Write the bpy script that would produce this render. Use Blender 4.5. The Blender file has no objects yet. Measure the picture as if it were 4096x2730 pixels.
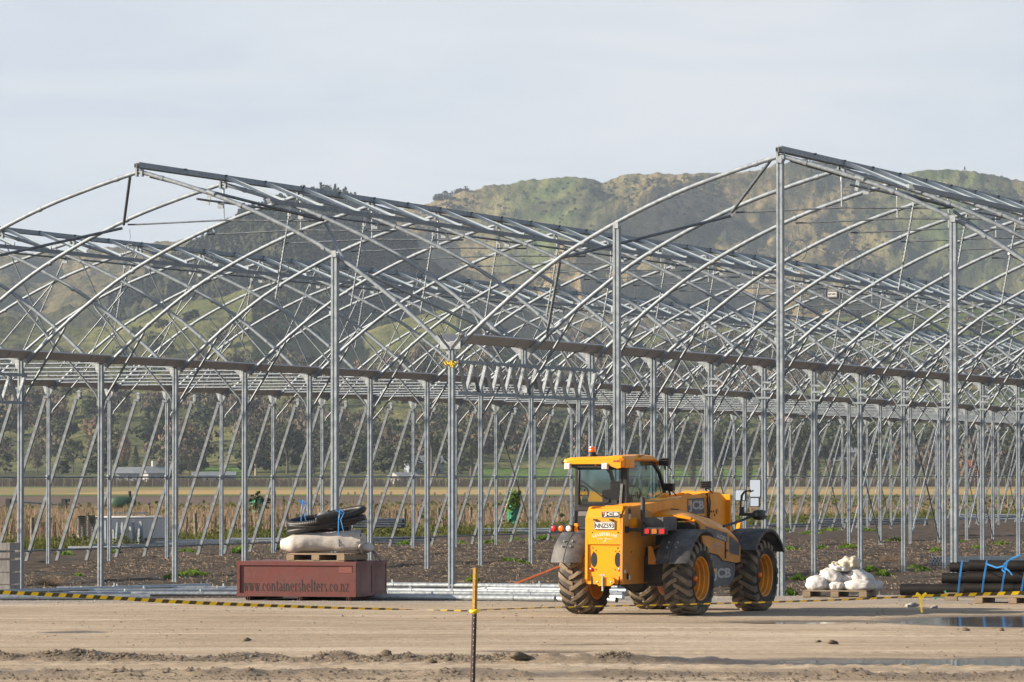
import bpy, math, random
import numpy as np
from mathutils import Vector, Matrix, noise as mnoise
random.seed(7); rng = np.random.default_rng(7)
sc = bpy.context.scene
COL = sc.collection
R_ = math.radians
# ------------------------------------------------------------------ camera
CAM = Vector((30.943, -81.494, 2.442)); YAW = -0.349959; PITCH = 0.0287924; FPX = 18640.58
cam_d = bpy.data.cameras.new('camera'); cam = bpy.data.objects.new('camera', cam_d); COL.objects.link(cam)
cam.location = CAM; cam.rotation_euler = (math.pi/2+PITCH, 0, -YAW)
cam_d.sensor_width = 36.0; cam_d.lens = FPX/4096*36.0; cam_d.clip_start = 1.0; cam_d.clip_end = 30000
cam_d.dof.use_dof = True; cam_d.dof.focus_distance = 80.0; cam_d.dof.aperture_fstop = 14.0
sc.camera = cam
RV = Vector((math.cos(YAW), -math.sin(YAW), 0)); FV = Vector((math.sin(YAW), math.cos(YAW), 0))   # camera right / forward on the ground
def VW(lat, d, z=0.0):
    p = CAM + RV*lat + FV*d; p.z = z; return p
def ray(u, v):            # photograph point (2353 wide reading) -> direction
    a = (u*1.74076-2048)/FPX; h = -(v*1.74076-1365)/FPX
    cp, sp = math.cos(PITCH), math.sin(PITCH)
    return RV*a + FV*(cp-h*sp) + Vector((0, 0, sp+h*cp))
def gz(u, v, z=0.25):     # where that line of sight meets the height z
    r = ray(u, v); t = (z-CAM.z)/r.z; return CAM + r*t
def gd(u, v, d):          # where it is at distance d
    r = ray(u, v); return CAM + r*(d/r.dot(FV))
# ------------------------------------------------------------------ light
SUN_EL = R_(22.0); SUN_OFF = R_(5.0)
sdir = (-RV*math.cos(SUN_OFF) - FV*math.sin(SUN_OFF))*math.cos(SUN_EL) + Vector((0, 0, math.sin(SUN_EL)))
sun_d = bpy.data.lights.new('sun', 'SUN'); sun = bpy.data.objects.new('sun', sun_d); COL.objects.link(sun)
sun_d.energy = 5.0; sun_d.angle = R_(0.55); sun_d.color = (1.0, 0.86, 0.68)
sun.rotation_euler = (-sdir).to_track_quat('-Z', 'Y').to_euler()
w = bpy.data.worlds.new('World'); sc.world = w; w.use_nodes = True
nt = w.node_tree; nt.nodes.clear(); N = nt.nodes.new; L = nt.links.new
out = N('ShaderNodeOutputWorld'); bg = N('ShaderNodeBackground'); bg.inputs['Strength'].default_value = 0.06
sky = N('ShaderNodeTexSky'); sky.sky_type = 'NISHITA'; sky.sun_disc = False
sky.sun_elevation = SUN_EL; sky.sun_rotation = math.atan2(sdir.x, sdir.y); sky.air_density = 1.0; sky.dust_density = 1.5
tc = N('ShaderNodeTexCoord'); mp = N('ShaderNodeMapping'); mp.inputs['Rotation'].default_value = (0, R_(-4), -YAW); mp.inputs['Scale'].default_value = (6, 6, 34)
L(tc.outputs['Generated'], mp.inputs['Vector'])
n1 = N('ShaderNodeTexNoise'); n1.inputs['Scale'].default_value = 1.6; n1.inputs['Detail'].default_value = 6; n1.inputs['Roughness'].default_value = 0.52; n1.inputs['Distortion'].default_value = 0.6
L(mp.outputs['Vector'], n1.inputs['Vector'])
rp = N('ShaderNodeValToRGB'); rp.color_ramp.elements[0].position = 0.33; rp.color_ramp.elements[1].position = 0.60
rp.color_ramp.elements[0].color = (0.0, 0.0, 0.0, 1); rp.color_ramp.elements[1].color = (1, 1, 1, 1)
L(n1.outputs['Fac'], rp.inputs['Fac'])
mx = N('ShaderNodeMixRGB'); mx.inputs['Color2'].default_value = (5.2, 5.48, 5.95, 1)
sx = N('ShaderNodeSeparateXYZ'); L(tc.outputs['Generated'], sx.inputs[0])       # the thin veil thins out overhead
mr = N('ShaderNodeMapRange'); mr.inputs['From Min'].default_value = 0.14; mr.inputs['From Max'].default_value = 0.55; mr.inputs['To Min'].default_value = 1.0; mr.inputs['To Max'].default_value = 0.15; L(sx.outputs['Z'], mr.inputs['Value'])
ml = N('ShaderNodeMath'); ml.operation = 'MULTIPLY'; ml.inputs[0].default_value = 0.93; L(mr.outputs['Result'], ml.inputs[1])
L(ml.outputs[0], mx.inputs['Fac']); L(sky.outputs['Color'], mx.inputs['Color1'])
mc = N('ShaderNodeMixRGB'); mc.inputs['Color1'].default_value = (4.55, 4.98, 5.62, 1); mc.inputs['Color2'].default_value = (5.45, 5.66, 5.95, 1); L(rp.outputs['Color'], mc.inputs['Fac']); L(mc.outputs['Color'], mx.inputs['Color2'])
L(mx.outputs['Color'], bg.inputs['Color']); L(bg.outputs['Background'], out.inputs['Surface'])
vs = sc.view_settings; vs.view_transform = 'Standard'; vs.look = 'None'; vs.exposure = 1.25; vs.gamma = 1.0; vs.use_curve_mapping = False
sc.cycles.volume_bounces = 0; sc.cycles.max_bounces = 8; sc.cycles.transparent_max_bounces = 24

# ------------------------------------------------------------------ materials
def mat(name, c1, c2=None, scale=5.0, rough=0.6, metal=0.0, bump=0.0, bscale=None, detail=4.0, spec=0.5, stretch=None, lo=0.35, hi=0.65, rough2=None, trans=0.0, coat=0.0, bdist=0.02):
    m = bpy.data.materials.new(name); m.use_nodes = True; t = m.node_tree
    p = t.nodes['Principled BSDF']; p.inputs['Roughness'].default_value = rough; p.inputs['Metallic'].default_value = metal
    p.inputs['Specular IOR Level'].default_value = spec; p.inputs['Base Color'].default_value = (*c1, 1)
    p.inputs['Transmission Weight'].default_value = trans; p.inputs['Coat Weight'].default_value = coat
    if c2 is not None or bump:
        tcn = t.nodes.new('ShaderNodeTexCoord'); src = tcn.outputs['Object']
        if stretch:
            mpn = t.nodes.new('ShaderNodeMapping'); mpn.inputs['Scale'].default_value = stretch; t.links.new(src, mpn.inputs['Vector']); src = mpn.outputs['Vector']
        def nz(s, d=detail):
            n = t.nodes.new('ShaderNodeTexNoise'); n.inputs['Scale'].default_value = s; n.inputs['Detail'].default_value = d; n.inputs['Roughness'].default_value = 0.6
            t.links.new(src, n.inputs['Vector']); return n
        if c2 is not None:
            n = nz(scale); r = t.nodes.new('ShaderNodeValToRGB'); r.color_ramp.elements[0].position = lo; r.color_ramp.elements[1].position = hi
            r.color_ramp.elements[0].color = (*c1, 1); r.color_ramp.elements[1].color = (*c2, 1)
            t.links.new(n.outputs['Fac'], r.inputs['Fac']); t.links.new(r.outputs['Color'], p.inputs['Base Color'])
            if rough2 is not None:
                mr = t.nodes.new('ShaderNodeMapRange'); mr.inputs['From Min'].default_value = lo; mr.inputs['From Max'].default_value = hi
                mr.inputs['To Min'].default_value = rough; mr.inputs['To Max'].default_value = rough2
                t.links.new(n.outputs['Fac'], mr.inputs['Value']); t.links.new(mr.outputs['Result'], p.inputs['Roughness'])
        if bump:
            n = nz(bscale or scale*3, 6); b = t.nodes.new('ShaderNodeBump'); b.inputs['Strength'].default_value = bump; b.inputs['Distance'].default_value = bdist
            t.links.new(n.outputs['Fac'], b.inputs['Height']); t.links.new(b.outputs['Normal'], p.inputs['Normal'])
    return m
def leafmat(name, c1, c2, scale=0.4, transl=0.25):
    m = mat(name, c1, c2, scale=scale, rough=0.75, spec=0.2, detail=3)
    t = m.node_tree; p = t.nodes['Principled BSDF']; o = t.nodes['Material Output']
    tr = t.nodes.new('ShaderNodeBsdfTranslucent'); mxs = t.nodes.new('ShaderNodeMixShader'); mxs.inputs[0].default_value = transl
    cr = [n for n in t.nodes if n.type == 'VALTORGB'][0]
    t.links.new(cr.outputs['Color'], tr.inputs['Color']); t.links.new(p.outputs[0], mxs.inputs[1]); t.links.new(tr.outputs[0], mxs.inputs[2]); t.links.new(mxs.outputs[0], o.inputs['Surface'])
    return m
M = {}
M['galv'] = mat('galvanised_steel', (0.185, 0.218, 0.252), (0.31, 0.352, 0.392), scale=9, rough=0.56, rough2=0.70, metal=0.42, bump=0.05, bscale=40)
M['galv_new'] = mat('bright_galvanised', (0.30, 0.34, 0.37), (0.44, 0.475, 0.50), scale=14, rough=0.4, rough2=0.52, metal=0.6)
M['galv_dark'] = mat('weathered_galvanised', (0.095, 0.113, 0.133), (0.175, 0.20, 0.227), scale=8, rough=0.5, metal=0.55)
M['gutter'] = mat('gutter_steel', (0.38, 0.355, 0.335), (0.46, 0.43, 0.41), scale=3, rough=0.42, metal=0.25)
M['galv_mid'] = mat('dull_galvanised', (0.135, 0.154, 0.174), (0.22, 0.245, 0.27), scale=8, rough=0.55, metal=0.5)
M['bar'] = mat('vent_bar_aluminium', (0.38, 0.46, 0.52), (0.50, 0.57, 0.62), scale=4, rough=0.45, metal=0.5)
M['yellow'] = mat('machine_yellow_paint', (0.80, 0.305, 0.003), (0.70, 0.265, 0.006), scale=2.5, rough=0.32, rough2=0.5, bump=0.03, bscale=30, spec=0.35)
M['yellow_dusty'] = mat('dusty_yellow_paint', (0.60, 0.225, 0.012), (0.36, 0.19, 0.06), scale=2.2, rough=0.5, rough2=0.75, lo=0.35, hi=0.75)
M['rim'] = mat('wheel_yellow', (0.74, 0.28, 0.010), (0.42, 0.20, 0.05), scale=3.5, rough=0.45, lo=0.4, hi=0.8)
M['black'] = mat('black_plastic', (0.010, 0.010, 0.011), (0.022, 0.022, 0.024), scale=6, rough=0.45, spec=0.4)
M['blackdust'] = mat('dusty_black_plastic', (0.035, 0.037, 0.042), (0.13, 0.125, 0.12), scale=4.5, rough=0.65, detail=7, bump=0.1, bscale=30, lo=0.38, hi=0.75)
M['rubber'] = mat('muddy_tyre_rubber', (0.028, 0.028, 0.03), (0.135, 0.105, 0.075), scale=4.0, rough=0.85, detail=7, bump=0.3, bscale=25, lo=0.42, hi=0.72)
M['lug'] = mat('dried_mud_on_tread', (0.20, 0.155, 0.105), (0.065, 0.058, 0.05), scale=5, rough=0.9, detail=6, bump=0.4, bscale=30, lo=0.45, hi=0.72)
M['tankgrey'] = mat('dark_grey_panel', (0.062, 0.068, 0.08), (0.12, 0.12, 0.125), scale=3, rough=0.6, detail=6)
M['white'] = mat('white_paint', (0.62, 0.62, 0.62), (0.52, 0.51, 0.49), scale=8, rough=0.5)
M['lens_red'] = mat('red_lens', (0.45, 0.01, 0.015), rough=0.2, coat=0.5)
M['lens_amber'] = mat('amber_lens', (0.8, 0.16, 0.005), rough=0.2, coat=0.5)
M['lens_dull'] = mat('dull_amber_lens', (0.36, 0.11, 0.01), rough=0.3)
M['lens_white'] = mat('clear_lens', (0.7, 0.7, 0.7), (0.55, 0.56, 0.58), scale=40, rough=0.15, coat=0.5)
M['chrome'] = mat('mirror_glass', (0.85, 0.86, 0.87), rough=0.04, metal=1.0)
M['red_box'] = mat('red_oxide_paint', (0.135, 0.034, 0.029), (0.098, 0.028, 0.025), scale=2.2, rough=0.42, rough2=0.58, detail=7, bump=0.25, bscale=1.6, bdist=0.05)
M['rust'] = mat('rusty_steel', (0.10, 0.045, 0.03), (0.05, 0.03, 0.025), scale=12, rough=0.8)
M['stencil'] = mat('black_stencil_paint', (0.012, 0.009, 0.010), rough=0.55)
M['wood'] = mat('weathered_pallet_wood', (0.30, 0.22, 0.14), (0.19, 0.15, 0.11), scale=6, rough=0.85, stretch=(1, 8, 8), bump=0.3, bscale=20)
M['woodgrey'] = mat('grey_wood', (0.33, 0.31, 0.29), (0.21, 0.20, 0.19), scale=5, rough=0.9, stretch=(6, 6, 1), bump=0.2, bscale=20)
M['post_wood'] = mat('fence_post_wood', (0.20, 0.17, 0.13), (0.11, 0.095, 0.08), scale=5, rough=0.9)
M['post_pale'] = mat('pale_fence_wood', (0.36, 0.31, 0.24), (0.25, 0.21, 0.17), scale=5, rough=0.9)
M['tarp'] = mat('white_tarpaulin', (0.48, 0.445, 0.41), (0.36, 0.33, 0.30), scale=3.5, rough=0.5, bump=0.35, bscale=7, detail=6, bdist=0.04)
M['sack'] = mat('woven_white_sack', (0.54, 0.54, 0.535), (0.43, 0.42, 0.405), scale=6, rough=0.6, bump=0.35, bscale=12, bdist=0.03)
M['sack_cream'] = mat('cream_sack', (0.52, 0.46, 0.36), (0.46, 0.40, 0.31), scale=5, rough=0.55, bump=0.4, bscale=9, bdist=0.04)
M['pipe_black'] = mat('black_polyethylene', (0.0055, 0.005, 0.005), (0.012, 0.010, 0.009), scale=2.5, rough=0.5, rough2=0.65, spec=0.2)
M['capgrey'] = mat('grey_plastic_cap', (0.10, 0.105, 0.115), (0.14, 0.14, 0.15), scale=10, rough=0.5)
M['strap'] = mat('blue_strapping', (0.03, 0.22, 0.62), (0.05, 0.30, 0.70), scale=8, rough=0.4)
M['orange'] = mat('orange_webbing', (0.80, 0.17, 0.03), (0.68, 0.14, 0.025), scale=8, rough=0.6)
M['tape_y'] = mat('yellow_tape', (0.84, 0.60, 0.010), (0.70, 0.50, 0.012), scale=4, rough=0.4)
M['tape_b'] = mat('black_tape', (0.060, 0.045, 0.010), rough=0.45)
M['stake_y'] = mat('yellow_stake_paint', (0.42, 0.25, 0.012), (0.22, 0.11, 0.015), scale=9, rough=0.6, stretch=(1, 1, 0.5))
M['stake'] = mat('dark_steel_stake', (0.030, 0.018, 0.020), (0.05, 0.022, 0.022), scale=4, rough=0.55)
M['net'] = mat('green_shade_net', (0.015, 0.14, 0.075), (0.02, 0.22, 0.13), scale=5, rough=0.8)
M['green_mach'] = mat('dark_green_paint', (0.012, 0.05, 0.025), (0.02, 0.07, 0.04), scale=4, rough=0.6)
M['soft_yellow'] = mat('faded_white_lettering', (0.72, 0.66, 0.52), rough=0.6)
M['letter_grey'] = mat('silver_lettering', (0.42, 0.42, 0.44), (0.32, 0.30, 0.28), scale=12, rough=0.5)
M['black_gloss'] = mat('gloss_black', (0.01, 0.01, 0.011), rough=0.15)
M['ink_red'] = mat('dark_red_lettering', (0.20, 0.02, 0.02), rough=0.5)
def glassmat():
    m = bpy.data.materials.new('cab_glass'); m.use_nodes = True; t = m.node_tree; t.nodes.clear(); n = t.nodes.new
    o = n('ShaderNodeOutputMaterial'); tr = n('ShaderNodeBsdfTransparent'); tr.inputs[0].default_value = (0.52, 0.64, 0.63, 1)
    gl = n('ShaderNodeBsdfGlossy'); gl.inputs['Roughness'].default_value = 0.04; df = n('ShaderNodeBsdfDiffuse'); df.inputs[0].default_value = (0.55, 0.55, 0.5, 1)
    fr = n('ShaderNodeFresnel'); fr.inputs[0].default_value = 1.5; m1 = n('ShaderNodeMixShader'); m2 = n('ShaderNodeMixShader'); m2.inputs[0].default_value = 0.025
    t.links.new(tr.outputs[0], m2.inputs[1]); t.links.new(df.outputs[0], m2.inputs[2])
    t.links.new(fr.outputs[0], m1.inputs[0]); t.links.new(m2.outputs[0], m1.inputs[1]); t.links.new(gl.outputs[0], m1.inputs[2]); t.links.new(m1.outputs[0], o.inputs[0])
    return m
M['glass'] = glassmat()
m = M['beacon'] = mat('amber_beacon', (0.95, 0.22, 0.01), rough=0.2, trans=0.35, coat=0.5)

# ------------------------------------------------------------------ mesh helpers
class MB:
    def __init__(s): s.v = []; s.f = []; s.sm = []; s.mi = []; s.cur = 0
    def add(s, vs_, fs_, smooth=False):
        b = len(s.v); s.v += [tuple(x) for x in vs_]
        for f in fs_: s.f.append(tuple(i+b for i in f)); s.sm.append(smooth); s.mi.append(s.cur)
        return s
    def box(s, c, d, rot=None):
        hx, hy, hz = d[0]/2, d[1]/2, d[2]/2; c = Vector(c)
        P = [Vector((x, y, z)) for x in (-hx, hx) for y in (-hy, hy) for z in (-hz, hz)]
        if rot is not None: P = [rot @ p for p in P]
        return s.add([c+p for p in P], [(0, 1, 3, 2), (4, 6, 7, 5), (0, 4, 5, 1), (2, 3, 7, 6), (0, 2, 6, 4), (1, 5, 7, 3)])
    def bar(s, p0, p1, wd, ht, up=(0, 0, 1)):
        p0, p1 = Vector(p0), Vector(p1); d = (p1-p0).normalized(); up = Vector(up)
        a = d.cross(up)
        if a.length < 1e-4: a = d.cross(Vector((0, 1, 0)))
        a.normalize(); b = a.cross(d)
        q = []
        for p in (p0, p1):
            for i, j in ((-1, -1), (1, -1), (1, 1), (-1, 1)): q.append(p+a*(i*wd/2)+b*(j*ht/2))
        return s.add(q, [(0, 3, 2, 1), (4, 5, 6, 7), (0, 1, 5, 4), (1, 2, 6, 5), (2, 3, 7, 6), (3, 0, 4, 7)])
    def tube(s, pts, r, n=8, cap=True, closed=False, sq=1.0, up=None):
        pts = [Vector(p) for p in pts]; k = len(pts)
        rr = r if isinstance(r, (list, tuple)) else [r]*k
        T = []
        for i in range(k):
            a = pts[(i-1) % k] if (closed or i > 0) else pts[i]; b = pts[(i+1) % k] if (closed or i < k-1) else pts[i]
            T.append((b-a).normalized())
        nrm = Vector(up) if up is not None else (Vector((0, 0, 1)) if abs(T[0].z) < 0.9 else Vector((0, 1, 0)))
        V = []
        for i in range(k):
            nrm = (nrm-T[i]*nrm.dot(T[i])).normalized(); bi = T[i].cross(nrm)
            for j in range(n):
                an = 2*math.pi*j/n; V.append(pts[i]+(nrm*math.cos(an)*rr[i]+bi*math.sin(an)*rr[i]*sq))
        F = []
        for i in range(k if closed else k-1):
            for j in range(n):
                a = i*n+j; b = i*n+(j+1) % n; c = ((i+1) % k)*n+(j+1) % n; d = ((i+1) % k)*n+j; F.append((a, d, c, b))
        s.add(V, F, True)
        if cap and not closed:
            s.add(V[:n], [tuple(range(n))]); s.add(V[-n:], [tuple(reversed(range(n)))])
        return s
    def pipe(s, p0, p1, r, t=0.01, n=14):       # open-ended hollow pipe
        p0, p1 = Vector(p0), Vector(p1)
        s.tube([p0, p1], r, n, cap=False); s.tube([p1, p0], r-t, n, cap=False)
        d = (p1-p0).normalized(); nrm = Vector((0, 0, 1)) if abs(d.z) < 0.9 else Vector((0, 1, 0)); nrm = (nrm-d*nrm.dot(d)).normalized(); bi = d.cross(nrm)
        for p in (p0, p1):
            V = [p+(nrm*math.cos(a)+bi*math.sin(a))*q for q in (r, r-t) for a in [2*math.pi*j/n for j in range(n)]]
            s.add(V, [(j, (j+1) % n, n+(j+1) % n, n+j) for j in range(n)])
        return s
    def extrude(s, poly, ax, a, b, smooth=False):
        def P(q, t): return (t, q[0], q[1]) if ax == 'x' else ((q[0], t, q[1]) if ax == 'y' else (q[0], q[1], t))
        n = len(poly); V = [P(q, a) for q in poly]+[P(q, b) for q in poly]
        s.add(V, [(i, (i+1) % n, n+(i+1) % n, n+i) for i in range(n)], smooth)
        s.add(V[:n], [tuple(reversed(range(n)))]); s.add(V[n:], [tuple(range(n))]); return s
    def lathe(s, prof, c, ax='x', n=32, a0=0.0, a1=2*math.pi, smooth=True):
        # prof: (radius, t along axis)
        c = Vector(c); full = abs(a1-a0-2*math.pi) < 1e-6; k = n if full else n+1; V = []
        for r, t in prof:
            for j in range(k):
                an = a0+(a1-a0)*j/n; ca, sa = math.cos(an)*r, math.sin(an)*r
                V.append(c+(Vector((t, ca, sa)) if ax == 'x' else (Vector((ca, t, sa)) if ax == 'y' else Vector((ca, sa, t)))))
        F = []
        for i in range(len(prof)-1):
            for j in range(n):
                a = i*k+j; b = i*k+(j+1) % k; F.append((a, b, b+k, a+k))
        return s.add(V, F, smooth)
    def ellipsoid(s, c, r, nu=14, nv=9, rot=None, jit=0.0, flat=None, pw=1.0):
        c = Vector(c); V = []
        for i in range(nv+1):
            th = math.pi*i/nv
            for j in range(nu):
                ph = 2*math.pi*j/nu
                q = Vector((math.sin(th)*math.cos(ph), math.sin(th)*math.sin(ph), math.cos(th)))
                if pw != 1.0: q = Vector([math.copysign(abs(x)**pw, x) for x in q])
                p = Vector((q.x*r[0], q.y*r[1], q.z*r[2]))
                if jit: p *= 1+jit*mnoise.noise(Vector((c.x*3+q.x*2.1, c.y*3+q.y*2.1, c.z*3+q.z*2.1)))
                if flat is not None and p.z < flat: p.z = flat
                V.append(c+(rot @ p if rot is not None else p))
        F = []
        for i in range(nv):
            for j in range(nu):
                a = i*nu+j; b = i*nu+(j+1) % nu; F.append((a, a+nu, b+nu, b))
        return s.add(V, F, True)
    def mesh(s, name):
        me = bpy.data.meshes.new(name); me.from_pydata(s.v, [], s.f); me.update()
        me.polygons.foreach_set('use_smooth', s.sm); me.polygons.foreach_set('material_index', s.mi); return me
    def build(s, name, mats, parent=None, bevel=0.0):
        return link(name, s.mesh(name), mats, parent, bevel)
def link(name, me, mats=None, parent=None, bevel=0.0):
    if mats is not None and not me.materials:
        for m_ in (mats if isinstance(mats, (list, tuple)) else [mats]): me.materials.append(M[m_] if isinstance(m_, str) else m_)
    o = bpy.data.objects.new(name, me); COL.objects.link(o)
    if parent is not None: o.parent = parent
    if bevel:
        bv = o.modifiers.new('bevel', 'BEVEL'); bv.width = bevel; bv.segments = 2; bv.limit_method = 'ANGLE'; bv.angle_limit = R_(40)
    return o
def npmesh(name, V, F, mats, parent=None, smooth=False, mi=None, nrm=None):     # numpy arrays: V (n,3), F (m,k)
    V = np.asarray(V, dtype=np.float32); F = np.asarray(F, dtype=np.int32); k = F.shape[1]
    me = bpy.data.meshes.new(name); me.vertices.add(len(V)); me.vertices.foreach_set('co', V.ravel())
    me.loops.add(F.size); me.loops.foreach_set('vertex_index', F.ravel())
    me.polygons.add(len(F)); me.polygons.foreach_set('loop_start', np.arange(len(F), dtype=np.int32)*k)
    if smooth: me.polygons.foreach_set('use_smooth', np.ones(len(F), dtype=bool))
    if mi is not None: me.polygons.foreach_set('material_index', np.asarray(mi, dtype=np.int32))
    me.update(calc_edges=True); me.validate()
    if nrm is not None:
        me.polygons.foreach_set('use_smooth', np.ones(len(F), dtype=bool)); me.normals_split_custom_set_from_vertices(np.asarray(nrm, dtype=np.float32).tolist())
    return link(name, me, mats, parent)
def tag(o, label=None, cat=None, group=None, kind=None):
    if label: o['label'] = label
    if cat: o['category'] = cat
    if group: o['group'] = group
    if kind: o['kind'] = kind
    return o
def thing(name, label, cat, loc=(0, 0, 0), rz=0.0, group=None):
    o = bpy.data.objects.new(name, None); COL.objects.link(o); o.location = loc; o.rotation_euler = (0, 0, rz); o.empty_display_size = 0.2
    return tag(o, label, cat, group)
def clone(o, parent=None, loc=None, rz=None, scale=None, label=None):
    c = o.copy(); COL.objects.link(c)
    if parent is not None: c.parent = parent
    if loc is not None: c.location = loc
    if rz is not None: c.rotation_euler = (0, 0, rz)
    if scale is not None: c.scale = scale
    if label: c['label'] = label
    for ch in o.children: clone(ch, c)
    return c
def text(name, body, wd, ht, mt, parent, loc, rot=(0, 0, 0), bold=0.0, shear=0.0, spacing=1.0, depth=0.0):
    cu = bpy.data.curves.new('text', 'FONT'); cu.body = body; cu.offset = bold; cu.shear = shear; cu.space_character = spacing; cu.extrude = depth; cu.resolution_u = 4
    o = bpy.data.objects.new('text_tmp', cu); COL.objects.link(o)
    dg = bpy.context.evaluated_depsgraph_get(); me = bpy.data.meshes.new_from_object(o.evaluated_get(dg)); bpy.data.objects.remove(o)
    xs = [v.co.x for v in me.vertices]; ys = [v.co.y for v in me.vertices]
    x0, x1, y0, y1 = min(xs), max(xs), min(ys), max(ys)
    for v in me.vertices: v.co.x = ((v.co.x-x0)/(x1-x0)-0.5)*wd; v.co.y = ((v.co.y-y0)/(y1-y0)-0.5)*ht
    me.materials.clear()
    t = link(name, me, mt, parent); t.location = loc; t.rotation_euler = rot; return t
# value-noise fbm on arrays
def _hash(ix, iy, seed):
    h = (ix.astype(np.int64)*374761393+iy.astype(np.int64)*668265263+seed*1442695041) & 0x7fffffff
    h = ((h ^ (h >> 13))*1274126177) & 0x7fffffff; return ((h ^ (h >> 16)) & 0xffff)/65535.0
def vnoise(x, y, seed=0):
    ix = np.floor(x); iy = np.floor(y); fx = x-ix; fy = y-iy; fx = fx*fx*(3-2*fx); fy = fy*fy*(3-2*fy)
    a = _hash(ix, iy, seed); b = _hash(ix+1, iy, seed); c = _hash(ix, iy+1, seed); d = _hash(ix+1, iy+1, seed)
    return (a*(1-fx)+b*fx)*(1-fy)+(c*(1-fx)+d*fx)*fy
def fbm(x, y, oct=4, seed=0, gain=0.5):
    s = 0; a = 1; t = 0
    for i in range(oct): s = s+a*vnoise(x*2**i, y*2**i, seed+i*17); t += a; a *= gain
    return s/t
# ------------------------------------------------------------------ ground (local frame: x = to the right, y = away from the viewer)
def frame(o): o.location = (CAM.x, CAM.y, 0); o.rotation_euler = (0, 0, -YAW); return o
cY, sY = math.cos(YAW), math.sin(YAW)
def worldX(lat, d): return CAM.x+cY*lat+sY*d
def worldY(lat, d): return CAM.y-sY*lat+cY*d
def to_frame(p): q = Vector(p)-CAM; return q.dot(RV), q.dot(FV)
def edge_d(lat): return 83.6+0.19*lat+0.15*np.sin(lat*0.9)+0.1*np.sin(lat*2.3+1)
PUD = [(8.6, 55.0, 6.0, 1.35, 0.05), (5.2, 69.6, 1.9, 0.85, 0.0), (8.0, 69.8, 2.3, 2.9, 0.0), (0.35, 57.55, 0.75, 0.40, 0.0), (-6.05, 65.1, 0.35, 0.55, 0.0), (0.9, 60.2, 0.55, 0.22, 0.0)]
def pud_depth(lat, d):
    z = np.zeros_like(lat)
    wx = lat+0.5*(fbm(lat*0.9, d*0.9, 3, 5)-0.5); wd = d+0.9*(fbm(lat*0.8+7, d*0.8, 3, 6)-0.5)
    for a, b_, rx, rd, sk in PUD:
        q = ((wx-a)/rx)**2+((wd-b_-sk*(wx-a))/rd)**2
        z = np.maximum(z, np.clip(1.45-q, 0, 1.0))
    return z
def yard_h(lat, d):
    z = 0.262+0.020*(fbm(lat*0.5, d*0.35, 4, 1)-0.5)+0.010*(fbm(lat*2.2, d*2.5, 4, 2)-0.5)
    # wheel ruts and churned ridges running across
    for d0, sl, amp, wd, sd in ((54.9, -0.13, 0.085, 0.26, 11), (50.7, -0.05, 0.055, 0.4, 12), (53.0, -0.09, 0.03, 0.5, 15), (61.8, -0.03, 0.014, 0.3, 13), (70.5, 0.0, 0.012, 0.3, 14)):
        dd = (d-(d0+sl*lat+0.35*(fbm(lat*0.35, lat*0+sd, 2, sd)-0.5)))/wd
        rough_ = fbm(lat*6.0, d*6.0, 4, sd); lump = np.clip(fbm(lat*2.4, d*1.5, 3, sd+3)*2.4-0.3, 0.35, 1.4)
        z = z+amp*np.exp(-dd*dd)*lump*(0.35+1.1*rough_)-amp*0.25*np.exp(-(dd+1.7)**2)
    for d0, sl, amp in ((53.6, -0.11, 0.030), (51.9, -0.06, 0.028), (57.6, -0.05, 0.012), (63.4, 0.03, 0.010), (66.2, 0.02, 0.010), (72.0, 0.05, 0.009)):   # tread prints
        q = d-(d0+sl*lat+0.25*(fbm(lat*0.3, lat*0+d0, 2, 19)-0.5)); z = z+amp*np.clip(np.sin((lat+0.55*np.abs(q))*2*np.pi/0.26), -0.3, 1)*np.exp(-(q/0.26)**4)*np.clip(fbm(lat*0.9, d*0.7, 3, 23)*3-0.9, 0, 1)
    k = pud_depth(lat, d); z = z*(1-k)+(0.222+0.012*fbm(lat*3, d*3, 3, 9))*k
    return z
la = np.arange(-15, 15.01, 0.06); dd_ = np.arange(40.0, 87.01, 0.13)
LA, DD = np.meshgrid(la, dd_); ed = edge_d(LA); 
DD = np.minimum(DD, ed); Zy = yard_h(LA, DD)
over = (ed-DD) < 0.02; Zy = np.where(over & (np.meshgrid(la, dd_)[1] > ed+0.2), -0.06, Zy)
V = np.stack([LA, DD, Zy], -1).reshape(-1, 3); nx, ny = len(la), len(dd_)
def gridF(nx, ny):
    i = np.arange(nx-1)[None, :]+np.arange(ny-1)[:, None]*nx
    return np.stack([i, i+1, i+nx+1, i+nx], -1).reshape(-1, 4)
def attr(o, name, vals):
    a = o.data.attributes.new(name, 'FLOAT', 'POINT'); a.data.foreach_set('value', np.asarray(vals, dtype=np.float32).ravel())
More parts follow.
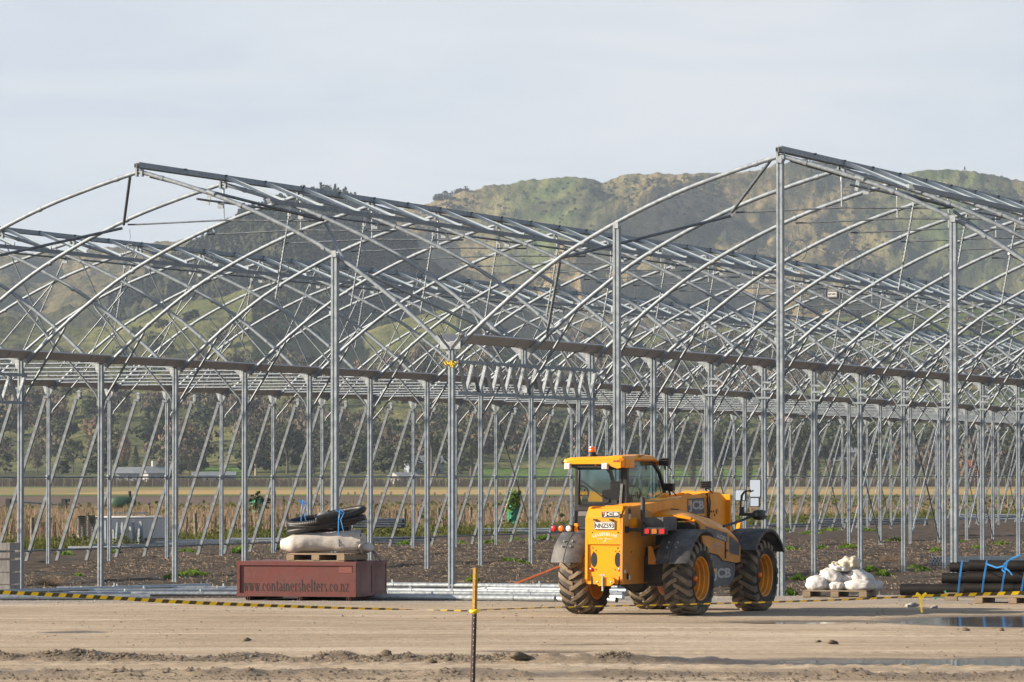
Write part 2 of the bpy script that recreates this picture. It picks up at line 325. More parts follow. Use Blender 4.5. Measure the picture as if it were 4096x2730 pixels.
def groundmat(name, cols, streak, wetcol=None, gravcol=None, bump=0.4, bs=14.0, rough=0.9, stretch=(0.20, 0.8, 1)):
    m = bpy.data.materials.new(name); m.use_nodes = True; t = m.node_tree; p = t.nodes['Principled BSDF']; n = t.nodes.new; l = t.links.new
    tcn = n('ShaderNodeTexCoord'); mpn = n('ShaderNodeMapping'); mpn.inputs['Scale'].default_value = stretch; l(tcn.outputs['Object'], mpn.inputs['Vector'])
    a = n('ShaderNodeTexNoise'); a.inputs['Scale'].default_value = streak; a.inputs['Detail'].default_value = 8; a.inputs['Roughness'].default_value = 0.68; a.inputs['Distortion'].default_value = 0.5; l(mpn.outputs['Vector'], a.inputs['Vector'])
    r = n('ShaderNodeValToRGB'); e = r.color_ramp.elements; e[0].position = 0.33; e[0].color = (*cols[0], 1); e[1].position = 0.66; e[1].color = (*cols[2], 1); x = e.new(0.5); x.color = (*cols[1], 1); l(a.outputs['Fac'], r.inputs['Fac'])
    c = r.outputs['Color']
    g = n('ShaderNodeTexNoise'); g.inputs['Scale'].default_value = 9.0; g.inputs['Detail'].default_value = 8; g.inputs['Roughness'].default_value = 0.75; l(tcn.outputs['Object'], g.inputs['Vector'])
    gr = n('ShaderNodeValToRGB'); gr.color_ramp.elements[0].position = 0.30; gr.color_ramp.elements[0].color = (0.55, 0.52, 0.50, 1); gr.color_ramp.elements[1].position = 0.52; gr.color_ramp.elements[1].color = (1, 1, 1, 1); l(g.outputs['Fac'], gr.inputs['Fac'])
    mm = n('ShaderNodeMixRGB'); mm.blend_type = 'MULTIPLY'; mm.inputs[0].default_value = 0.8; l(c, mm.inputs[1]); l(gr.outputs['Color'], mm.inputs[2]); c = mm.outputs[0]
    if name == 'dry_dirt_yard':        # long fine wheel lines
        for stv, lo_, hi_, dk, rz0 in (((0.10, 3.4, 1), 0.40, 0.50, (0.72, 0.69, 0.66), 0.02), ((0.07, 0.7, 1), 0.54, 0.64, (1.55, 1.60, 1.66), -0.03), ((0.12, 6.5, 1), 0.42, 0.50, (0.78, 0.76, 0.74), -0.10)):
            m3 = n('ShaderNodeMapping'); m3.inputs['Scale'].default_value = stv; m3.inputs['Rotation'].default_value = (0, 0, rz0); l(tcn.outputs['Object'], m3.inputs['Vector'])
            q3 = n('ShaderNodeTexNoise'); q3.inputs['Scale'].default_value = 1.0; q3.inputs['Detail'].default_value = 7; q3.inputs['Roughness'].default_value = 0.68; l(m3.outputs['Vector'], q3.inputs['Vector'])
            r3 = n('ShaderNodeValToRGB'); r3.color_ramp.elements[0].position = lo_; r3.color_ramp.elements[1].position = hi_
            r3.color_ramp.elements[0].color = (*dk, 1) if dk[0] < 1 else (1, 1, 1, 1); r3.color_ramp.elements[1].color = (1, 1, 1, 1) if dk[0] < 1 else (*dk, 1); l(q3.outputs['Fac'], r3.inputs['Fac'])
            m4 = n('ShaderNodeMixRGB'); m4.blend_type = 'MULTIPLY'; m4.inputs[0].default_value = 0.45; q3.inputs['Distortion'].default_value = 0.7; l(c, m4.inputs[1]); l(r3.outputs['Color'], m4.inputs[2]); c = m4.outputs[0]
    rr = None
    for at, cc in (('gravel', gravcol), ('wet', wetcol)):
        if cc is None: continue
        q = n('ShaderNodeAttribute'); q.attribute_name = at; mxn = n('ShaderNodeMixRGB'); l(q.outputs['Fac'], mxn.inputs[0]); l(c, mxn.inputs[1]); mxn.inputs[2].default_value = (*cc, 1); c = mxn.outputs[0]
        if at == 'wet':
            mr = n('ShaderNodeMapRange'); mr.inputs['To Min'].default_value = rough; mr.inputs['To Max'].default_value = 0.35; l(q.outputs['Fac'], mr.inputs['Value']); l(mr.outputs['Result'], p.inputs['Roughness'])
    if wetcol is None: p.inputs['Roughness'].default_value = rough
    l(c, p.inputs['Base Color'])
    bn = n('ShaderNodeTexNoise'); bn.inputs['Scale'].default_value = bs; bn.inputs['Detail'].default_value = 8; bn.inputs['Roughness'].default_value = 0.7; l(tcn.outputs['Object'], bn.inputs['Vector'])
    bp = n('ShaderNodeBump'); bp.inputs['Strength'].default_value = bump; bp.inputs['Distance'].default_value = 0.05; l(bn.outputs['Fac'], bp.inputs['Height']); l(bp.outputs['Normal'], p.inputs['Normal'])
    p.inputs['Specular IOR Level'].default_value = 0.3
    return m
M['yard'] = groundmat('dry_dirt_yard', ((0.262, 0.205, 0.142), (0.352, 0.284, 0.205), (0.475, 0.402, 0.315)), 0.9, (0.055, 0.042, 0.032), (0.235, 0.21, 0.185), bump=0.6, bs=11)
for x0_, x1_, y0_, y1_ in ((-160, 160, -90, 40.05), (-160, -14.98, 40.05, 80.0), (14.98, 160, 40.05, 86.0)):
    mb = MB(); mb.add([(x0_, y0_, 0.255), (x1_, y0_, 0.255), (x1_, y1_, 0.255), (x0_, y1_, 0.255)], [(0, 1, 2, 3)]); o = frame(mb.build('yard', 'yard')); o['kind'] = 'structure'
yard = frame(npmesh('yard', V, gridF(nx, ny), 'yard', smooth=True)); tag(yard, kind='structure')
wet = np.clip(pud_depth(LA-0.0, DD)*1.6, 0, 1)
rid = sum(np.exp(-((DD-(d0+sl*LA+0.1))/wd)**2)*s_ for d0, sl, wd, s_ in ((54.75, -0.13, 0.30, 0.9), (51.0, -0.05, 0.9, 0.75), (74.2, 0.0, 0.8, 0.0)))
wet = np.clip(wet+rid*np.clip(fbm(LA*2.2, DD*2.2, 4, 21)*2.4-0.4, 0, 1), 0, 0.95)
attr(yard, 'wet', wet)
attr(yard, 'gravel', np.clip((DD-78.2-1.6*(fbm(LA*0.5, DD*0.4, 3, 31)-0.5)*2)/2.5, 0, 1)*np.clip(fbm(LA*1.3, DD*0.9, 4, 33)*2.4-0.35, 0, 1))
# water in the hollows
pm_ = bpy.data.materials.new('muddy_water'); pm_.use_nodes = True; p_ = pm_.node_tree.nodes['Principled BSDF']; p_.inputs['Base Color'].default_value = (0.035, 0.032, 0.03, 1); p_.inputs['Roughness'].default_value = 0.07; p_.inputs['Specular IOR Level'].default_value = 0.9
wb = pm_.node_tree.nodes.new('ShaderNodeTexNoise'); wb.inputs['Scale'].default_value = 5; wb.inputs['Detail'].default_value = 4; wbb = pm_.node_tree.nodes.new('ShaderNodeBump'); wbb.inputs['Strength'].default_value = 0.0; wbb.inputs['Distance'].default_value = 0.02; wtc = pm_.node_tree.nodes.new('ShaderNodeTexCoord'); pm_.node_tree.links.new(wtc.outputs['Object'], wb.inputs['Vector']); pm_.node_tree.links.new(wb.outputs['Fac'], wbb.inputs['Height']); pm_.node_tree.links.new(wbb.outputs['Normal'], p_.inputs['Normal'])
M['water'] = pm_
for i, (a, b_, rx, rd, sk) in enumerate([PUD[0], (6.9, 69.7, 3.2, 2.1, 0.0)]+PUD[3:]):
    n_ = 40; Vp = [(a, b_, 0.243)]+[(a+rx*1.5*math.cos(2*math.pi*j/n_), b_+sk*rx*1.5*math.cos(2*math.pi*j/n_)+rd*1.5*math.sin(2*math.pi*j/n_), 0.243) for j in range(n_)]
    mb = MB(); mb.add(Vp, [(0, 1+j, 1+(j+1) % n_) for j in range(n_)]); tag(frame(mb.build('puddle', 'water')), kind='structure')
# bare soil inside and around the frame, grass verge beyond
la = np.arange(-34, 34.01, 0.17); dd_ = np.concatenate([np.arange(74, 190, 0.33), np.arange(190, 345, 1.3)])
LA, DD = np.meshgrid(la, dd_); WX = worldX(LA, DD); WY = worldY(LA, DD)
VERGE = -36.5
gm_ = np.clip((VERGE-WX+1.5*(fbm(LA*0.4, DD*0.4, 3, 41)-0.5))/0.8, 0, 1)
zs = 0.12*(fbm(LA*1.1, DD*0.8, 4, 42)-0.5)+0.13*(fbm(LA*2.8, DD*2.2, 3, 43)-0.5)*(1-gm_)
ditch = np.exp(-((WX+38.2)/1.3)**2); zs = zs-0.35*ditch-0.1*gm_
fp = np.zeros_like(LA)
FPUD = [(-6.4, 93.5, 2.2, 1.0), (-7.9, 101, 1.6, 1.0), (1.2, 92.0, 2.4, 0.9), (1.8, 97.5, 1.7, 0.9), (7.9, 95.5, 2.0, 0.7), (-2.2, 95.8, 1.5, 0.8), (10.0, 99.0, 2.2, 0.8), (8.2, 112, 1.8, 1.2), (5.6, 90.5, 1.2, 0.5)]
for a, b_, rx, rd in FPUD:
    fp = np.maximum(fp, np.clip(1.3-(((LA+1.2*(fbm(LA, DD, 3, 51)-0.5))-a)/rx)**2-((DD+1.5*(fbm(LA, DD, 3, 52)-0.5)-b_)/rd)**2, 0, 1))
zs = zs*(1-0.8*fp)-0.055*fp
M['soil'] = groundmat('dark_field_soil', ((0.030, 0.021, 0.015), (0.054, 0.039, 0.027), (0.092, 0.068, 0.047)), 1.3, (0.024, 0.020, 0.016), (0.060, 0.072, 0.022), bump=0.9, bs=7, stretch=(0.5, 1.2, 1))
soil = frame(npmesh('field_soil', np.stack([LA, DD, zs], -1).reshape(-1, 3), gridF(len(la), len(dd_)), 'soil', smooth=True)); tag(soil, kind='structure')
track = np.exp(-((WX+33.5)/2.2)**2)
attr(soil, 'gravel', gm_); attr(soil, 'wet', np.clip(fp*1.4+np.clip(fbm(LA*0.6, DD*0.5, 3, 55)*3-1.7, 0, 0.6), 0, 1)*(1-gm_)*(1-track))
for a, b_, rx, rd in FPUD:
    n_ = 30; mb = MB(); mb.add([(a, b_, -0.045)]+[(a+rx*1.35*math.cos(2*math.pi*j/n_), b_+rd*1.35*math.sin(2*math.pi*j/n_), -0.045) for j in range(n_)], [(0, 1+j, 1+(j+1) % n_) for j in range(n_)]); tag(frame(mb.build('puddle', 'water')), kind='structure')
def soil_z(lat, d):          # height of the soil near a point, for setting things down
    i = int(np.clip(np.searchsorted(la, lat), 0, len(la)-1)); j = int(np.clip(np.searchsorted(dd_, d), 0, len(dd_)-1)); return float(zs[j, i])
# plain out to the horizon and the fields on it
M['plain'] = groundmat('rough_plain', ((0.072, 0.0684, 0.0324), (0.1008, 0.0864, 0.0432), (0.1368, 0.1152, 0.0648)), 0.05, bump=0.0, stretch=(0.3, 1, 1))
M['plough'] = groundmat('ploughed_soil', ((0.0612, 0.0396, 0.0288), (0.0864, 0.0576, 0.0396), (0.1188, 0.0828, 0.0576)), 0.12, bump=0.0, stretch=(0.15, 1, 1))
M['stubble'] = groundmat('straw_stubble', ((0.234, 0.1591, 0.05616), (0.3089, 0.2153, 0.07956), (0.3744, 0.2714, 0.1123)), 0.05, bump=0.0, stretch=(0.08, 1, 1))
M['olive'] = groundmat('olive_crop', ((0.135, 0.126, 0.0405), (0.18, 0.1485, 0.0495), (0.234, 0.18, 0.072)), 0.05, bump=0.0, stretch=(0.08, 1, 1))
M['pasture'] = groundmat('green_pasture', ((0.04968, 0.1242, 0.0207), (0.06624, 0.149, 0.02484), (0.09108, 0.1656, 0.03312)), 0.03, bump=0.0, stretch=(0.2, 1, 1))
M['vinefloor'] = groundmat('vineyard_floor', ((0.0648, 0.0468, 0.036), (0.0864, 0.0648, 0.0468), (0.108, 0.0864, 0.0576)), 0.05, bump=0.0)
def sheet(name, x0, x1, d0, d1, z, mt, d0b=None, d1b=None):
    mb = MB(); mb.add([(x0, d0, z), (x1, d0b if d0b is not None else d0, z), (x1, d1b if d1b is not None else d1, z), (x0, d1, z)], [(0, 1, 2, 3)]); return tag(frame(mb.build(name, mt)), kind='structure')
sheet('plain', -2500, 2500, -60, 6500, -0.62, 'plain')
sheet('meadow', -400, 400, 338, 1400, -0.10, 'plain')
sheet('ploughed_field', -400, 400, 338, 590, -0.05, 'plough', d1b=560)
sheet('stubble_field', -400, 400, 590, 1000, -0.05, 'olive', 560, 1000); sheet('stubble_strip', -60, 400, 600, 760, -0.02, 'stubble', 562, 985)
sheet('grass_strip', -400, 60, 850, 985, -0.01, 'pasture', 985, 990); sheet('grass_strip', -400, 400, 566, 590, 0.0, 'pasture', 545, 560)
sheet('vineyard_ground', -400, 400, 1000, 1200, -0.04, 'vinefloor')
# ------------------------------------------------------------------ greenhouse frame (gutters run along +Y, gable ends on Y = 0)
W = 12.836; ZR = 8.26
ARCHP = [(0.20, 4.92), (1.15, 5.74), (2.21, 6.52), (3.28, 7.12), (4.39, 7.62), (5.4, 7.97), (6.1, 8.18), (6.418, 8.27)]
def smooth_path(P, k=3):
    out = []
    for i in range(len(P)-1):
        p0 = Vector(P[max(i-1, 0)]); p1 = Vector(P[i]); p2 = Vector(P[i+1]); p3 = Vector(P[min(i+2, len(P)-1)])
        for j in range(k):
            t = j/k; out.append(0.5*((2*p1)+(p2-p0)*t+(2*p0-5*p1+4*p2-p3)*t*t+(3*p1-p0-3*p2+p3)*t**3))
    out.append(Vector(P[-1])); return out
half = smooth_path([(x, 0, z) for x, z in ARCHP], 4)
def arch_z(x):
    x = x if x <= W/2 else W-x
    for (x0, z0), (x1, z1) in zip(ARCHP, ARCHP[1:]):
        if x <= x1: return z0+(z1-z0)*(x-x0)/(x1-x0)
    return ARCHP[-1][1]
gh = thing('greenhouse_frame', 'bare galvanised steel frame of a multi span arched greenhouse under construction', 'greenhouse', (0, 0, 0))
SP = {'Z': (-2*W, 4, 176), 'A': (-W, 0, 108), 'B': (0.0, 0, 56)}
# arch mesh ---------------------------------------------------------
def arch_mesh():
    b = MB(); pts = [Vector(p) for p in half]; pts += [Vector((W-p.x, 0, p.z)) for p in reversed(half[:-1])]
    b.tube(pts, 0.041, 8, sq=0.8)
    for f in (1.15, 2.6, 4.31, 5.95):                     # clamp collars
        for x in (f, W-f):
            z = arch_z(x); dz = (arch_z(x+0.05)-arch_z(x-0.05))/0.1; d = Vector((1, 0, dz)).normalized()
            b.tube([Vector((x, 0, z))-d*0.035, Vector((x, 0, z))+d*0.035], 0.05, 8, sq=0.82)
    b.box((W/2-0.05, 0, 8.25), (0.035, 0.09, 0.15)); b.box((W/2+0.06, 0, 8.25), (0.035, 0.09, 0.15))
    for s_, x in ((1, 0.22), (-1, W-0.22)): b.bar((x-s_*0.10, 0, 4.84), (x+s_*0.10, 0, 5.04), 0.085, 0.085, up=(0, 1, 0))   # shoe at the gutter
    return b.mesh('arch')
am = arch_mesh()
b = MB(); e = 4.31; ze = arch_z(e)-0.09
b.tube([(e, 0.05, ze), (e+0.25, 0.05, ze+0.0), (W/2, 0.05, ze+0.05), (W-e-0.25, 0.05, ze), (W-e, 0.05, ze)], 0.0165, 6); tie_hi = b.mesh('tie_bar')
b = MB(); b.tube([(0.2, 0, 5.02), (W/2, 0, 5.02), (W-0.2, 0, 5.02)], 0.024, 6)
for x in np.linspace(1.2, W-1.2, 5): b.tube([(x-0.03, 0, 5.02), (x+0.03, 0, 5.02)], 0.034, 6)
tie_lo = b.mesh('tie_bar')
b = MB(); b.tube([(W/2, 0.03, 8.2), (W/2, 0.03, 8.05)], 0.024, 6); b.tube([(W/2, 0.03, 8.05), (W/2, 0.05, ze+0.07)], 0.0145, 6); hang = b.mesh('hanger')
b = MB()
for s_ in (-1, 1):
    b.tube([(W/2+s_*0.04, 0, 8.2), (W/2+s_*1.6, 0, 5.05)], 0.018, 6); b.tube([(W/2+s_*3.4, 0, arch_z(W/2-3.4)), (W/2+s_*1.6, 0, 5.05)], 0.018, 6)
web = b.mesh('web_strut')
def arm_mesh(dx, z1):
    b = MB(); b.tube([(0.05, 0, 4.03), (0.14, 0, 4.03+(z1-4.03)*0.10), (dx-0.06, 0, z1-0.10), (dx, 0, z1)], [0.012, 0.027, 0.027, 0.014], 7); b.box((0.06, 0, 4.03), (0.06, 0.06, 0.10)); return b.mesh('knee_brace')
arm_s = arm_mesh(1.05, 5.60); arm_l = arm_mesh(2.07, 6.38)
def rack_mesh():
    b = MB(); p0 = Vector((7.86, 0, 7.66)); p1 = Vector((7.50, 0.15, 5.95)); k = 46
    for i in range(k):
        if i % 2 == 0: b.bar(p0.lerp(p1, i/k), p0.lerp(p1, (i+1)/k), 0.034, 0.03)
        else: b.bar(p0.lerp(p1, i/k), p0.lerp(p1, (i+1)/k), 0.018, 0.016)
    return b.mesh('vent_rack')
rackm = rack_mesh()
for nm, (x0, y0, y1) in SP.items():
    for y in range(y0, y1+1, 4):
        a = link('arch', am, 'galv', gh); a.location = (x0, y, 0)
        if nm == 'Z':
            link('tie_bar', tie_lo, 'galv', a); link('web_strut', web, 'galv_dark', a)
        elif y > 0:
            link('tie_bar', tie_hi, 'galv_dark', a); link('hanger', hang, 'galv_new', a)
        if nm != 'Z' or y % 8 == 0:
            if y > 0: link('vent_rack', rackm, 'galv_dark', a)
# ridges, vent rails and shafts ---------------------------------------
bars = MB(); nbar = 0
b = MB(); p0 = Vector((W/2+0.09, 0, 8.39)); p1 = Vector((7.74, 0, 7.90)); b.bar(p0, p1, 0.045, 0.075, up=(0, 0, 1)); b.box(p1, (0.05, 0.06, 0.11)); barm = b.mesh('glazing_bar')
for nm, (x0, y0, y1) in SP.items():
    b = MB(); ya = y0-0.16
    b.box((x0+W/2-0.035, (ya+0.06+y1)/2, 8.375), (0.06, y1-ya-0.06, 0.085)); b.box((x0+W/2+0.035, (ya+y1)/2, 8.395), (0.065, y1-ya, 0.10)); b.box((x0+W/2+0.07, (ya+y1)/2, 8.355), (0.02, y1-ya, 0.03))
    b.cur = 1
    for y in range(y0+2, y1+1, 2): b.box((x0+W/2+0.06, y, 8.435), (0.08, 0.05, 0.03))
    if y0 == 0:
        for dx in (-0.035, 0.036): b.box((x0+W/2+dx, ya-0.004+(0.06 if dx < 0 else 0), 8.385), (0.045, 0.012, 0.07))
    rb = b.build('ridge_beam', ['galv', 'black'], gh)
    b = MB(); b.box((x0+8.47, (y0+1.5+y1)/2, 7.755), (0.07, y1-y0-1.5, 0.085)); b.box((x0+8.52, (y0+1.5+y1)/2, 7.72), (0.03, y1-y0-1.5, 0.04)); b.build('vent_rail', 'galv_mid', gh)
    b = MB(); ys = y0-0.55 if nm != 'Z' else y0; b.tube([(x0+7.87, ys, 7.685), (x0+7.87, y1, 7.685)], 0.022, 8); b.cur = 1
    for y in range(y0, y1+1, 4):
        b.bar((x0+7.90, y, 7.86), (x0+7.85, y, 7.60), 0.07, 0.025, up=(0, 1, 0)); b.tube([(x0+7.84, y, 7.86), (x0+8.0, y, 7.80)], 0.052, 8)
        b.box((x0+7.88, y+0.55, 7.63), (0.11, 0.05, 0.13))
    b.build('vent_shaft', ['galv_dark', 'galv_new'], gh)
    for y in range(y0+4, y1+1, 2):
        if (nm == 'A' and y <= 72) or (nm == 'B' and y <= 44) or (nm == 'Z' and 20 <= y <= 96):
            g = link('glazing_bar', barm, 'bar', gh); g.location = (x0, y, 0); nbar += 1
        else: bars.add([Vector(v)+Vector((x0, y, 0)) for v in [vv.co for vv in barm.vertices]], [tuple(p.vertices) for p in barm.polygons])
tag(bars.build('glazing_bar', 'bar', gh), kind='stuff')
# gutters -------------------------------------------------------------
GS = [(-0.23, 5.075), (-0.19, 5.10), (-0.185, 5.075), (-0.075, 4.95), (0.075, 4.95), (0.185, 5.075), (0.19, 5.10), (0.23, 5.075), (0.215, 5.055), (0.09, 4.925), (-0.09, 4.925), (-0.215, 5.055)]
GUT = [(-2*W, 4, 176), (-W, 0, 176), (0.0, 0, 108), (W, 0, 56)]
for x0, y0, y1 in GUT:
    b = MB(); b.extrude([(x0+p, q) for p, q in GS], 'y', y0-0.05, y1)
    for y in range(y0+4, y1, 4): b.extrude([(x0+p*1.02, q-0.004) for p, q in ((-0.215, 5.055), (-0.09, 4.923), (0.09, 4.923), (0.215, 5.055), (0.21, 5.045), (0.085, 4.918), (-0.085, 4.918), (-0.21, 5.045))], 'y', y-0.9, y-0.84)
    g = b.build('gutter', 'gutter', gh)
    if y0 == 0:
        b = MB(); yy = -0.075
        b.extrude([(x0-0.20, 4.80), (x0+0.20, 4.80), (x0+0.21, 5.06), (x0+0.165, 5.10), (x0+0.15, 5.02), (x0+0.06, 4.935), (x0-0.06, 4.935), (x0-0.15, 5.02), (x0-0.165, 5.10), (x0-0.21, 5.06)], 'y', yy-0.012, yy)
        b.build('end_plate', 'galv_new', g)
        b = MB()
        for s_ in (-1, 1):
            for o1 in (0.0, 0.035): b.tube([(x0+s_*(0.255-o1), yy-0.02, 5.13), (x0+s_*(0.185-o1), yy-0.02, 4.98), (x0+s_*0.015, yy-0.02, 4.795+o1*0.9)], 0.0065, 5)
        b.build('edge_trim', 'black', g)
# posts ---------------------------------------------------------------
def post_mesh(z0, z1, wx=0.10, wy=0.125, tabs=False, holes=True):
    b = MB()
    # folded C profile: flat faces with a shallow groove down the front
    pr = [(-wx/2, -wy/2), (-wx*0.16, -wy/2), (-wx*0.12, -wy/2+0.012), (wx*0.12, -wy/2+0.012), (wx*0.16, -wy/2), (wx/2, -wy/2), (wx/2, wy/2), (-wx/2, wy/2)]
    b.extrude(pr, 'z', z0, z1)
    if tabs:
        for z in (4.55, 4.40, 4.20): b.box((0.09 if z != 4.20 else 0.0, -wy/2-0.012, z), (0.20 if z != 4.20 else 0.34, 0.012, 0.045))
    return b.mesh('post')
def bracket_mesh():
    b = MB()
    b.extrude([(-0.17, 4.92), (-0.055, 4.92), (-0.055, 4.70), (-0.085, 4.70)], 'y', -0.045, -0.03); b.extrude([(0.055, 4.92), (0.17, 4.92), (0.085, 4.70), (0.055, 4.70)], 'y', -0.045, -0.03)
    b.box((0, 0, 4.915), (0.30, 0.10, 0.012)); return b.mesh('bracket')
pm = post_mesh(-0.15, 4.908); pmt = post_mesh(-0.15, 4.908, tabs=True); pms = post_mesh(-0.15, 4.908, 0.085, 0.10); brm = bracket_mesh(); stubm = post_mesh(4.57, 4.908, 0.085, 0.12)
def post(x, y, me, arms=()):
    p = link('post', me, 'galv', gh); p.location = (x, y, 0); link('bracket', brm, 'galv_new', p)
    for s_, mm in arms:
        a = link('knee_brace', mm, 'galv_mid', p); a.scale = (s_, 1, 1)
    return p
for x0, y0, y1, side in ((-2*W, 28, 176, 'm'), (-W, 0, 108, '0'), (0.0, 0, 56, '1'), (W, 0, 56, '2')):
    for y in range(y0, y1+1, 4):
        arms = {'m': ((1, arm_l),), '0': ((-1, arm_l), (1, arm_s)), '1': ((-1, arm_s), (1, arm_s)), '2': ((-1, arm_s),)}[side] if y > 0 else ()
        if y == 4 and side in '01': post(x0, y, stubm, arms)
        else: post(x0, y, (pms if side == 'm' else (pmt if side == '1' and y >= 16 else pm)), arms)
tallm = {}
for x, zt in ((3.27, 7.04), (6.418, 8.18), (9.67, 7.04), (-2.35, 6.60)):
    p = link('gable_post', post_mesh(-0.15, zt, 0.115, 0.14), 'galv', gh); p.location = (x, -0.02, 0)
    b = MB(); b.box((0, -0.08, zt+0.02), (0.10, 0.02, 0.12)); b.build('bracket', 'galv_new', p); b = MB(); b.box((-0.09, 0, 4.9 if zt > 8 else 5.5), (0.04, 0.05, 0.09)); b.build('bracket', 'galv_new', p)
# girders over the doorways --------------------------------------------
for x0 in (-W, 0.0):
    b = MB(); b.box((x0+0.08, 4.1, 4.57), (0.06, 7.95, 0.06)); b.box((x0+0.08, 4.1, 3.98), (0.06, 7.95, 0.06))
    g = b.build('door_girder', 'galv', gh)
    n = 11; L0 = 7.8/n
    for i in range(n):
        ya = 0.2+i*L0
        b = MB(); b.bar((x0+0.08, ya, 4.55), (x0+0.08, ya+L0*0.47, 4.0), 0.05, 0.058, up=(1, 0, 0)); b.build('lattice_bar', 'galv_mid', g)
        b = MB(); b.bar((x0+0.08, ya+L0*0.47, 4.0), (x0+0.08, ya+L0, 4.55), 0.05, 0.058, up=(1, 0, 0)); b.build('lattice_bar', 'galv_new', g)
    b = MB(); b.box((x0+0.02, 4.0, 4.10), (0.10, 0.10, 0.10)); b.build('bracket', 'galv_new', g)
# gable bracing ----------------------------------------------------------
for x0 in (-W, 0.0):
    for s_ in (1, -1):
        X = (lambda x: x0+x) if s_ == 1 else (lambda x: x0+W-x)
        for p0, p1, mt in (((6.22, 0, 8.18), (4.24, 4, 7.50), 'galv_dark'), ((4.2, 4, 7.42), (2.15, 0, 6.47), 'galv_dark'), ((2.15, 0, 6.42), (0.46, 4, 5.16), 'galv')):
            b = MB(); b.tube([(X(p0[0]), p0[1], p0[2]), (X(p1[0]), p1[1], p1[2])], 0.03, 7); b.build('gable_brace', mt, gh)
# raking struts, rails and cross bracing on the outer wall -----------------
strm = MB(); strm.bar((-0.10, 0, 4.62), (-1.70, 0, -0.12), 0.085, 0.065, up=(0, 1, 0)); strm.box((-0.06, 0, 4.62), (0.16, 0.13, 0.07)); strm.tube([(-1.58, -0.06, 0.27), (-1.58, 0.06, 0.27)], 0.07, 6); strm = strm.mesh('raking_strut')
for y in range(30, 177, 2):
    s_ = link('raking_strut', strm, 'galv_mid', gh); s_.location = (-2*W, y, 0)
    if y % 4 == 2:
        b = MB(); b.box((0, 0, 4.72), (0.085, 0.10, 0.26)); b.box((0, 0, 4.80), (0.20, 0.12, 0.02)); t = b.build('stub_post', 'galv', s_)
b = MB(); b.tube([(-2*W-1.60, 28, 0.30), (-2*W-1.60, 176, 0.30)], 0.028, 8); b.build('base_rail', 'galv_dark', gh)
for y in range(36, 177, 4):
    b = MB(); b.tube([(-2*W, y, 2.39), (-2*W-0.80, y-2.0, 2.39)], 0.024, 6); b.tube([(-2*W, y-0.05, 2.34), (-2*W, y-0.05, 2.44)], 0.062, 6); b.build('mid_rail', 'galv', gh)
for x0, ys in ((-2*W, range(72, 160, 8)), (-W, (72, 80, 88, 96))):
    for y in ys:
        b = MB(); b.tube([(x0, y+0.08, 4.50), (x0, y+3.95, 0.10)], 0.022, 6); b.build('brace_rod', 'galv_dark', gh)
        b = MB(); b.tube([(x0+0.05, y+3.9, 4.50), (x0+0.05, y+0.05, 0.40)], 0.022, 6); b.build('brace_rod', 'galv_new', gh)
# wire coils left hanging from the tie bars ---------------------------------
def coil_mesh(r, loose):
    b = MB(); pts = []
    for i in range(64):
        a = i/63*2*math.pi*2.6; q = r*(1+0.06*math.sin(3.1*a)) if loose else r*(1+0.03*math.sin(2.3*a))
        pts.append((q*math.sin(a), 0.02*math.sin(a*0.7), -0.44-q*math.cos(a)+0.0))
    b.tube(pts, 0.0055, 4); b.tube([(0, 0, -0.02), (0.02, 0, -0.18), (-0.01, 0, -0.30), (0.0, 0.0, -0.44-r)] if not loose else [(0, 0, 0), (0.05, 0, -0.2), (0.1, 0, -0.3-r)], 0.005, 4); return b.mesh('wire_coil')
cm = coil_mesh(0.115, False); cm2 = coil_mesh(0.20, True)
for y in range(4, 45, 4):
    o = link('wire_coil', cm, 'galv_dark'); o.location = (-W+4.35, y+0.05, 7.42); o.rotation_euler = (0, 0, 0.3*math.sin(y)); tag(o, 'small ring of spare wire hanging from the tie bar of a middle span arch', 'wire coil', 'wire rings hanging from the middle span')
for y in (8, 12, 20, 28):
    o = link('wire_coil', cm2, 'stake_y' if False else 'galv_dark'); o.location = (4.35, y+0.05, 7.42); o.scale = (1, 1, 0.9+0.02*y % 0.3); tag(o, 'loose loop of wire hanging from the tie bar of a right span arch', 'wire coil', 'loose wire loops in the right span')
# motor box on the vent shaft of the middle span
r_ = ray(1915, 677); t_ = (-W+7.87-CAM.x)/r_.x; pc = CAM+r_*t_
mbx = thing('vent_motor', 'small white motor box on the vent shaft of the middle span', 'motor', pc)
b = MB(); b.box((0, 0, 0), (0.30, 0.22, 0.22)); b.build('housing', 'woodgrey', mbx, bevel=0.012); b = MB(); b.box((0, -0.113, 0), (0.30, 0.004, 0.20)); b.box((-0.2, 0, 0), (0.05, 0.2, 0.28)); b.box((0.2, 0, 0), (0.05, 0.2, 0.28)); b.build('mount', 'galv_dark', mbx)
b = MB(); b.box((0, -0.118, 0.0), (0.25, 0.004, 0.13)); b.build('face_plate', 'white', mbx); text('lettering', 'RICHEL', 0.22, 0.06, 'black', mbx, (0, -0.122, 0.0), (math.pi/2, 0, 0), bold=0.02)
# yellow tape tied round the front post of the right gutter
b = MB(); 
for i in range(7): b.bar((-0.11+0.035*i, -0.09-0.01*(i % 2), 4.56+0.03*math.sin(i*2.1)), (-0.07+0.035*i, -0.10, 4.50+0.05*math.sin(i*1.3)), 0.05, 0.012)
b.tube([(-0.06, -0.075, 4.53), (0.06, -0.075, 4.53), (0.06, 0.075, 4.53), (-0.06, 0.075, 4.53)], 0.02, 6, closed=True)
tag(b.build('tape_knot', 'tape_y'), 'scrap of yellow warning tape knotted high round a greenhouse post', 'tape')
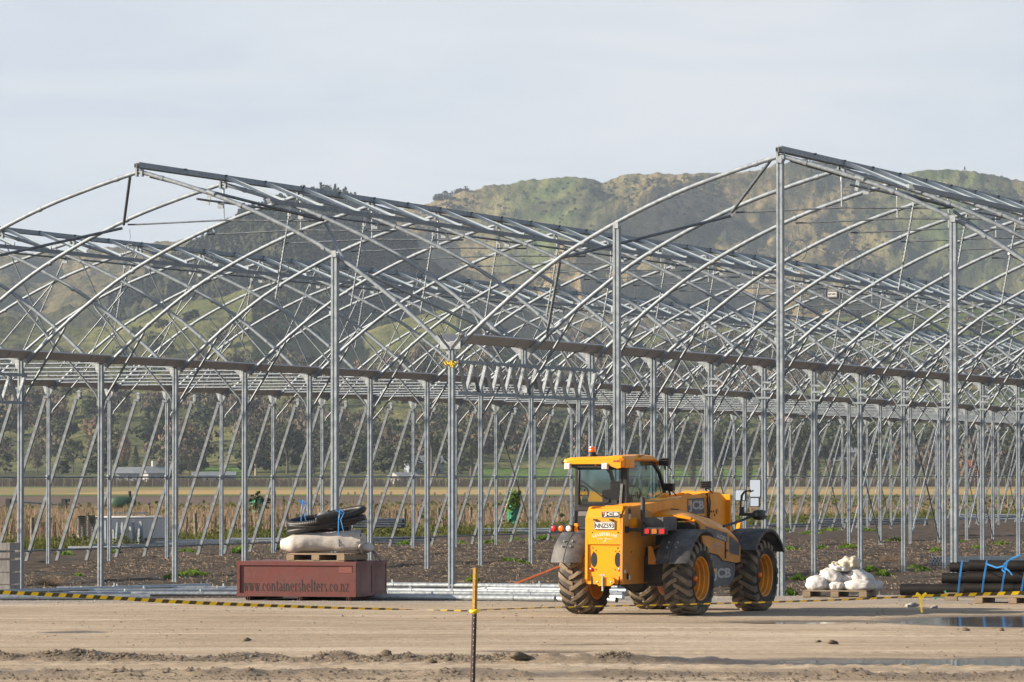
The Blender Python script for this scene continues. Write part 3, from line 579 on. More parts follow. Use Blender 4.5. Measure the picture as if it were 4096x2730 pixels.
# ------------------------------------------------------------------ hills (local frame, x = to the right, y = away)
KU = 10708.0
def e_of(v): return (1092.6-v)/KU
def curve(pts):
    P = np.array(pts, float); return lambda u: np.interp(u, P[:, 0], P[:, 1])
c_main = curve([(-900, 640), (300, 560), (700, 510), (930, 474), (965, 466), (1010, 450), (1065, 434), (1130, 424), (1200, 410), (1290, 400), (1340, 401), (1380, 413), (1410, 404), (1440, 396), (1500, 393), (1580, 390), (1640, 391), (1690, 390), (1760, 380), (1815, 368), (1870, 364), (1930, 378), (1990, 396), (2060, 397), (2110, 387), (2180, 382), (2240, 388), (2300, 398), (2360, 410), (2800, 450), (3300, 520)])
c_for = curve([(-900, 760), (100, 720), (300, 660), (370, 612), (420, 590), (450, 568), (480, 548), (515, 524), (565, 492), (615, 472), (660, 456), (711, 444), (776, 446), (830, 470), (900, 520), (1000, 600), (1150, 690), (1400, 800), (3300, 900)])
c_left = curve([(-900, 560), (-200, 600), (0, 622), (22, 624), (68, 640), (99, 645), (154, 628), (239, 621), (308, 613), (366, 600), (500, 590), (900, 600), (3300, 800)])
c_mid = curve([(-900, 700), (0, 720), (200, 745), (240, 738), (400, 690), (513, 668), (580, 642), (640, 690), (800, 760), (940, 720), (1050, 690), (1130, 720), (1250, 800), (1500, 760), (1700, 740), (1900, 720), (2100, 700), (2353, 690), (3300, 650)])
c_apr = curve([(-900, 880), (0, 900), (200, 850), (420, 880), (560, 850), (800, 870), (1000, 850), (1200, 880), (1500, 860), (1700, 900), (2000, 860), (2353, 850), (3300, 840)])
def lay(u, d, c, D, w0, w1, pw=1.3):
    h = e_of(c(u))*D; t = np.where(d < D, np.clip((d-(D-w0))/w0, 0, 1), np.clip(1-(d-D)/w1, 0, 1))
    s = np.where(d < D, t**pw, t*t*(3-2*t)); return h*s
def hill_parts(u, d, s):
    x0_ = s*d; x = x0_-0.22*(d-3400)
    g = fbm(x/230.0+0.25*fbm(x/60., d/90., 3, 71), d/620.0, 5, 61); g = np.clip((g-0.5)*2.0+0.5, 0, 1); rg = 1-np.abs(2*g-1)          # spurs running down towards the plain
    n2 = fbm(x0_/48., d/70., 4, 63); g2 = np.abs(2*fbm(x/62.+0.5*fbm(x/30., d/40., 2, 72), d/240., 4, 65)-1); hm_ = fbm(x0_/8., d/13., 3, 66)-0.5
    L_ = []
    for (c, D, w0, w1, pw, amp) in ((c_left, 3500, 1500, 900, 1.15, 22), (c_main, 4100, 1900, 1100, 1.05, 80), (c_for, 2900, 1000, 600, 1.1, 22), (c_mid, 2300, 900, 500, 1.25, 17), (c_apr, 1800, 620, 400, 1.35, 7)):
        h = lay(u, d, c, D, w0, w1, pw); fall = np.clip((D-d)/260.0, 0, 1)*np.clip(h/45.0, 0, 1)
        L_.append(h-amp*fall*(1.35*(1-rg)+0.40*(n2-0.3)-0.14*np.clip(g2*2.2, 0, 1)+0.05)+np.clip(h/30., 0, 1)*hm_*(5.0 if D > 2500 else 2.2))
    return L_
def hill_z(s, d):
    u = 1176.5+s*KU; L_ = hill_parts(u, d, s)
    z = np.zeros_like(d); k = np.zeros_like(d, dtype=int)
    for i, h in enumerate(L_):
        k = np.where(h > z, i+1, k); z = np.maximum(z, h)
    t = np.clip((d-1140)/350., 0, 1); z = np.maximum(z, t*8.0*(0.6+0.8*fbm(s*d/90., d/200., 2, 77))); return z, k
ss = np.linspace(-0.17, 0.19, 1150); hd = np.concatenate([np.arange(1140, 2400, 7.0), np.arange(2400, 4200, 9.0), np.arange(4200, 5300, 40.0)])
S_, D_ = np.meshgrid(ss, hd); Zh, Kh = hill_z(S_, D_); Xh = S_*D_
sp = fbm(Xh/9., D_/9., 3, 81); scr = np.clip((fbm(Xh/70., D_/120., 4, 82)-0.47)*5, 0, 1)
woody = np.where(Kh == 3, 1.0, np.where(Kh == 2, 0.45, 0.30))
bush = np.clip((sp-0.45)*4, 0, 1)*np.clip(scr+0.25, 0, 1)*woody*np.clip((D_-1300)/300, 0, 1)
Zr = Zh+bush*np.where(Kh == 3, 9.0, 4.5)-0.3
hm = bpy.data.materials.new('hillside'); hm.use_nodes = True; t = hm.node_tree; p = t.nodes['Principled BSDF']; p.inputs['Roughness'].default_value = 0.95; p.inputs['Specular IOR Level'].default_value = 0.1
n = t.nodes.new; l = t.links.new
tcn = n('ShaderNodeTexCoord')
def nz(s_, d_=6, st=(1, 0.6, 1)):
    mpn = n('ShaderNodeMapping'); mpn.inputs['Scale'].default_value = st; l(tcn.outputs['Object'], mpn.inputs['Vector']); q = n('ShaderNodeTexNoise'); q.inputs['Scale'].default_value = s_; q.inputs['Detail'].default_value = d_; q.inputs['Roughness'].default_value = 0.65; l(mpn.outputs['Vector'], q.inputs['Vector']); return q.outputs['Fac']
def ramp(f, stops):
    r = n('ShaderNodeValToRGB'); e = r.color_ramp.elements; e[0].position, e[0].color = stops[0][0], (*stops[0][1], 1); e[1].position, e[1].color = stops[-1][0], (*stops[-1][1], 1)
    for a, c in stops[1:-1]: x = e.new(a); x.color = (*c, 1)
    l(f, r.inputs['Fac']); return r.outputs['Color']
tuss = ramp(nz(0.11, 10), [(0.31, (0.04209, 0.05051, 0.02104)), (0.41, (0.109, 0.09552, 0.04153)), (0.49, (0.192, 0.1505, 0.07268)), (0.60, (0.2492, 0.192, 0.1038))])
gras = ramp(nz(0.03, 9), [(0.36, (0.0432, 0.0672, 0.0216)), (0.5, (0.0768, 0.1056, 0.0312)), (0.64, (0.15, 0.1536, 0.0552))])
scrb = ramp(nz(0.10, 9), [(0.38, (0.01732, 0.02309, 0.01154)), (0.52, (0.03367, 0.0404, 0.01924)), (0.65, (0.07215, 0.06349, 0.03367))])
a1 = n('ShaderNodeAttribute'); a1.attribute_name = 'grass'; a2 = n('ShaderNodeAttribute'); a2.attribute_name = 'scrub'
m1 = n('ShaderNodeMixRGB'); l(a1.outputs['Fac'], m1.inputs[0]); l(tuss, m1.inputs[1]); l(gras, m1.inputs[2])
a3 = n('ShaderNodeAttribute'); a3.attribute_name = 'paddock'; m0 = n('ShaderNodeMixRGB'); l(a3.outputs['Fac'], m0.inputs[0]); l(m1.outputs[0], m0.inputs[1]); m0.inputs[2].default_value = (0.085, 0.165, 0.028, 1)
m2 = n('ShaderNodeMixRGB'); l(a2.outputs['Fac'], m2.inputs[0]); l(m0.outputs[0], m2.inputs[1]); l(scrb, m2.inputs[2]); l(m2.outputs[0], p.inputs['Base Color'])
bp = n('ShaderNodeBump'); bp.inputs['Strength'].default_value = 1.0; bp.inputs['Distance'].default_value = 9.0; l(nz(0.07, 8), bp.inputs['Height']); l(bp.outputs['Normal'], p.inputs['Normal'])
hills = frame(npmesh('hills', np.stack([Xh, D_, Zr], -1).reshape(-1, 3), gridF(len(ss), len(hd)), hm, smooth=True)); tag(hills, kind='structure')
gpatch = np.clip((fbm(Xh/260.+3, D_/420., 4, 91)-0.46)*6, 0, 1)
U_ = 1176.5+S_*KU
topg = np.exp(-((U_-1270)/150)**2)*np.clip((D_-3650)/200, 0, 1)+np.exp(-((U_-2190)/190)**2)*np.clip((D_-3500)/200, 0, 1)
grass = np.where((Kh == 3) & (U_ > 930), np.clip(gpatch*1.2, 0, 1), 0)+np.where(Kh == 3, 0, 1)*np.where((Kh >= 4) | (Kh == 0), 0.75+0.25*gpatch, np.where(Kh == 2, np.clip(0.45*gpatch+topg, 0, 1), np.where(Kh == 1, 0.4*gpatch, 0.2)))
lowscr = np.clip((fbm(Xh/85., D_/150., 4, 92)-0.50)*7, 0, 1)
scrub = np.where(Kh == 3, np.where(U_ < 930, 0.97, np.clip(1.9*scr-0.1+bush, 0.15, 0.95)), np.where(Kh == 2, np.clip(bush*1.0+0.12*scr+0.75*np.clip((fbm(Xh/34., D_/60., 4, 96)-0.55)*7, 0, 1), 0, 0.92), np.where(Kh == 1, np.clip(0.5*lowscr+bush+0.5, 0, 1), np.clip(0.8*lowscr+bush, 0, 1))))
pad = ((((U_ > 462) & (U_ < 572) & (D_ < 1340)) | ((U_ > 1080) & (U_ < 1325) & (D_ < 1340)) | ((U_ > 1480) & (U_ < 1770) & (D_ < 1320)))*1.0)*np.clip(0.65+0.7*(fbm(Xh/30., D_/60., 3, 97)-0.3), 0, 1)
scrub = scrub*(1-pad); attr(hills, 'paddock', pad)
attr(hills, 'grass', grass); attr(hills, 'scrub', np.clip(scrub, 0, 1))

# ------------------------------------------------------------------ foliage
M['leaf_dark'] = leafmat('dark_evergreen_leaves', (0.020, 0.029, 0.013), (0.056, 0.068, 0.028), 0.25)
M['leaf_gum'] = leafmat('olive_gum_leaves', (0.03188, 0.04038, 0.01912), (0.08712, 0.09137, 0.03825), 0.3)
M['leaf_pine'] = leafmat('pine_needles', (0.0085, 0.01445, 0.0085), (0.0221, 0.0306, 0.0153), 0.2, 0.1)
M['twig_brown'] = leafmat('bare_brown_twigs', (0.078, 0.062, 0.047), (0.142, 0.114, 0.083), 0.3, 0.1)
M['twig_dark'] = leafmat('bare_grey_twigs', (0.0425, 0.034, 0.02805), (0.0765, 0.0612, 0.0476), 0.3, 0.1)
M['leaf_rust'] = leafmat('rust_autumn_leaves', (0.2125, 0.07969, 0.03188), (0.3187, 0.1328, 0.04781), 0.3)
M['leaf_russet'] = leafmat('russet_willow_twigs', (0.125, 0.082, 0.048), (0.195, 0.135, 0.078), 0.3, 0.1)
M['leaf_red'] = leafmat('dull_red_autumn_leaves', (0.1487, 0.05844, 0.0425), (0.2125, 0.09563, 0.05844), 0.3)
M['leaf_green'] = leafmat('fresh_weed_leaves', (0.07, 0.135, 0.016), (0.15, 0.235, 0.035), 3.0, 0.4)
M['leaf_shrub'] = leafmat('yellowish_shrub_leaves', (0.06375, 0.0663, 0.02125), (0.1275, 0.1105, 0.034), 0.4)
M['bark'] = mat('tree_bark', (0.06, 0.045, 0.035), (0.12, 0.10, 0.08), scale=2, rough=0.95)
M['bark_pale'] = mat('pale_gum_bark', (0.30, 0.24, 0.19), (0.42, 0.35, 0.28), scale=1, rough=0.9)
def quads(C_, size, rs, elong=1.0, upbias=0.0, nrm=None):
    n_ = len(C_); a = rs.normal(size=(n_, 3)); a[:, 2] += upbias*np.sign(a[:, 2]+1e-6)*2; a /= np.linalg.norm(a, axis=1)[:, None]
    b_ = rs.normal(size=(n_, 3)); b_ -= a*(a*b_).sum(1)[:, None]; b_ /= np.linalg.norm(b_, axis=1)[:, None]
    if nrm is not None: b_ *= np.where((np.cross(a, b_)*nrm).sum(1) < 0, -1.0, 1.0)[:, None]      # leaves face outwards, so a crown has a lit and a shaded side
    sz = (size*(0.6+0.8*rs.random(n_)))[:, None] if np.ndim(size) == 0 else (size*(0.6+0.8*rs.random(n_)))[:, None]
    p = np.stack([C_+a*sz*elong, C_+b_*sz*0.75, C_-a*sz*elong, C_-b_*sz*0.75], 1).reshape(-1, 3)
    return p, np.arange(4*n_).reshape(-1, 4)
def crown_nrm(p_, kind):
    c = p_-np.array([0, 0, 0.55 if kind not in ('conifer', 'poplar') else 0.0]); c = c*np.array([1, 1, 1.0 if kind not in ('conifer', 'poplar') else 0.12]); return c/(np.linalg.norm(c, axis=1)[:, None]+1e-6)
def crown_pts(kind, n_, rs):      # unit tree: base at z 0, top at z 1, half width about 0.5
    if kind in ('conifer',):
        t_ = rs.random(n_)**0.8; z = 0.10+0.9*t_; r = (1-t_)*0.34*(0.55+0.45*np.abs(np.sin(z*26)))+0.015; a = rs.random(n_)*2*np.pi; q = np.sqrt(rs.random(n_)*0.7+0.3)
        return np.stack([r*q*np.cos(a), r*q*np.sin(a), z], 1)
    if kind == 'poplar':
        t_ = rs.random(n_); z = 0.08+0.92*t_; r = 0.14*np.sin(np.pi*np.clip(t_*0.92+0.06, 0, 1))**0.7; a = rs.random(n_)*2*np.pi; q = np.sqrt(rs.random(n_)); return np.stack([r*q*np.cos(a), r*q*np.sin(a), z], 1)
    k = {'gum': 34, 'broad': 30, 'bare': 36, 'shrub': 20}[kind]; lo = {'gum': 0.28, 'broad': 0.22, 'bare': 0.20, 'shrub': 0.12}[kind]
    cc = []; 
    while len(cc) < k:
        p_ = rs.uniform(-1, 1, 3)
        if 0.15 < np.linalg.norm(p_) < 1+0.25*rs.random(): cc.append((p_[0]*0.40, p_[1]*0.40, lo+(p_[2]+1)/2*(0.93-lo)))
    cc = np.array(cc); shr = 1-0.45*np.clip((cc[:, 2]-0.6)/0.4, 0, 1)-0.25*np.clip((0.4-cc[:, 2])/0.3, 0, 1); cc[:, :2] *= shr[:, None]
    i = rs.integers(0, k, n_); rad = (0.055+0.14*rs.random(k)**1.3)[i]
    v = rs.normal(size=(n_, 3)); v /= np.linalg.norm(v, axis=1)[:, None]; q = (0.55+0.45*rs.random(n_))[:, None]
    P_ = cc[i]+v*q*rad[:, None]*np.array([1, 1, 0.8]); CN['n'] = v*0.75+crown_nrm(P_, kind)*0.6+np.array([0, 0, 0.15]); CN['n'] /= np.linalg.norm(CN['n'], axis=1)[:, None]; return P_
def trunk_mb(kind, rs):
    b_ = MB()
    if kind in ('conifer', 'poplar'): b_.tube([(0, 0, -0.05), (0.004, 0, 0.4), (0, 0, 0.9)], [0.022, 0.014, 0.004], 6); return b_
    h = 0.18 if kind == 'shrub' else 0.34
    b_.tube([(0, 0, -0.05), (0.01, 0, h*0.5), (0.0, 0.01, h)], [0.034, 0.026, 0.022], 7)
    for i in range(6 if kind != 'bare' else 9):
        a = i*2.4+rs.random(); e_ = 0.26+0.12*rs.random(); z1 = h+0.2+0.25*rs.random()
        b_.tube([(0, 0, h*0.85), (e_*0.45*math.cos(a), e_*0.45*math.sin(a), (h+z1)/2+0.02), (e_*math.cos(a), e_*math.sin(a), z1)], [0.016, 0.010, 0.004], 5)
    return b_
PROTO = {}; CN = {}
def crown(kind, n_, rs):
    CN['n'] = None; p_ = crown_pts(kind, n_, rs); return p_, (CN['n'] if CN['n'] is not None else crown_nrm(p_, kind))
def proto(kind, var, n_, size, elong=1.0, up=0.0):
    rs = np.random.default_rng(100+var*13+len(kind)*7+ord(kind[0])); p_, cn = crown(kind, n_, rs); V_, F_ = quads(p_, size, rs, elong, up, cn)
    me = bpy.data.meshes.new('crown'); me.from_pydata(V_.tolist(), [], F_.tolist()); me.update(); me.polygons.foreach_set('use_smooth', [True]*len(F_)); me.normals_split_custom_set_from_vertices(np.repeat(cn, 4, 0).tolist()); PROTO[(kind, var)] = (me, trunk_mb(kind, rs).mesh('trunk'))
for v_ in range(3):
    proto('gum', v_, 2300, 0.022); proto('broad', v_, 2300, 0.022); proto('bare', v_, 3600, 0.010, 2.6, 0.6); proto('conifer', v_, 1200, 0.026); proto('poplar', v_, 900, 0.010, 3.6, 1.2); proto('shrub', v_, 1100, 0.032)
def tree(name, label, cat, kind, u, vt, vb, wpx, d, leaf, bark='bark', var=0, group=None):
    """tree seen at u, crown top vt, foot vb (photo readings), wpx wide, d metres away"""
    s = (u-1176.5)/KU; zb = float(hill_z(np.array([[s]]), np.array([[d]]))[0][0, 0]) if d > 1140 else 0.0
    zt = CAM.z+(1092.6-vt)/KU*d; h = max(zt-zb, 1.5); wd = wpx/KU*d
    cr, tk = PROTO[(kind, var)]
    t_ = thing(name, label, cat, VW(s*d, d, zb-0.3), random.random()*6.28, group)
    sx = {'conifer': 0.66, 'poplar': 0.28}.get(kind, 1.0)
    c = link('crown', cr.copy() if False else cr, None, t_)
    if not cr.materials: cr.materials.append(M[leaf])
    c.material_slots[0].link = 'OBJECT'; c.material_slots[0].material = M[leaf]; c.scale = (wd/sx, wd/sx, h)
    k = link('trunk', tk, None, t_)
    if not tk.materials: tk.materials.append(M[bark])
    k.material_slots[0].link = 'OBJECT'; k.material_slots[0].material = M[bark]; k.scale = (min(wd/sx, h), min(wd/sx, h), h)
    return t_
T = tree
T('gum_tree', 'tall gum tree with pale forked trunk at its left edge, left of centre', 'tree', 'gum', 588, 985, 1112, 92, 1240, 'leaf_gum', 'bark_pale', 0)
T('gum_tree', 'large dark gum tree joined to the right of the pale trunked one', 'tree', 'gum', 660, 968, 1112, 108, 1260, 'leaf_dark', 'bark', 1)
T('round_tree', 'big round topped evergreen standing behind the white shed roof', 'tree', 'broad', 914, 1000, 1112, 118, 1250, 'leaf_gum', 'bark', 0)
T('dark_tree', 'dark evergreen clump right of the twin gum trees', 'tree', 'broad', 742, 1012, 1100, 44, 1300, 'leaf_dark', 'bark', 2)
T('bare_tree', 'grey leafless tree in front of the dark clump', 'tree', 'bare', 722, 1040, 1112, 60, 1230, 'twig_dark', 'bark', 0)
T('bare_tree', 'wide reddish leafless tree left of the round topped evergreen', 'tree', 'bare', 812, 1000, 1095, 86, 1420, 'twig_brown', 'bark', 1)
T('conifer_tree', 'narrow green conifer beside the reddish leafless tree', 'tree', 'conifer', 832, 1026, 1095, 32, 1300, 'leaf_dark', 'bark', 0)
T('round_bush', 'brown round bush below the reddish leafless tree', 'bush', 'shrub', 800, 1064, 1112, 46, 1240, 'twig_brown', 'bark', 0)
T('shrub', 'dark low shrub at the left edge of the picture', 'bush', 'shrub', 12, 1036, 1095, 64, 1280, 'leaf_dark', 'bark', 1)
T('bare_tree', 'brown leafless tree near the left edge', 'tree', 'bare', 86, 1012, 1100, 54, 1300, 'twig_brown', 'bark', 2)
T('evergreen_tree', 'tall dark green pointed tree on the left', 'tree', 'gum', 168, 1004, 1108, 62, 1290, 'leaf_dark', 'bark', 2)
T('round_bush', 'round dark bush in front of the tall pointed evergreen', 'bush', 'shrub', 206, 1064, 1112, 54, 1220, 'leaf_dark', 'bark', 2)
T('bare_tree', 'tall reddish leafless poplar like tree above the white house', 'tree', 'poplar', 286, 998, 1095, 36, 1350, 'leaf_red', 'bark', 0)
T('conifer_tree', 'dark pointed conifer left of the white house chimney', 'tree', 'conifer', 312, 1022, 1100, 30, 1320, 'leaf_dark', 'bark', 1)
T('dark_tree', 'dark bushy tree left of the dark conifer', 'tree', 'broad', 274, 1046, 1108, 44, 1280, 'leaf_dark', 'bark', 1)
T('shrub', 'olive shrub above the roof of the white house', 'bush', 'shrub', 362, 1064, 1104, 48, 1260, 'leaf_shrub', 'bark', 0)
T('evergreen_tree', 'wide grey green tree between the two white houses', 'tree', 'broad', 436, 1042, 1112, 92, 1240, 'leaf_gum', 'bark', 1)
T('evergreen_tree', 'dark green tree on the slope above the second white house', 'tree', 'broad', 440, 974, 1035, 62, 1560, 'leaf_dark', 'bark', 0)
T('olive_tree', 'olive green tree to the left of the palms', 'tree', 'shrub', 985, 1058, 1112, 60, 1230, 'leaf_shrub', 'bark', 1)
T('olive_tree', 'low yellow green shrubs between the palms', 'tree', 'shrub', 1046, 1060, 1112, 62, 1230, 'leaf_shrub', 'bark', 2)
T('olive_tree', 'yellow green shrub at the foot of the right palm', 'tree', 'shrub', 1090, 1064, 1112, 46, 1240, 'leaf_shrub', 'bark', 0)
T('dark_tree', 'dark tall evergreen right of the palms', 'tree', 'broad', 1112, 974, 1070, 84, 1480, 'leaf_dark', 'bark', 0)
T('gum_tree', 'grey gum tree with pale limbs above the green paddock', 'tree', 'gum', 1178, 952, 1072, 70, 1460, 'twig_dark', 'bark_pale', 2)
T('bare_tree', 'wide pale brown leafless willow behind the machine cab', 'tree', 'bare', 1268, 985, 1078, 96, 1420, 'twig_brown', 'bark', 0)
T('bare_tree', 'broad pale brown leafless willow right of the first one', 'tree', 'bare', 1350, 980, 1078, 110, 1440, 'twig_brown', 'bark', 1)
T('bare_tree', 'pale brown leafless tree above the machine cab', 'tree', 'bare', 1438, 992, 1078, 84, 1450, 'twig_brown', 'bark', 2)
T('gum_tree', 'tall grey green gum tree right of the machine mirrors', 'tree', 'gum', 1766, 968, 1116, 84, 1220, 'leaf_gum', 'bark_pale', 1)
T('dark_tree', 'tall dark tree beside the right gum tree', 'tree', 'gum', 1842, 974, 1116, 62, 1230, 'leaf_dark', 'bark', 0)
T('rust_tree', 'round rust orange autumn tree near the right edge', 'tree', 'broad', 2238, 1052, 1116, 76, 1160, 'leaf_rust', 'bark', 2)
T('dark_tree', 'dark evergreen bush right of the rust orange tree', 'bush', 'shrub', 2318, 1058, 1118, 80, 1180, 'leaf_dark', 'bark', 1)
T('bare_tree', 'pale brown leafless tree above the houses on the right', 'tree', 'bare', 1892, 1006, 1060, 46, 1420, 'twig_brown', 'bark', 0)
T('bare_tree', 'brown leafless tree above the grey house on the right', 'tree', 'bare', 2110, 990, 1058, 66, 1460, 'twig_brown', 'bark', 1)
for i in range(24):
    u = 1590+i*32+random.uniform(-5, 5)
    T('bare_poplar', 'dark leafless poplar in the windbreak row behind the fields on the right', 'tree', 'poplar', u, 1049+random.uniform(-5, 7), 1117, 20, 1165+random.uniform(-8, 8), 'twig_dark', 'bark', i % 3, 'leafless windbreak row')
# palms
def palm(u, vt, vb, d, label):
    s = (u-1176.5)/KU; zb = float(hill_z(np.array([[s]]), np.array([[d]]))[0][0, 0]); h = CAM.z+(1092.6-vt)/KU*d-zb
    t_ = thing('palm_tree', label, 'palm', VW(s*d, d, zb-0.3)); b = MB(); b.tube([(0, 0, 0), (0.1, 0, h*0.5), (0, 0, h*0.86)], [0.45, 0.36, 0.34], 7); b.build('trunk', 'bark', t_)
    b = MB(); rs = np.random.default_rng(int(u))
    for i in range(46):
        a = rs.random()*6.28; el = rs.uniform(-0.9, 1.3); L1 = 2.6+rs.random(); pts = [Vector((0, 0, h*0.87))]
        for j in range(1, 5): q = j/4; pts.append(Vector((math.cos(a)*math.cos(el)*L1*q, math.sin(a)*math.cos(el)*L1*q, h*0.87+L1*q*math.sin(el)-0.9*q*q*math.cos(el))))
        for p0, p1 in zip(pts, pts[1:]): b.bar(p0, p1, 0.42, 0.03)
    b.build('crown', 'leaf_gum', t_)
palm(992, 1003, 1110, 1210, 'taller left palm of the close pair right of the round evergreen'); palm(1003, 1012, 1110, 1214, 'shorter right palm of the close pair right of the round evergreen'); palm(1083, 1010, 1110, 1212, 'single palm right of the gutter post in the centre')
# woods and scattered trees on the slopes
def forest(name, n_, us, ds, kinds, hr, wr, leaf, seed, per, size, elong=1.0, up=0.0, mask=None, kmask=None):
    rs = np.random.default_rng(seed); s = (rs.uniform(us[0], us[1], n_*5)-1176.5)/KU; d = rs.uniform(ds[0], ds[1], n_*5)
    z, k = hill_z(s, d); ok = np.ones(len(s), bool)
    if kmask is not None: ok &= np.isin(k, kmask)
    if mask is not None: ok &= mask(s*d, d)
    uu = 1176.5+s*KU
    if ds[0] < 2300 and kmask is None and ds[1] < 3000: ok &= ~(((uu > 468) & (uu < 568) & (d < 1420)) | ((uu > 1086) & (uu < 1318) & (d < 1400)) | ((uu > 700) & (uu < 790) & (d < 1340)) | ((uu > 1490) & (uu < 1760) & (d < 1360)))
    s, d, z = s[ok][:n_], d[ok][:n_], z[ok][:n_]; Vs = []; Ns = []; n0 = len(s)
    for kd in kinds:
        idx = np.arange(n0)[rs.integers(0, len(kinds), n0) == kinds.index(kd)]
        for i in idx:
            h = rs.uniform(*hr); wd = h*rs.uniform(*wr); p_, cn = crown(kd, per, rs); p_ = p_*np.array([wd, wd, h])+np.array([s[i]*d[i], d[i], z[i]-0.5]); Vs.append(quads(p_, size, rs, elong, up, cn)[0]); Ns.append(np.repeat(cn, 4, 0))
    V_ = np.concatenate(Vs); return tag(frame(npmesh(name, V_, np.arange(len(V_)).reshape(-1, 4), leaf, nrm=np.concatenate(Ns))), kind='stuff')
clump = lambda sd, th, sc_=70.: (lambda x, d: fbm(x/sc_, d/(sc_*1.8), 3, sd) > th)
forest('pine_forest', 3600, (250, 960), (2250, 2960), ['conifer'], (5, 10), (0.55, 0.9), 'leaf_pine', 201, 26, 1.05, kmask=[3])
forest('pine_forest', 150, (300, 860), (2700, 2930), ['conifer'], (4, 8), (0.4, 0.6), 'leaf_pine', 211, 60, 0.8, kmask=[3])
forest('bare_woodland', 125, (-60, 2420), (1350, 2250), ['bare', 'broad'], (8, 15), (0.9, 1.5), 'twig_brown', 202, 520, 0.34, 2.0, 0.5, clump(301, 0.54))
forest('grey_woodland', 75, (-60, 2420), (1350, 2250), ['bare', 'broad'], (8, 15), (0.8, 1.4), 'twig_dark', 203, 480, 0.34, 2.0, 0.5, clump(302, 0.54))
forest('dark_woodland', 235, (-60, 2420), (1330, 2200), ['broad', 'gum'], (6, 13), (0.9, 1.5), 'leaf_dark', 204, 300, 0.60, mask=clump(303, 0.52))
forest('foot_woodland', 185, (-60, 2420), (1215, 1480), ['broad', 'gum', 'shrub'], (3, 13), (0.9, 1.5), 'leaf_dark', 205, 260, 0.60, mask=clump(304, 0.46, 40.))
forest('foot_woodland', 130, (-60, 2420), (1225, 1480), ['bare', 'broad', 'poplar'], (4, 12), (0.9, 1.4), 'twig_brown', 206, 480, 0.24, 2.2, 0.6, mask=clump(305, 0.50, 40.))
forest('gum_woodland', 85, (-60, 2420), (1300, 2150), ['broad', 'gum'], (6, 13), (0.9, 1.4), 'leaf_gum', 214, 300, 0.55, mask=clump(313, 0.50))
forest('russet_woodland', 70, (-60, 2420), (1280, 2000), ['bare', 'broad'], (6, 12), (0.9, 1.4), 'leaf_russet', 215, 480, 0.32, 1.8, 0.4, mask=clump(314, 0.52))
forest('hill_scrub', 1100, (850, 2420), (2700, 4080), ['shrub'], (1.5, 4.0), (1.1, 2.0), 'leaf_dark', 217, 22, 0.8, kmask=[2], mask=clump(316, 0.50))
forest('hill_scrub', 1500, (850, 2420), (2700, 4080), ['shrub'], (1.5, 4.5), (1.1, 2.2), 'leaf_gum', 207, 22, 0.9, kmask=[2], mask=clump(306, 0.50))
forest('ridge_trees', 26, (1835, 1945), (4050, 4150), ['conifer', 'broad'], (3.5, 6.5), (0.6, 1.1), 'leaf_pine', 208, 110, 0.7); forest('ridge_trees', 22, (1000, 1075), (4060, 4140), ['broad'], (4, 7), (1.2, 1.8), 'leaf_pine', 209, 110, 0.8); forest('ridge_trees', 26, (1330, 2350), (4060, 4140), ['conifer', 'shrub'], (1.5, 3.5), (0.6, 1.2), 'leaf_pine', 210, 60, 0.5)
# vineyard: bare canes and posts, a wall of brown verticals
rs = np.random.default_rng(5); n_ = 5200; x = rs.uniform(-140, 145, n_); d = 1005+rs.integers(0, 26, n_)*2.6; h = rs.uniform(1.0, 1.9, n_); w_ = rs.uniform(0.05, 0.14, n_); lx = rs.normal(0, 0.22, n_)
V = np.stack([np.stack([x-w_, d, 0*x-0.1], 1), np.stack([x+w_, d, 0*x-0.1], 1), np.stack([x+lx+w_*0.6, d+0.1, h], 1), np.stack([x+lx-w_*0.6, d+0.1, h], 1)], 1).reshape(-1, 3)
tag(frame(npmesh('vineyard_canes', V, np.arange(len(V)).reshape(-1, 4), 'twig_brown')), kind='stuff')
n_ = 420; x = rs.uniform(-140, 145, n_); d = 1004+rs.integers(0, 26, n_)*2.6; mb = MB()
for a, b_ in zip(x, d): mb.box((a, b_, 0.85), (0.14, 0.14, 1.9))
tag(frame(mb.build('vineyard_posts', 'post_pale')), kind='stuff')
# houses
def house(u, vb, d, wd, dp, hw, hr, wall, roof, label, rz=0.0, chim=False, nwin=3, hip=False):
    s = (u-1176.5)/KU; zt = CAM.z+(1092.6-vb)/KU*d
    h = thing('house', label, 'house', VW(s*d, d, zt), -YAW+rz)
    b = MB(); b.box((0, 0, hw/2-1.5), (wd, dp, hw+3)); b.build('wall', wall, h)
    b = MB(); e_ = 0.5; q = 0.25*wd if hip else 0.0
    b.add([(-wd/2-e_, -dp/2-e_, hw), (wd/2+e_, -dp/2-e_, hw), (wd/2+e_, dp/2+e_, hw), (-wd/2-e_, dp/2+e_, hw), (-wd/2-e_+q, 0, hw+hr), (wd/2+e_-q, 0, hw+hr)], [(0, 1, 5, 4), (2, 3, 4, 5), (0, 4, 3), (1, 2, 5), (3, 2, 1, 0)]); rf = b.build('roof', roof, h)
    if chim: b = MB(); b.box((-wd*0.2, 0, hw+hr+0.2), (0.9, 0.9, 2.2)); b.build('chimney', 'white', rf)
    for i in range(nwin):
        b = MB(); b.box((-wd/2+wd*(i+0.5)/nwin, -dp/2-0.01, hw*0.55), (1.3, 0.06, 1.1)); wn = b.build('window', 'white', h)
        b = MB(); b.box((-wd/2+wd*(i+0.5)/nwin, -dp/2-0.05, hw*0.55), (1.1, 0.04, 0.9)); b.build('pane', 'black_gloss', wn)
    return h
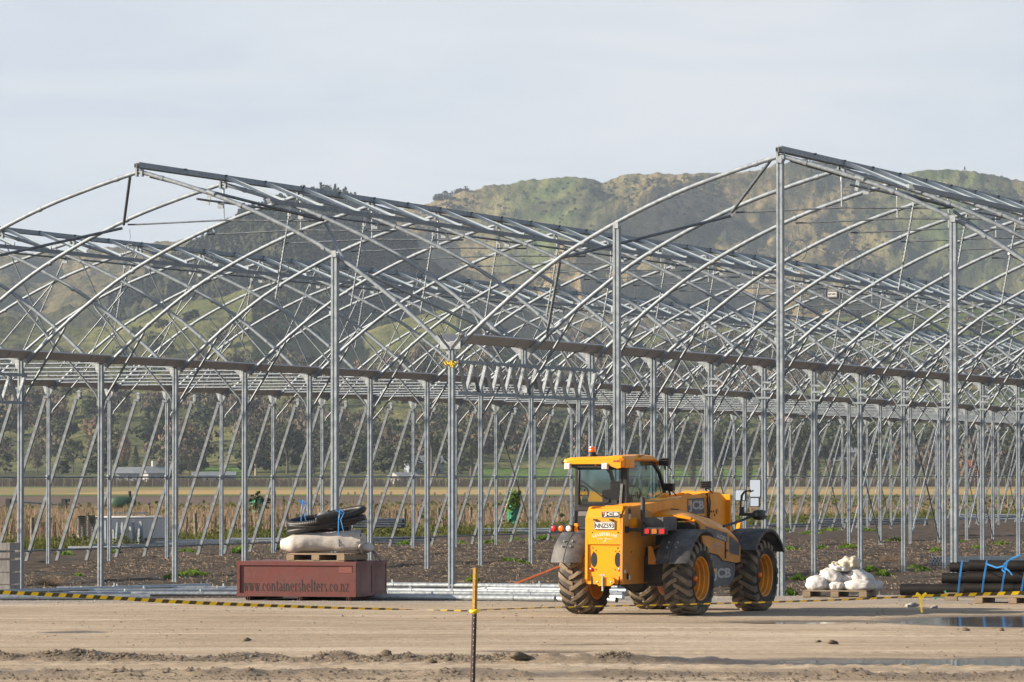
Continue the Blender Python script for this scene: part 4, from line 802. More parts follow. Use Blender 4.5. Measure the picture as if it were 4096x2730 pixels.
M['wallwhite'] = mat('whitewashed_boards', (0.24, 0.24, 0.24), (0.31, 0.31, 0.305), scale=0.6, rough=0.7); M['roofgrey'] = mat('grey_iron_roof', (0.13, 0.145, 0.16), (0.18, 0.195, 0.21), scale=0.6, rough=0.5); M['wallgrey'] = mat('blue_grey_boards', (0.20, 0.23, 0.27), (0.26, 0.29, 0.33), scale=0.5, rough=0.7); M['roofred'] = mat('dull_red_roof', (0.22, 0.09, 0.07), (0.28, 0.12, 0.09), scale=0.5, rough=0.6)
house(366, 1108, 1180, 7.0, 6, 2.2, 1.8, 'wallwhite', 'roofgrey', 'white cottage with a grey roof and white chimney left of the grey green tree', 0.3, True)
house(306, 1108, 1190, 7.0, 6, 2.2, 1.6, 'wallgrey', 'roofgrey', 'low grey roofed cottage under the dark conifer', -0.2)
house(478, 1109, 1170, 7.0, 5, 1.7, 0.9, 'wallwhite', 'roofgrey', 'low white building with a flat pale roof right of the grey green tree', 0.1)
house(512, 1108, 1176, 6.0, 5, 1.7, 0.9, 'wallgrey', 'roofgrey', 'small dark shed beside the low white building', 0.0, nwin=1)
house(928, 1109, 1165, 6.2, 5, 1.2, 1.3, 'wallwhite', 'wallwhite', 'white roofed shed under the big round topped evergreen', 0.7, nwin=1)
house(975, 1100, 1260, 9.5, 8, 4.2, 2.0, 'wallgrey', 'roofgrey', 'two storey blue grey house half hidden behind the round topped evergreen', 0.2)
house(1190, 944, 1900, 12, 8, 4.5, 2.0, 'wallgrey', 'roofgrey', 'grey house high on the wooded slope in the centre', 0.1)
house(1808, 1000, 1500, 5, 6, 4.0, 3.0, 'wallwhite', 'roofred', 'white gabled house with a red roof behind the right gum tree', 1.2, nwin=1)
house(1950, 1060, 1400, 10, 7, 2.6, 1.4, 'wallgrey', 'roofgrey', 'long grey house left of the larger one on the right slope', -0.1)
house(2058, 1054, 1400, 13, 8, 3.0, 1.6, 'wallgrey', 'roofgrey', 'larger dark grey house on the right slope', 0.1, hip=True, nwin=4)
# ------------------------------------------------------------------ grasses and litter
M['grass_green'] = leafmat('green_grass', (0.060, 0.075, 0.016), (0.13, 0.135, 0.034), 0.6, 0.35)
M['grass_dry'] = leafmat('dry_tall_grass', (0.175, 0.122, 0.082), (0.34, 0.25, 0.17), 0.35, 0.3)
M['straw'] = mat('straw_stalks', (0.095, 0.070, 0.047), (0.215, 0.165, 0.112), scale=3, rough=0.9)
def blades(name, X_, Y_, Z_, h, w_, mt, rs, lean=0.25, world=True):
    n_ = len(X_); a = rs.uniform(0, np.pi, n_); hh = h*(0.55+0.7*rs.random(n_)); ww = w_*(0.6+0.8*rs.random(n_)); lx = rs.normal(0, lean, n_)*hh; ly = rs.normal(0, lean, n_)*hh
    dx = np.cos(a)*ww; dy = np.sin(a)*ww
    V_ = np.stack([np.stack([X_-dx, Y_-dy, Z_-0.05], 1), np.stack([X_+dx, Y_+dy, Z_-0.05], 1), np.stack([X_+lx, Y_+ly, Z_+hh], 1)], 1).reshape(-1, 3)
    return npmesh(name, V_, np.arange(3*n_).reshape(-1, 3), mt)
rs = np.random.default_rng(9)
def verge_pts(n_, x0, x1, y0, y1, sc_, th, seed):
    X_ = rs.uniform(x0, x1, n_*3); Y_ = rs.uniform(y0, y1, n_*3); k = fbm(X_/sc_, Y_/sc_, 3, seed) > th; return X_[k][:n_], Y_[k][:n_]
X_, Y_ = verge_pts(42000, -45.5, -37.2, 48, 215, 1.5, 0.40, 400)
tag(blades('verge_grass', X_, Y_, 0*X_-0.12, 0.22+0.25*fbm(X_/3, Y_/3, 2, 401), 0.03, 'grass_green', rs, 0.5), kind='stuff')
X_, Y_ = verge_pts(9000, -40.0, -36.9, 45, 215, 1.2, 0.52, 402)
p_, f_ = quads(np.stack([X_, Y_, 0.0+0.45*rs.random(len(X_))*fbm(X_/1.5, Y_/1.5, 2, 403)*1.6], 1), 0.06, rs); tag(npmesh('verge_weeds', p_, f_, 'grass_green'), kind='stuff')
X_, Y_ = verge_pts(100000, -110, -46.5, 62, 330, 4.0, 0.36, 404)
dens = fbm(X_/9., Y_/14., 3, 405); hgt = (0.50+0.9*dens)*np.clip(1.2-(Y_-95)/160., 0.30, 1)
tag(blades('dry_grass', X_, Y_, 0*X_-0.1, hgt, 0.027, 'grass_dry', rs, 0.22), kind='stuff')
X_, Y_ = verge_pts(7000, -100, -45, 90, 330, 5.0, 0.56, 406)
p_, f_ = quads(np.stack([X_, Y_, 0.7*rs.random(len(X_))], 1), 0.12, rs); tag(npmesh('rough_scrub', p_, f_, 'grass_green'), kind='stuff')
# straw litter, stubble and weeds on the soil
n_ = 34000; la_ = rs.uniform(-12, 22, n_); d_ = 82+rs.uniform(0, 1, n_)**0.8*92
ok = (d_ > edge_d(la_)+0.5) & (worldX(la_, d_) > -36) & (fbm(la_*0.8, d_*0.5, 3, 410) > 0.40); la_, d_ = la_[ok], d_[ok]; n_ = len(la_)
ix = np.clip(np.searchsorted(la, la_), 0, len(la)-1); iy = np.clip(np.searchsorted(dd_, d_), 0, len(dd_)-1); zz = zs[iy, ix]
an = rs.uniform(0, np.pi, n_); ln = rs.uniform(0.03, 0.12, n_); tilt = rs.normal(0, 0.25, n_)+np.where(rs.random(n_) < 0.22, 1.1, 0); th = 0.009
cx, sx_ = np.cos(an)*np.cos(tilt)*ln, np.sin(an)*np.cos(tilt)*ln; cz = np.abs(np.sin(tilt))*ln
V_ = np.stack([np.stack([la_, d_, zz+0.01], 1), np.stack([la_+cx, d_+sx_, zz+0.01+cz], 1), np.stack([la_+cx+0.004, d_+sx_, zz+0.021+cz], 1), np.stack([la_+0.008, d_, zz+0.022], 1)], 1).reshape(-1, 3)
tag(frame(npmesh('straw_litter', V_, np.arange(4*n_).reshape(-1, 4), 'straw')), kind='stuff')
n_ = 9000; la_ = rs.uniform(-12, 20, n_); d_ = 82+rs.uniform(0, 1, n_)*70; ok = (d_ > edge_d(la_)+0.4) & (worldX(la_, d_) > -36); la_, d_ = la_[ok], d_[ok]
zz = zs[np.clip(np.searchsorted(dd_, d_), 0, len(dd_)-1), np.clip(np.searchsorted(la, la_), 0, len(la)-1)]
def lumps(name, x, y, z, r, mt, rs):
    n_ = len(x); base = np.array([[1, 0, -.2], [.3, .95, -.2], [-.8, .6, -.2], [-.8, -.6, -.2], [.3, -.95, -.2], [0, 0, .75]]); fc = np.array([[0, 1, 5], [1, 2, 5], [2, 3, 5], [3, 4, 5], [4, 0, 5]])
    a = rs.uniform(0, 6.28, n_); ca, sa = np.cos(a)[:, None], np.sin(a)[:, None]; B = base[None]*(1+0.5*rs.normal(size=(n_, 6, 1))*0.5)
    bx = (B[..., 0]*ca-B[..., 1]*sa)*r[:, None]; by = (B[..., 0]*sa+B[..., 1]*ca)*r[:, None]; bz = B[..., 2]*r[:, None]*0.8
    V_ = np.stack([x[:, None]+bx, y[:, None]+by, z[:, None]+bz], -1).reshape(-1, 3); F_ = (fc[None]+(np.arange(n_)*6)[:, None, None]).reshape(-1, 3); return npmesh(name, V_, F_, mt)
M['clod'] = mat('soil_clod', (0.062, 0.046, 0.034), (0.12, 0.09, 0.065), scale=6, rough=0.95); M['dry_clod'] = mat('dry_mud_clod', (0.085, 0.064, 0.045), (0.17, 0.13, 0.09), scale=2.2, rough=0.95)
tag(frame(lumps('soil_clods', la_, d_, zz, 0.02+0.045*rs.random(len(la_))**2, 'clod', rs)), kind='stuff')
n_ = 5200; la_ = rs.uniform(-8, 9, n_); d_ = rs.uniform(47.5, 84, n_); ok = (d_ < edge_d(la_)-0.3) & ((fbm(la_*0.7, d_*0.45, 3, 420) > 0.52)) & (pud_depth(la_, d_) < 0.05); la_, d_ = la_[ok], d_[ok]
tag(frame(lumps('loose_grit', la_, d_, yard_h(la_, d_), 0.006+0.022*rs.random(len(la_))**4+0.0, 'dry_clod', rs)), kind='stuff')
n_ = 6200; la_ = rs.uniform(-7, 7.5, n_); d_ = 54.75-0.13*la_+rs.normal(0, 0.13, n_); k = rs.random(n_) < 0.38; d_ = np.where(k, 50.3+rs.normal(0, 0.5, n_), d_); ok = pud_depth(la_, d_) < 0.05; la_, d_ = la_[ok], d_[ok]
ok = fbm(la_*1.7, la_*0+3, 2, 425) > 0.22; la_, d_ = la_[ok], d_[ok]
tag(frame(lumps('mud_clods', la_, d_, yard_h(la_, d_), 0.010+0.036*rs.random(len(la_))**3, 'dry_clod', rs)), kind='stuff')
for u, v, r in ((1880, 2, 0), ):
    pass
n_ = 3000; la_ = rs.uniform(-9, 8, n_); d_ = edge_d(la_)-rs.uniform(0.1, 3.6, n_)
tag(frame(lumps('gravel', la_, d_, yard_h(la_, d_), 0.008+0.018*rs.random(n_)**2, 'woodgrey', rs)), kind='stuff')
WEEDS = [(440, 1323, 26), (398, 1330, 14), (180, 1327, 12), (1170, 1292, 18), (1200, 1296, 14), (1250, 1240, 16), (1225, 1243, 14), (1130, 1250, 20), (1310, 1252, 18), (1060, 1250, 14), (560, 1262, 18), (545, 1272, 12), (1185, 1243, 14), (850, 1255, 14), (1085, 1338, 10), (1760, 1222, 18), (1800, 1220, 18), (1865, 1226, 22), (1910, 1221, 18), (1990, 1222, 16), (1815, 1264, 14), (1885, 1262, 14), (1950, 1262, 16), (2105, 1308, 16), (2120, 1313, 16), (2000, 1318, 14), (2030, 1322, 12), (1835, 1334, 12), (1815, 1368, 10), (1775, 1272, 12), (2250, 1262, 14), (2060, 1245, 16), (150, 1276, 14), (430, 1270, 16), (640, 1264, 14), (930, 1254, 14), (2300, 1252, 14), (2200, 1246, 14), (262, 1272, 12), (1560, 1225, 14), (2150, 1270, 10), (1395, 1304, 16)]
P_ = []
for u, v, rpx in WEEDS:
    g = gz(u, v, 0.0); l0, d0 = to_frame(g); r = rpx/KU*d0; k = int(150+rpx*11)
    q = rs.normal(size=(k, 2))*np.array([r*0.55, r*1.1]); P_.append(np.stack([l0+q[:, 0], d0+q[:, 1], 0.0+np.abs(rs.normal(0, 0.038, k))*np.exp(-(q[:, 0]/r)**2)+soil_z(l0, d0)+0.02], 1))
P_ = np.concatenate(P_); p_, f_ = quads(P_, 0.042, rs, 1.5); tag(frame(npmesh('weeds', p_, f_, 'leaf_green')), kind='stuff')
for u, v, lb in ((2040, 1292, 'dry tumbleweed heap of brown stalks right of the sacks'), (115, 1345, 'flattened tuft of orange brown dead stalks near the left edge')):
    g = gz(u, v, 0.0); n_ = 420; a = rs.uniform(0, 6.28, n_); el = rs.uniform(0.05, 1.1, n_); ln = rs.uniform(0.15, 0.42, n_); X0 = rs.normal(0, 0.10, n_); Y0 = rs.normal(0, 0.10, n_)
    V_ = np.stack([np.stack([X0-0.006, Y0, 0*a], 1), np.stack([X0+0.006, Y0, 0*a], 1), np.stack([X0+np.cos(a)*np.cos(el)*ln*1.3, Y0+np.sin(a)*np.cos(el)*ln, np.sin(el)*ln*0.75], 1)], 1).reshape(-1, 3)
    o = npmesh('dead_tuft', V_, np.arange(3*n_).reshape(-1, 3), 'grass_dry'); o.location = (g.x, g.y, 0.0); tag(o, lb, 'dead plant')
# ------------------------------------------------------------------ fences
fn = thing('farm_fence', 'near post and wire farm fence on the grass verge behind the frame', 'fence', (0, 0, 0))
b1 = MB(); b1.box((0, 0, 0.42), (0.055, 0.045, 1.0)); bat = b1.mesh('batten'); b1 = MB(); b1.tube([(0, 0, -0.1), (0, 0, 1.02)], 0.075, 8); fpm = b1.mesh('fence_post')
P0 = Vector((-40.2, 60, -0.1)); DV = Vector((-6.0, 50.0, 0)).normalized(); i = 0; s_ = 0.0
while s_ < 118:
    p = P0+DV*s_; big = i % 5 == 0
    o = link('fence_post' if big else 'batten', fpm if big else bat, 'post_wood', fn); o.location = (p.x, p.y, p.z+random.uniform(-0.05, 0.04)); o.rotation_euler = (random.uniform(-0.05, 0.05), random.uniform(-0.06, 0.06), 0.4)
    i += 1; s_ += 1.30
b = MB()
for z in (0.25, 0.5, 0.72, 0.88): b.tube([P0+Vector((0, 0, z)), P0+DV*118+Vector((0, 0, z))], 0.004, 4)
b.build('fence_wire', 'galv_dark', fn)
fn2 = thing('field_fence', 'far row of pale fence stakes along the ploughed field', 'fence', (0, 0, 0))
b1 = MB(); b1.box((0, 0, 0.6), (0.14, 0.14, 1.6)); st = b1.mesh('stake')
x = -21.0
while x < 40:
    d0 = 338+2.0*math.sin(x*0.3); p = VW(x, d0, -0.1); o = link('stake', st, 'post_pale' if x < 10 else 'post_wood', fn2); o.location = p; o.scale = (1, 1, random.uniform(0.72, 1.0) if x < 10 else random.uniform(0.55, 0.8)); o.rotation_euler = (0, random.uniform(-0.04, 0.04), -YAW); x += random.uniform(0.45, 0.85) if x < 2 else random.uniform(0.9, 1.6)
# ------------------------------------------------------------------ objects out on the verge
def at(u, v, z=0.0): return gz(u, v, z)
# nested corrugated sheets, end-on
o0 = at(200, 1252); dirv = 0.0
prof = [(x, 0.20*math.cos((x+0.30)*2*math.pi/0.62)*-1) for x in np.linspace(-0.56, 0.56, 29)]
cs = MB(); k = len(prof); L_ = 3.2; tk = 0.012
V_ = [(x, yy, z+dz) for yy in (0, L_) for dz in (0, tk) for x, z in prof]
F_ = []
for i in range(k-1): F_ += [(2*k+i, 2*k+i+1, i+1, i), (k+i, k+i+1, 3*k+i+1, 3*k+i), (i, i+1, k+i+1, k+i)]
cs.add(V_, F_, True); cs.box((0.565, L_/2, 0.085), (0.012, L_, 0.045)); cs.box((-0.565, L_/2, 0.085), (0.012, L_, 0.045))
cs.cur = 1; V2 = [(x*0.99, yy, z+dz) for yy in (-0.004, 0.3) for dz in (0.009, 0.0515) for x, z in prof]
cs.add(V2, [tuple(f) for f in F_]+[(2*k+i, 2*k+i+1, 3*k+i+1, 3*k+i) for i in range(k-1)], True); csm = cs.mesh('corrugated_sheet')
for j in range(13):
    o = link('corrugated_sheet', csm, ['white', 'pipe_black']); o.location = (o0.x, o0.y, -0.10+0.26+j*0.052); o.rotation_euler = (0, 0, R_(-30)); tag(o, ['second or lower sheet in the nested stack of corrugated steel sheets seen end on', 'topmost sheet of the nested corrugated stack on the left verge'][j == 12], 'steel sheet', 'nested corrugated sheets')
    del_ = MB()
# loose steel sections standing and lying beside the stack
def section(u, v, h, lean, label, wd=0.10, up=True, L_=1.0, rz=0.0, z=0.0, group='short steel sections'):
    b = MB()
    if up: b.extrude([(-wd/2, -0.04), (wd/2, -0.04), (wd/2, 0.04), (wd/2-0.02, 0.04), (wd/2-0.02, -0.02), (-wd/2+0.02, -0.02), (-wd/2+0.02, 0.04), (-wd/2, 0.04)], 'z', 0, h)
    else: b.extrude([(-wd/2, 0), (wd/2, 0), (wd/2, 0.07), (-wd/2, 0.07)], 'y', -L_/2, L_/2)
    o = b.build('steel_section', 'galv' if random.random() < 0.6 else 'galv_new'); g = at(u, v); o.location = (g.x, g.y, z); o.rotation_euler = (0, lean, rz); tag(o, label, 'steel section', group); return o
for i in range(20):
    section(244+i*4.4+random.uniform(-2, 2), 1250+random.uniform(-1, 3), random.uniform(0.45, 0.85), random.uniform(-0.12, 0.12), 'short galvanised section standing on end beside the corrugated stack', random.uniform(0.06, 0.12), group='upright steel sections')
section(296, 1226, 0, 0, 'long pale section laid across the tops of the upright pieces', 0.14, False, 1.6, R_(-55), 0.82, None); section(292, 1230, 0, 0.1, 'second section laid just under the top one across the upright pieces', 0.14, False, 1.5, R_(-58), 0.70, None)
for i, (u, v) in enumerate(((385, 1252), (430, 1253), (470, 1252), (520, 1250), (400, 1249), (450, 1249), (230, 1262), (290, 1260), (350, 1258))):
    section(u, v, 0, 0, 'galvanised section lying loose on the ground behind the outer wall', 0.16, False, 2.2, R_(-60+random.uniform(-25, 25)), 0.02+0.05*(i % 2), 'loose steel sections')
def bundle(u, v, n, L_, r, rz, label, z=0.0, rows=3, mt='galv'):
    g = at(u, v); t_ = thing('tube_bundle', label, 'tube bundle', (g.x, g.y, z), rz); k = 0
    for j in range(rows):
        for i in range(n-j):
            b = MB(); y0 = random.uniform(-0.08, 0.08); b.tube([(-L_/2+y0, (i-(n-j)/2)*2.05*r, r+j*1.75*r), (L_/2+y0, (i-(n-j)/2)*2.05*r, r+j*1.75*r)], r, 7); b.build('tube', mt, t_)
    for x in (-L_*0.3, L_*0.3):
        b = MB(); w_ = n*r*1.06; h_ = r*(2+1.75*(rows-1))+0.012; b.tube([(x, -w_, 0.0), (x, -w_*0.62, h_), (x, w_*0.62, h_), (x, w_, 0.0)], 0.012, 5, closed=True); b.build('strap', 'black', t_)
YD = R_(90)
bundle(835, 1232, 8, 3.2, 0.055, R_(22), 'strapped bundle of grey tubes raised on the verge behind the container', 0.32, 4, 'galv_dark'); bundle(880, 1250, 9, 3.4, 0.045, R_(20), 'lower strapped bundle of tubes under the raised one', 0.0, 3, 'galv_dark')
bundle(2000, 1206, 9, 5.5, 0.06, R_(20), 'wide pile of tubes on the ground behind the frame on the right', 0.0, 3, 'galv_dark'); bundle(1850, 1212, 7, 4.0, 0.05, R_(20), 'low pile of tubes left of the wide pile on the right', 0.0, 2, 'galv_dark'); bundle(2270, 1196, 8, 4.0, 0.06, R_(20), 'pale stack of tubes near the right edge of the verge', 0.0, 3)
bundle(640, 1246, 7, 3.5, 0.04, R_(20), 'flat bundle of bright tubes on the ground left of the container', 0.0, 2, 'galv_new'); bundle(1210, 1224, 7, 3.6, 0.05, R_(20), 'flat bundle of tubes behind the frame right of centre', 0.0, 2, 'galv')
# far left pipe on black stands, green trough, netted shrubs
pr_ = thing('irrigation_pipe', 'thin pipe held between two black stands in the dry grass on the left', 'pipe', gd(20, 1172, 290)); a_ = gd(148, 1172, 290)-gd(20, 1172, 290)
b = MB(); b.tube([(0, 0, 0.55), (a_.x, a_.y, 0.30)], 0.05, 6); b.build('pipe', 'galv_dark', pr_)
for q in (0, 1):
    b = MB(); b.box((a_.x*q, a_.y*q, 0.1), (0.30, 0.30, 1.1)); b.box((a_.x*q+0.1, a_.y*q, 0.6), (0.5, 0.2, 0.2)); b.build('stand', 'black', pr_)
gt = thing('field_implement', 'dark green tank with a short black stack in the dry grass', 'tank', gd(283, 1170, 300), -YAW); b = MB(); b.ellipsoid((0, 0, 0.42), (0.85, 0.4, 0.38), pw=0.6); b.build('tank_body', 'green_mach', gt, bevel=0); b = MB(); b.tube([(0.42, 0, 0.5), (0.42, 0, 1.15)], 0.10, 8); b.tube([(-0.80, 0, 0.3), (-0.80, 0, 1.2)], 0.04, 6); b.build('stack', 'black', gt)
def netted(u, vb, vt, wpx, d, label, plant):
    t_ = thing('netted_shrub', label, 'shrub', gd(u, vb, d)); h = (vb-vt)/KU*d; r = wpx/2/KU*d; b = MB(); n_ = 16
    for i in range(7):
        for j in range(n_): pass
    V_ = []; rs2 = random.Random(u)
    for i in range(8):
        for j in range(n_): a = 2*math.pi*j/n_; q = r*(0.92+0.22*rs2.random())*(1.0 if i < 6 or plant else (0.75 if i == 6 else 0.35)); V_.append((q*math.cos(a), q*math.sin(a), h*i/7*(0.95+0.1*rs2.random())))
    b.add(V_, [(i*n_+j, i*n_+(j+1) % n_, (i+1)*n_+(j+1) % n_, (i+1)*n_+j) for i in range(7) for j in range(n_) if rs2.random() > 0.10]); b.build('net', 'net', t_)
    rs3 = np.random.default_rng(u); q = rs3.normal(size=(500, 3))*np.array([r*0.5, r*0.5, h*0.25])+np.array([0, 0, h*(1.12 if plant else 0.5)]); p_, f_ = quads(q, 0.11, rs3); npmesh('foliage', p_, f_, 'leaf_green' if plant else 'leaf_dark', t_)
    if plant:
        b = MB()
        for i in range(16): b.ellipsoid((rs2.gauss(0, r*0.55), rs2.gauss(0, r*0.55), h*1.1+rs2.gauss(0, h*0.15)), (0.05, 0.05, 0.05), 6, 4)
        b.build('fruit', 'lens_amber', t_)
netted(592, 1178, 1143, 30, 230, 'dead shrub wrapped in green netting in the dry grass left of centre', False); netted(1179, 1206, 1160, 28, 225, 'citrus shrub with orange fruit rising out of green netting', True)

# ------------------------------------------------------------------ things at the edge of the yard
Z0 = 0.262
def yz(p): l_, d_ = to_frame(p); return float(yard_h(np.array([l_]), np.array([d_]))[0])
# red box containers
g = gz(545, 1381, 0.255); g2 = gz(818.6, 1383.3, 0.255)
ax_ = (g2-g); wbox = ax_.length; rz_ = math.atan2(ax_.y, ax_.x)
def red_box(loc, label, wd, dp, hb, lettering):
    t_ = thing('steel_box', label, 'steel container', loc, rz_); z0 = 0.075; b = MB()
    b.box((wd/2, dp/2, z0+hb/2), (wd-0.02, dp-0.02, hb-0.02)); b.build('body', 'red_box', t_)
    fr = MB(); s_ = 0.055
    for z in (z0+s_/2, z0+hb-s_/2): fr.box((wd/2, 0.0, z), (wd, 0.03, s_)); fr.box((wd-0.002, dp/2, z), (0.03, dp, s_)); fr.box((0.0, dp/2, z), (0.03, dp, s_)); fr.box((wd/2, dp, z), (wd, 0.03, s_))
    for x in (s_/2, wd-s_/2): fr.box((x, -0.003, z0+hb/2), (s_*0.9, 0.03, hb-2*s_)); fr.box((x, dp+0.003, z0+hb/2), (s_*0.9, 0.03, hb-2*s_))
    for i in range(6): fr.ellipsoid((0.03 if i < 3 else wd-0.03, -0.02, z0+0.12+0.16*(i % 3)), (0.008, 0.006, 0.008), 6, 4)
    fr.build('frame', 'red_box', t_)
    b = MB(); b.box((wd/2, dp/2, z0+hb+0.006), (wd+0.02, dp+0.02, 0.014)); b.build('lid', 'red_box', t_)
    for x in (0.20, wd/2+0.06, wd-0.14):
        b = MB(); b.pipe((x, -0.02, 0.040), (x, dp, 0.040), 0.040, 0.007); b.box((x, -0.01, 0.04), (0.012, 0.02, 0.075)); b.build('skid_tube', 'rust', t_)
    return t_
HB = 0.595
box1 = red_box((g.x, g.y, 0.262), 'red steel box with stencilled web address carrying a loaded pallet', wbox, 0.86, HB, True)
q = Matrix.Rotation(rz_, 3, 'Z') @ Vector((0.0, 0.93, 0)); box2 = red_box((g.x+q.x, g.y+q.y, 0.262), 'plain red steel box standing directly behind the lettered one', wbox-0.03, 0.80, HB, False)
b = MB(); b.box((wbox-0.20, 0.007, 0.56), (0.24, 0.004, 0.14)); b.build('worn_patch', mat('faded_red_paint', (0.20, 0.062, 0.052), (0.15, 0.038, 0.032), scale=8, rough=0.6, stretch=(1, 1, 9)), box1)
# condensed serif lettering drawn from thick and thin strokes
def serif_text(body, wd, xh, asc):
    b = MB(); x = 0.0; y = 0.0
    def poly(pts): b.add([(px, 0, pz) for px, pz in pts], [tuple(range(len(pts)))])
    def st_(x0, y0, x1, y1, t): poly([(x0-t/2, y0), (x0+t/2, y0), (x1+t/2, y1), (x1-t/2, y1)])
    def hz(x0, x1, y, t): poly([(x0, y-t/2), (x1, y-t/2), (x1, y+t/2), (x0, y+t/2)])
    def arc(cx, cy, rx, ry, tv, th, a0, a1, k=18):
        for i in range(k):
            p0, p1 = R_(a0+(a1-a0)*i/k), R_(a0+(a1-a0)*(i+1)/k); poly([(cx+rx*math.cos(p0), cy+ry*math.sin(p0)), (cx+rx*math.cos(p1), cy+ry*math.sin(p1)), (cx+(rx-tv)*math.cos(p1), cy+(ry-th)*math.sin(p1)), (cx+(rx-tv)*math.cos(p0), cy+(ry-th)*math.sin(p0))])
    TH, TN, A = 0.20, 0.085, asc/xh
    for ch in body:
        if ch == 'w':
            st_(x+0.12, 1, x+0.30, 0, TH); st_(x+0.32, 0, x+0.47, 0.95, TN); st_(x+0.45, 1, x+0.64, 0, TH); st_(x+0.66, 0, x+0.84, 1, TN); hz(x, x+0.26, 0.97, 0.06); hz(x+0.34, x+0.56, 0.97, 0.06); hz(x+0.72, x+0.94, 0.97, 0.06); x += 1.0
        elif ch == '.': arc(x+0.12, 0.09, 0.10, 0.10, 0.10, 0.10, 0, 360); x += 0.34
        elif ch == 'c': arc(x+0.36, 0.5, 0.34, 0.52, TH, TN, 45, 318); arc(x+0.58, 0.74, 0.10, 0.12, 0.1, 0.12, 0, 360, 8); x += 0.78
        elif ch == 'o': arc(x+0.38, 0.5, 0.36, 0.52, TH, TN, 0, 360); x += 0.86
        elif ch in 'nh':
            st_(x+0.16, 0, x+0.16, A if ch == 'h' else 1, TH); arc(x+0.40, 0.62, 0.30, 0.38, TH, 0.09, 0, 160); st_(x+0.625, 0, x+0.625, 0.64, TH); hz(x, x+0.34, 0.03, 0.06); hz(x+0.46, x+0.80, 0.03, 0.06); hz(x, x+0.2, (A if ch == 'h' else 1)-0.03, 0.06); x += 0.88
        elif ch == 't': st_(x+0.22, 0.1, x+0.22, 1.3, TH); hz(x+0.02, x+0.46, 0.97, 0.06); arc(x+0.36, 0.18, 0.21, 0.20, TH*0.8, 0.07, 180, 320); x += 0.54
        elif ch == 'a': arc(x+0.30, 0.68, 0.26, 0.34, TH*0.9, TN, 0, 150); st_(x+0.49, 0.1, x+0.49, 0.70, TH); arc(x+0.28, 0.26, 0.26, 0.28, TH*0.9, TN, 60, 330); hz(x+0.5, x+0.68, 0.05, 0.08); x += 0.74
        elif ch == 'i': st_(x+0.17, 0, x+0.17, 1, TH); hz(x, x+0.34, 0.03, 0.06); hz(x, x+0.2, 0.97, 0.06); arc(x+0.16, 1.34, 0.09, 0.11, 0.09, 0.11, 0, 360, 10); x += 0.42
        elif ch == 'l': st_(x+0.17, 0, x+0.17, A, TH); hz(x, x+0.34, 0.03, 0.06); hz(x, x+0.2, A-0.03, 0.06); x += 0.42
        elif ch == 'e': arc(x+0.36, 0.5, 0.34, 0.52, TH, TN, 0, 320); hz(x+0.1, x+0.68, 0.54, 0.06); x += 0.80
        elif ch == 'r': st_(x+0.17, 0, x+0.17, 1, TH); hz(x, x+0.36, 0.03, 0.06); hz(x, x+0.2, 0.97, 0.06); arc(x+0.40, 0.70, 0.22, 0.32, 0.1, 0.12, 50, 160); x += 0.60
        elif ch == 's': arc(x+0.28, 0.75, 0.24, 0.27, TH*0.7, 0.07, 30, 250); arc(x+0.28, 0.25, 0.26, 0.27, TH*0.7, 0.07, -150, 80); x += 0.62
        elif ch == 'z': hz(x+0.02, x+0.62, 0.96, 0.09); hz(x+0.02, x+0.64, 0.045, 0.09); st_(x+0.12, 0.05, x+0.52, 0.95, TH); x += 0.74
    V_ = [(vx*wd/x, 0, vz*xh) for vx, _, vz in b.v]; b.v = V_; return b
kk = wbox/273.6
st_b = serif_text('www.containershelters.co.nz', 243*kk, 0.135, 0.205); o = st_b.build('lettering', 'stencil', box1); o.location = (14.5*kk, 0.0080, 0.165)
# pallets
def pallet_parts(t_, wd=1.2, dp=1.0, mt='wood'):
    b = MB()
    for i in range(7): b.box((wd/2, (i+0.5)*dp/7, 0.128), (wd, dp/7*0.82, 0.022))
    b.build('deck', mt, t_)
    for x in (0.06, wd/2, wd-0.06):
        b = MB(); b.box((x, dp/2, 0.068), (0.14, dp, 0.09)); b.build('bearer', mt, t_)
    b = MB()
    for y in (0.06, dp/2, dp-0.06): b.box((wd/2, y, 0.011), (wd, 0.10, 0.02))
    b.build('base_board', mt, t_)
def box_local(x, y, z): q = Matrix.Rotation(rz_, 3, 'Z') @ Vector((x, y, 0)); return Vector((g.x+q.x, g.y+q.y, 0.262+z))
ZT = 0.075+HB+0.014
pl1 = thing('pallet', 'wooden pallet on top of the lettered red box', 'pallet', box_local(0.90, 0.05, ZT), rz_-R_(2)); pallet_parts(pl1, 1.06, 1.15)
# folded tarpaulin roll on that pallet
tr = thing('tarpaulin', 'rolled cream tarpaulin lying on the pallet above the red box', 'tarpaulin', VW((651-1176.5)/KU*81.75, 81.75, 0.262+ZT+0.124), -YAW-R_(4))
b = MB(); n_ = 26; secs = []
for i in range(27):
    x = -0.03+i/26*1.42; e_ = min(1.0, 0.55+i*0.12) if i < 4 else 1.0; ring = []
    for j in range(n_):
        a = 2*math.pi*j/n_; c_, s_ = math.cos(a), math.sin(a); ry = 0.33*(abs(c_)**0.8)*math.copysign(1, c_); rzz = 0.16*(abs(s_)**0.7)*math.copysign(1, s_)
        wob = 1+0.10*mnoise.noise(Vector((x*2.6, c_*1.6, s_*1.6)))+0.06*mnoise.noise(Vector((x*7, c_*4, s_*4)))+0.02*math.sin(a*5+x*3)
        ring.append((x, ry*e_*wob, 0.155+0.0022*i+max(rzz*e_*wob*(1.0+0.012*i), -0.152)))
    secs += ring
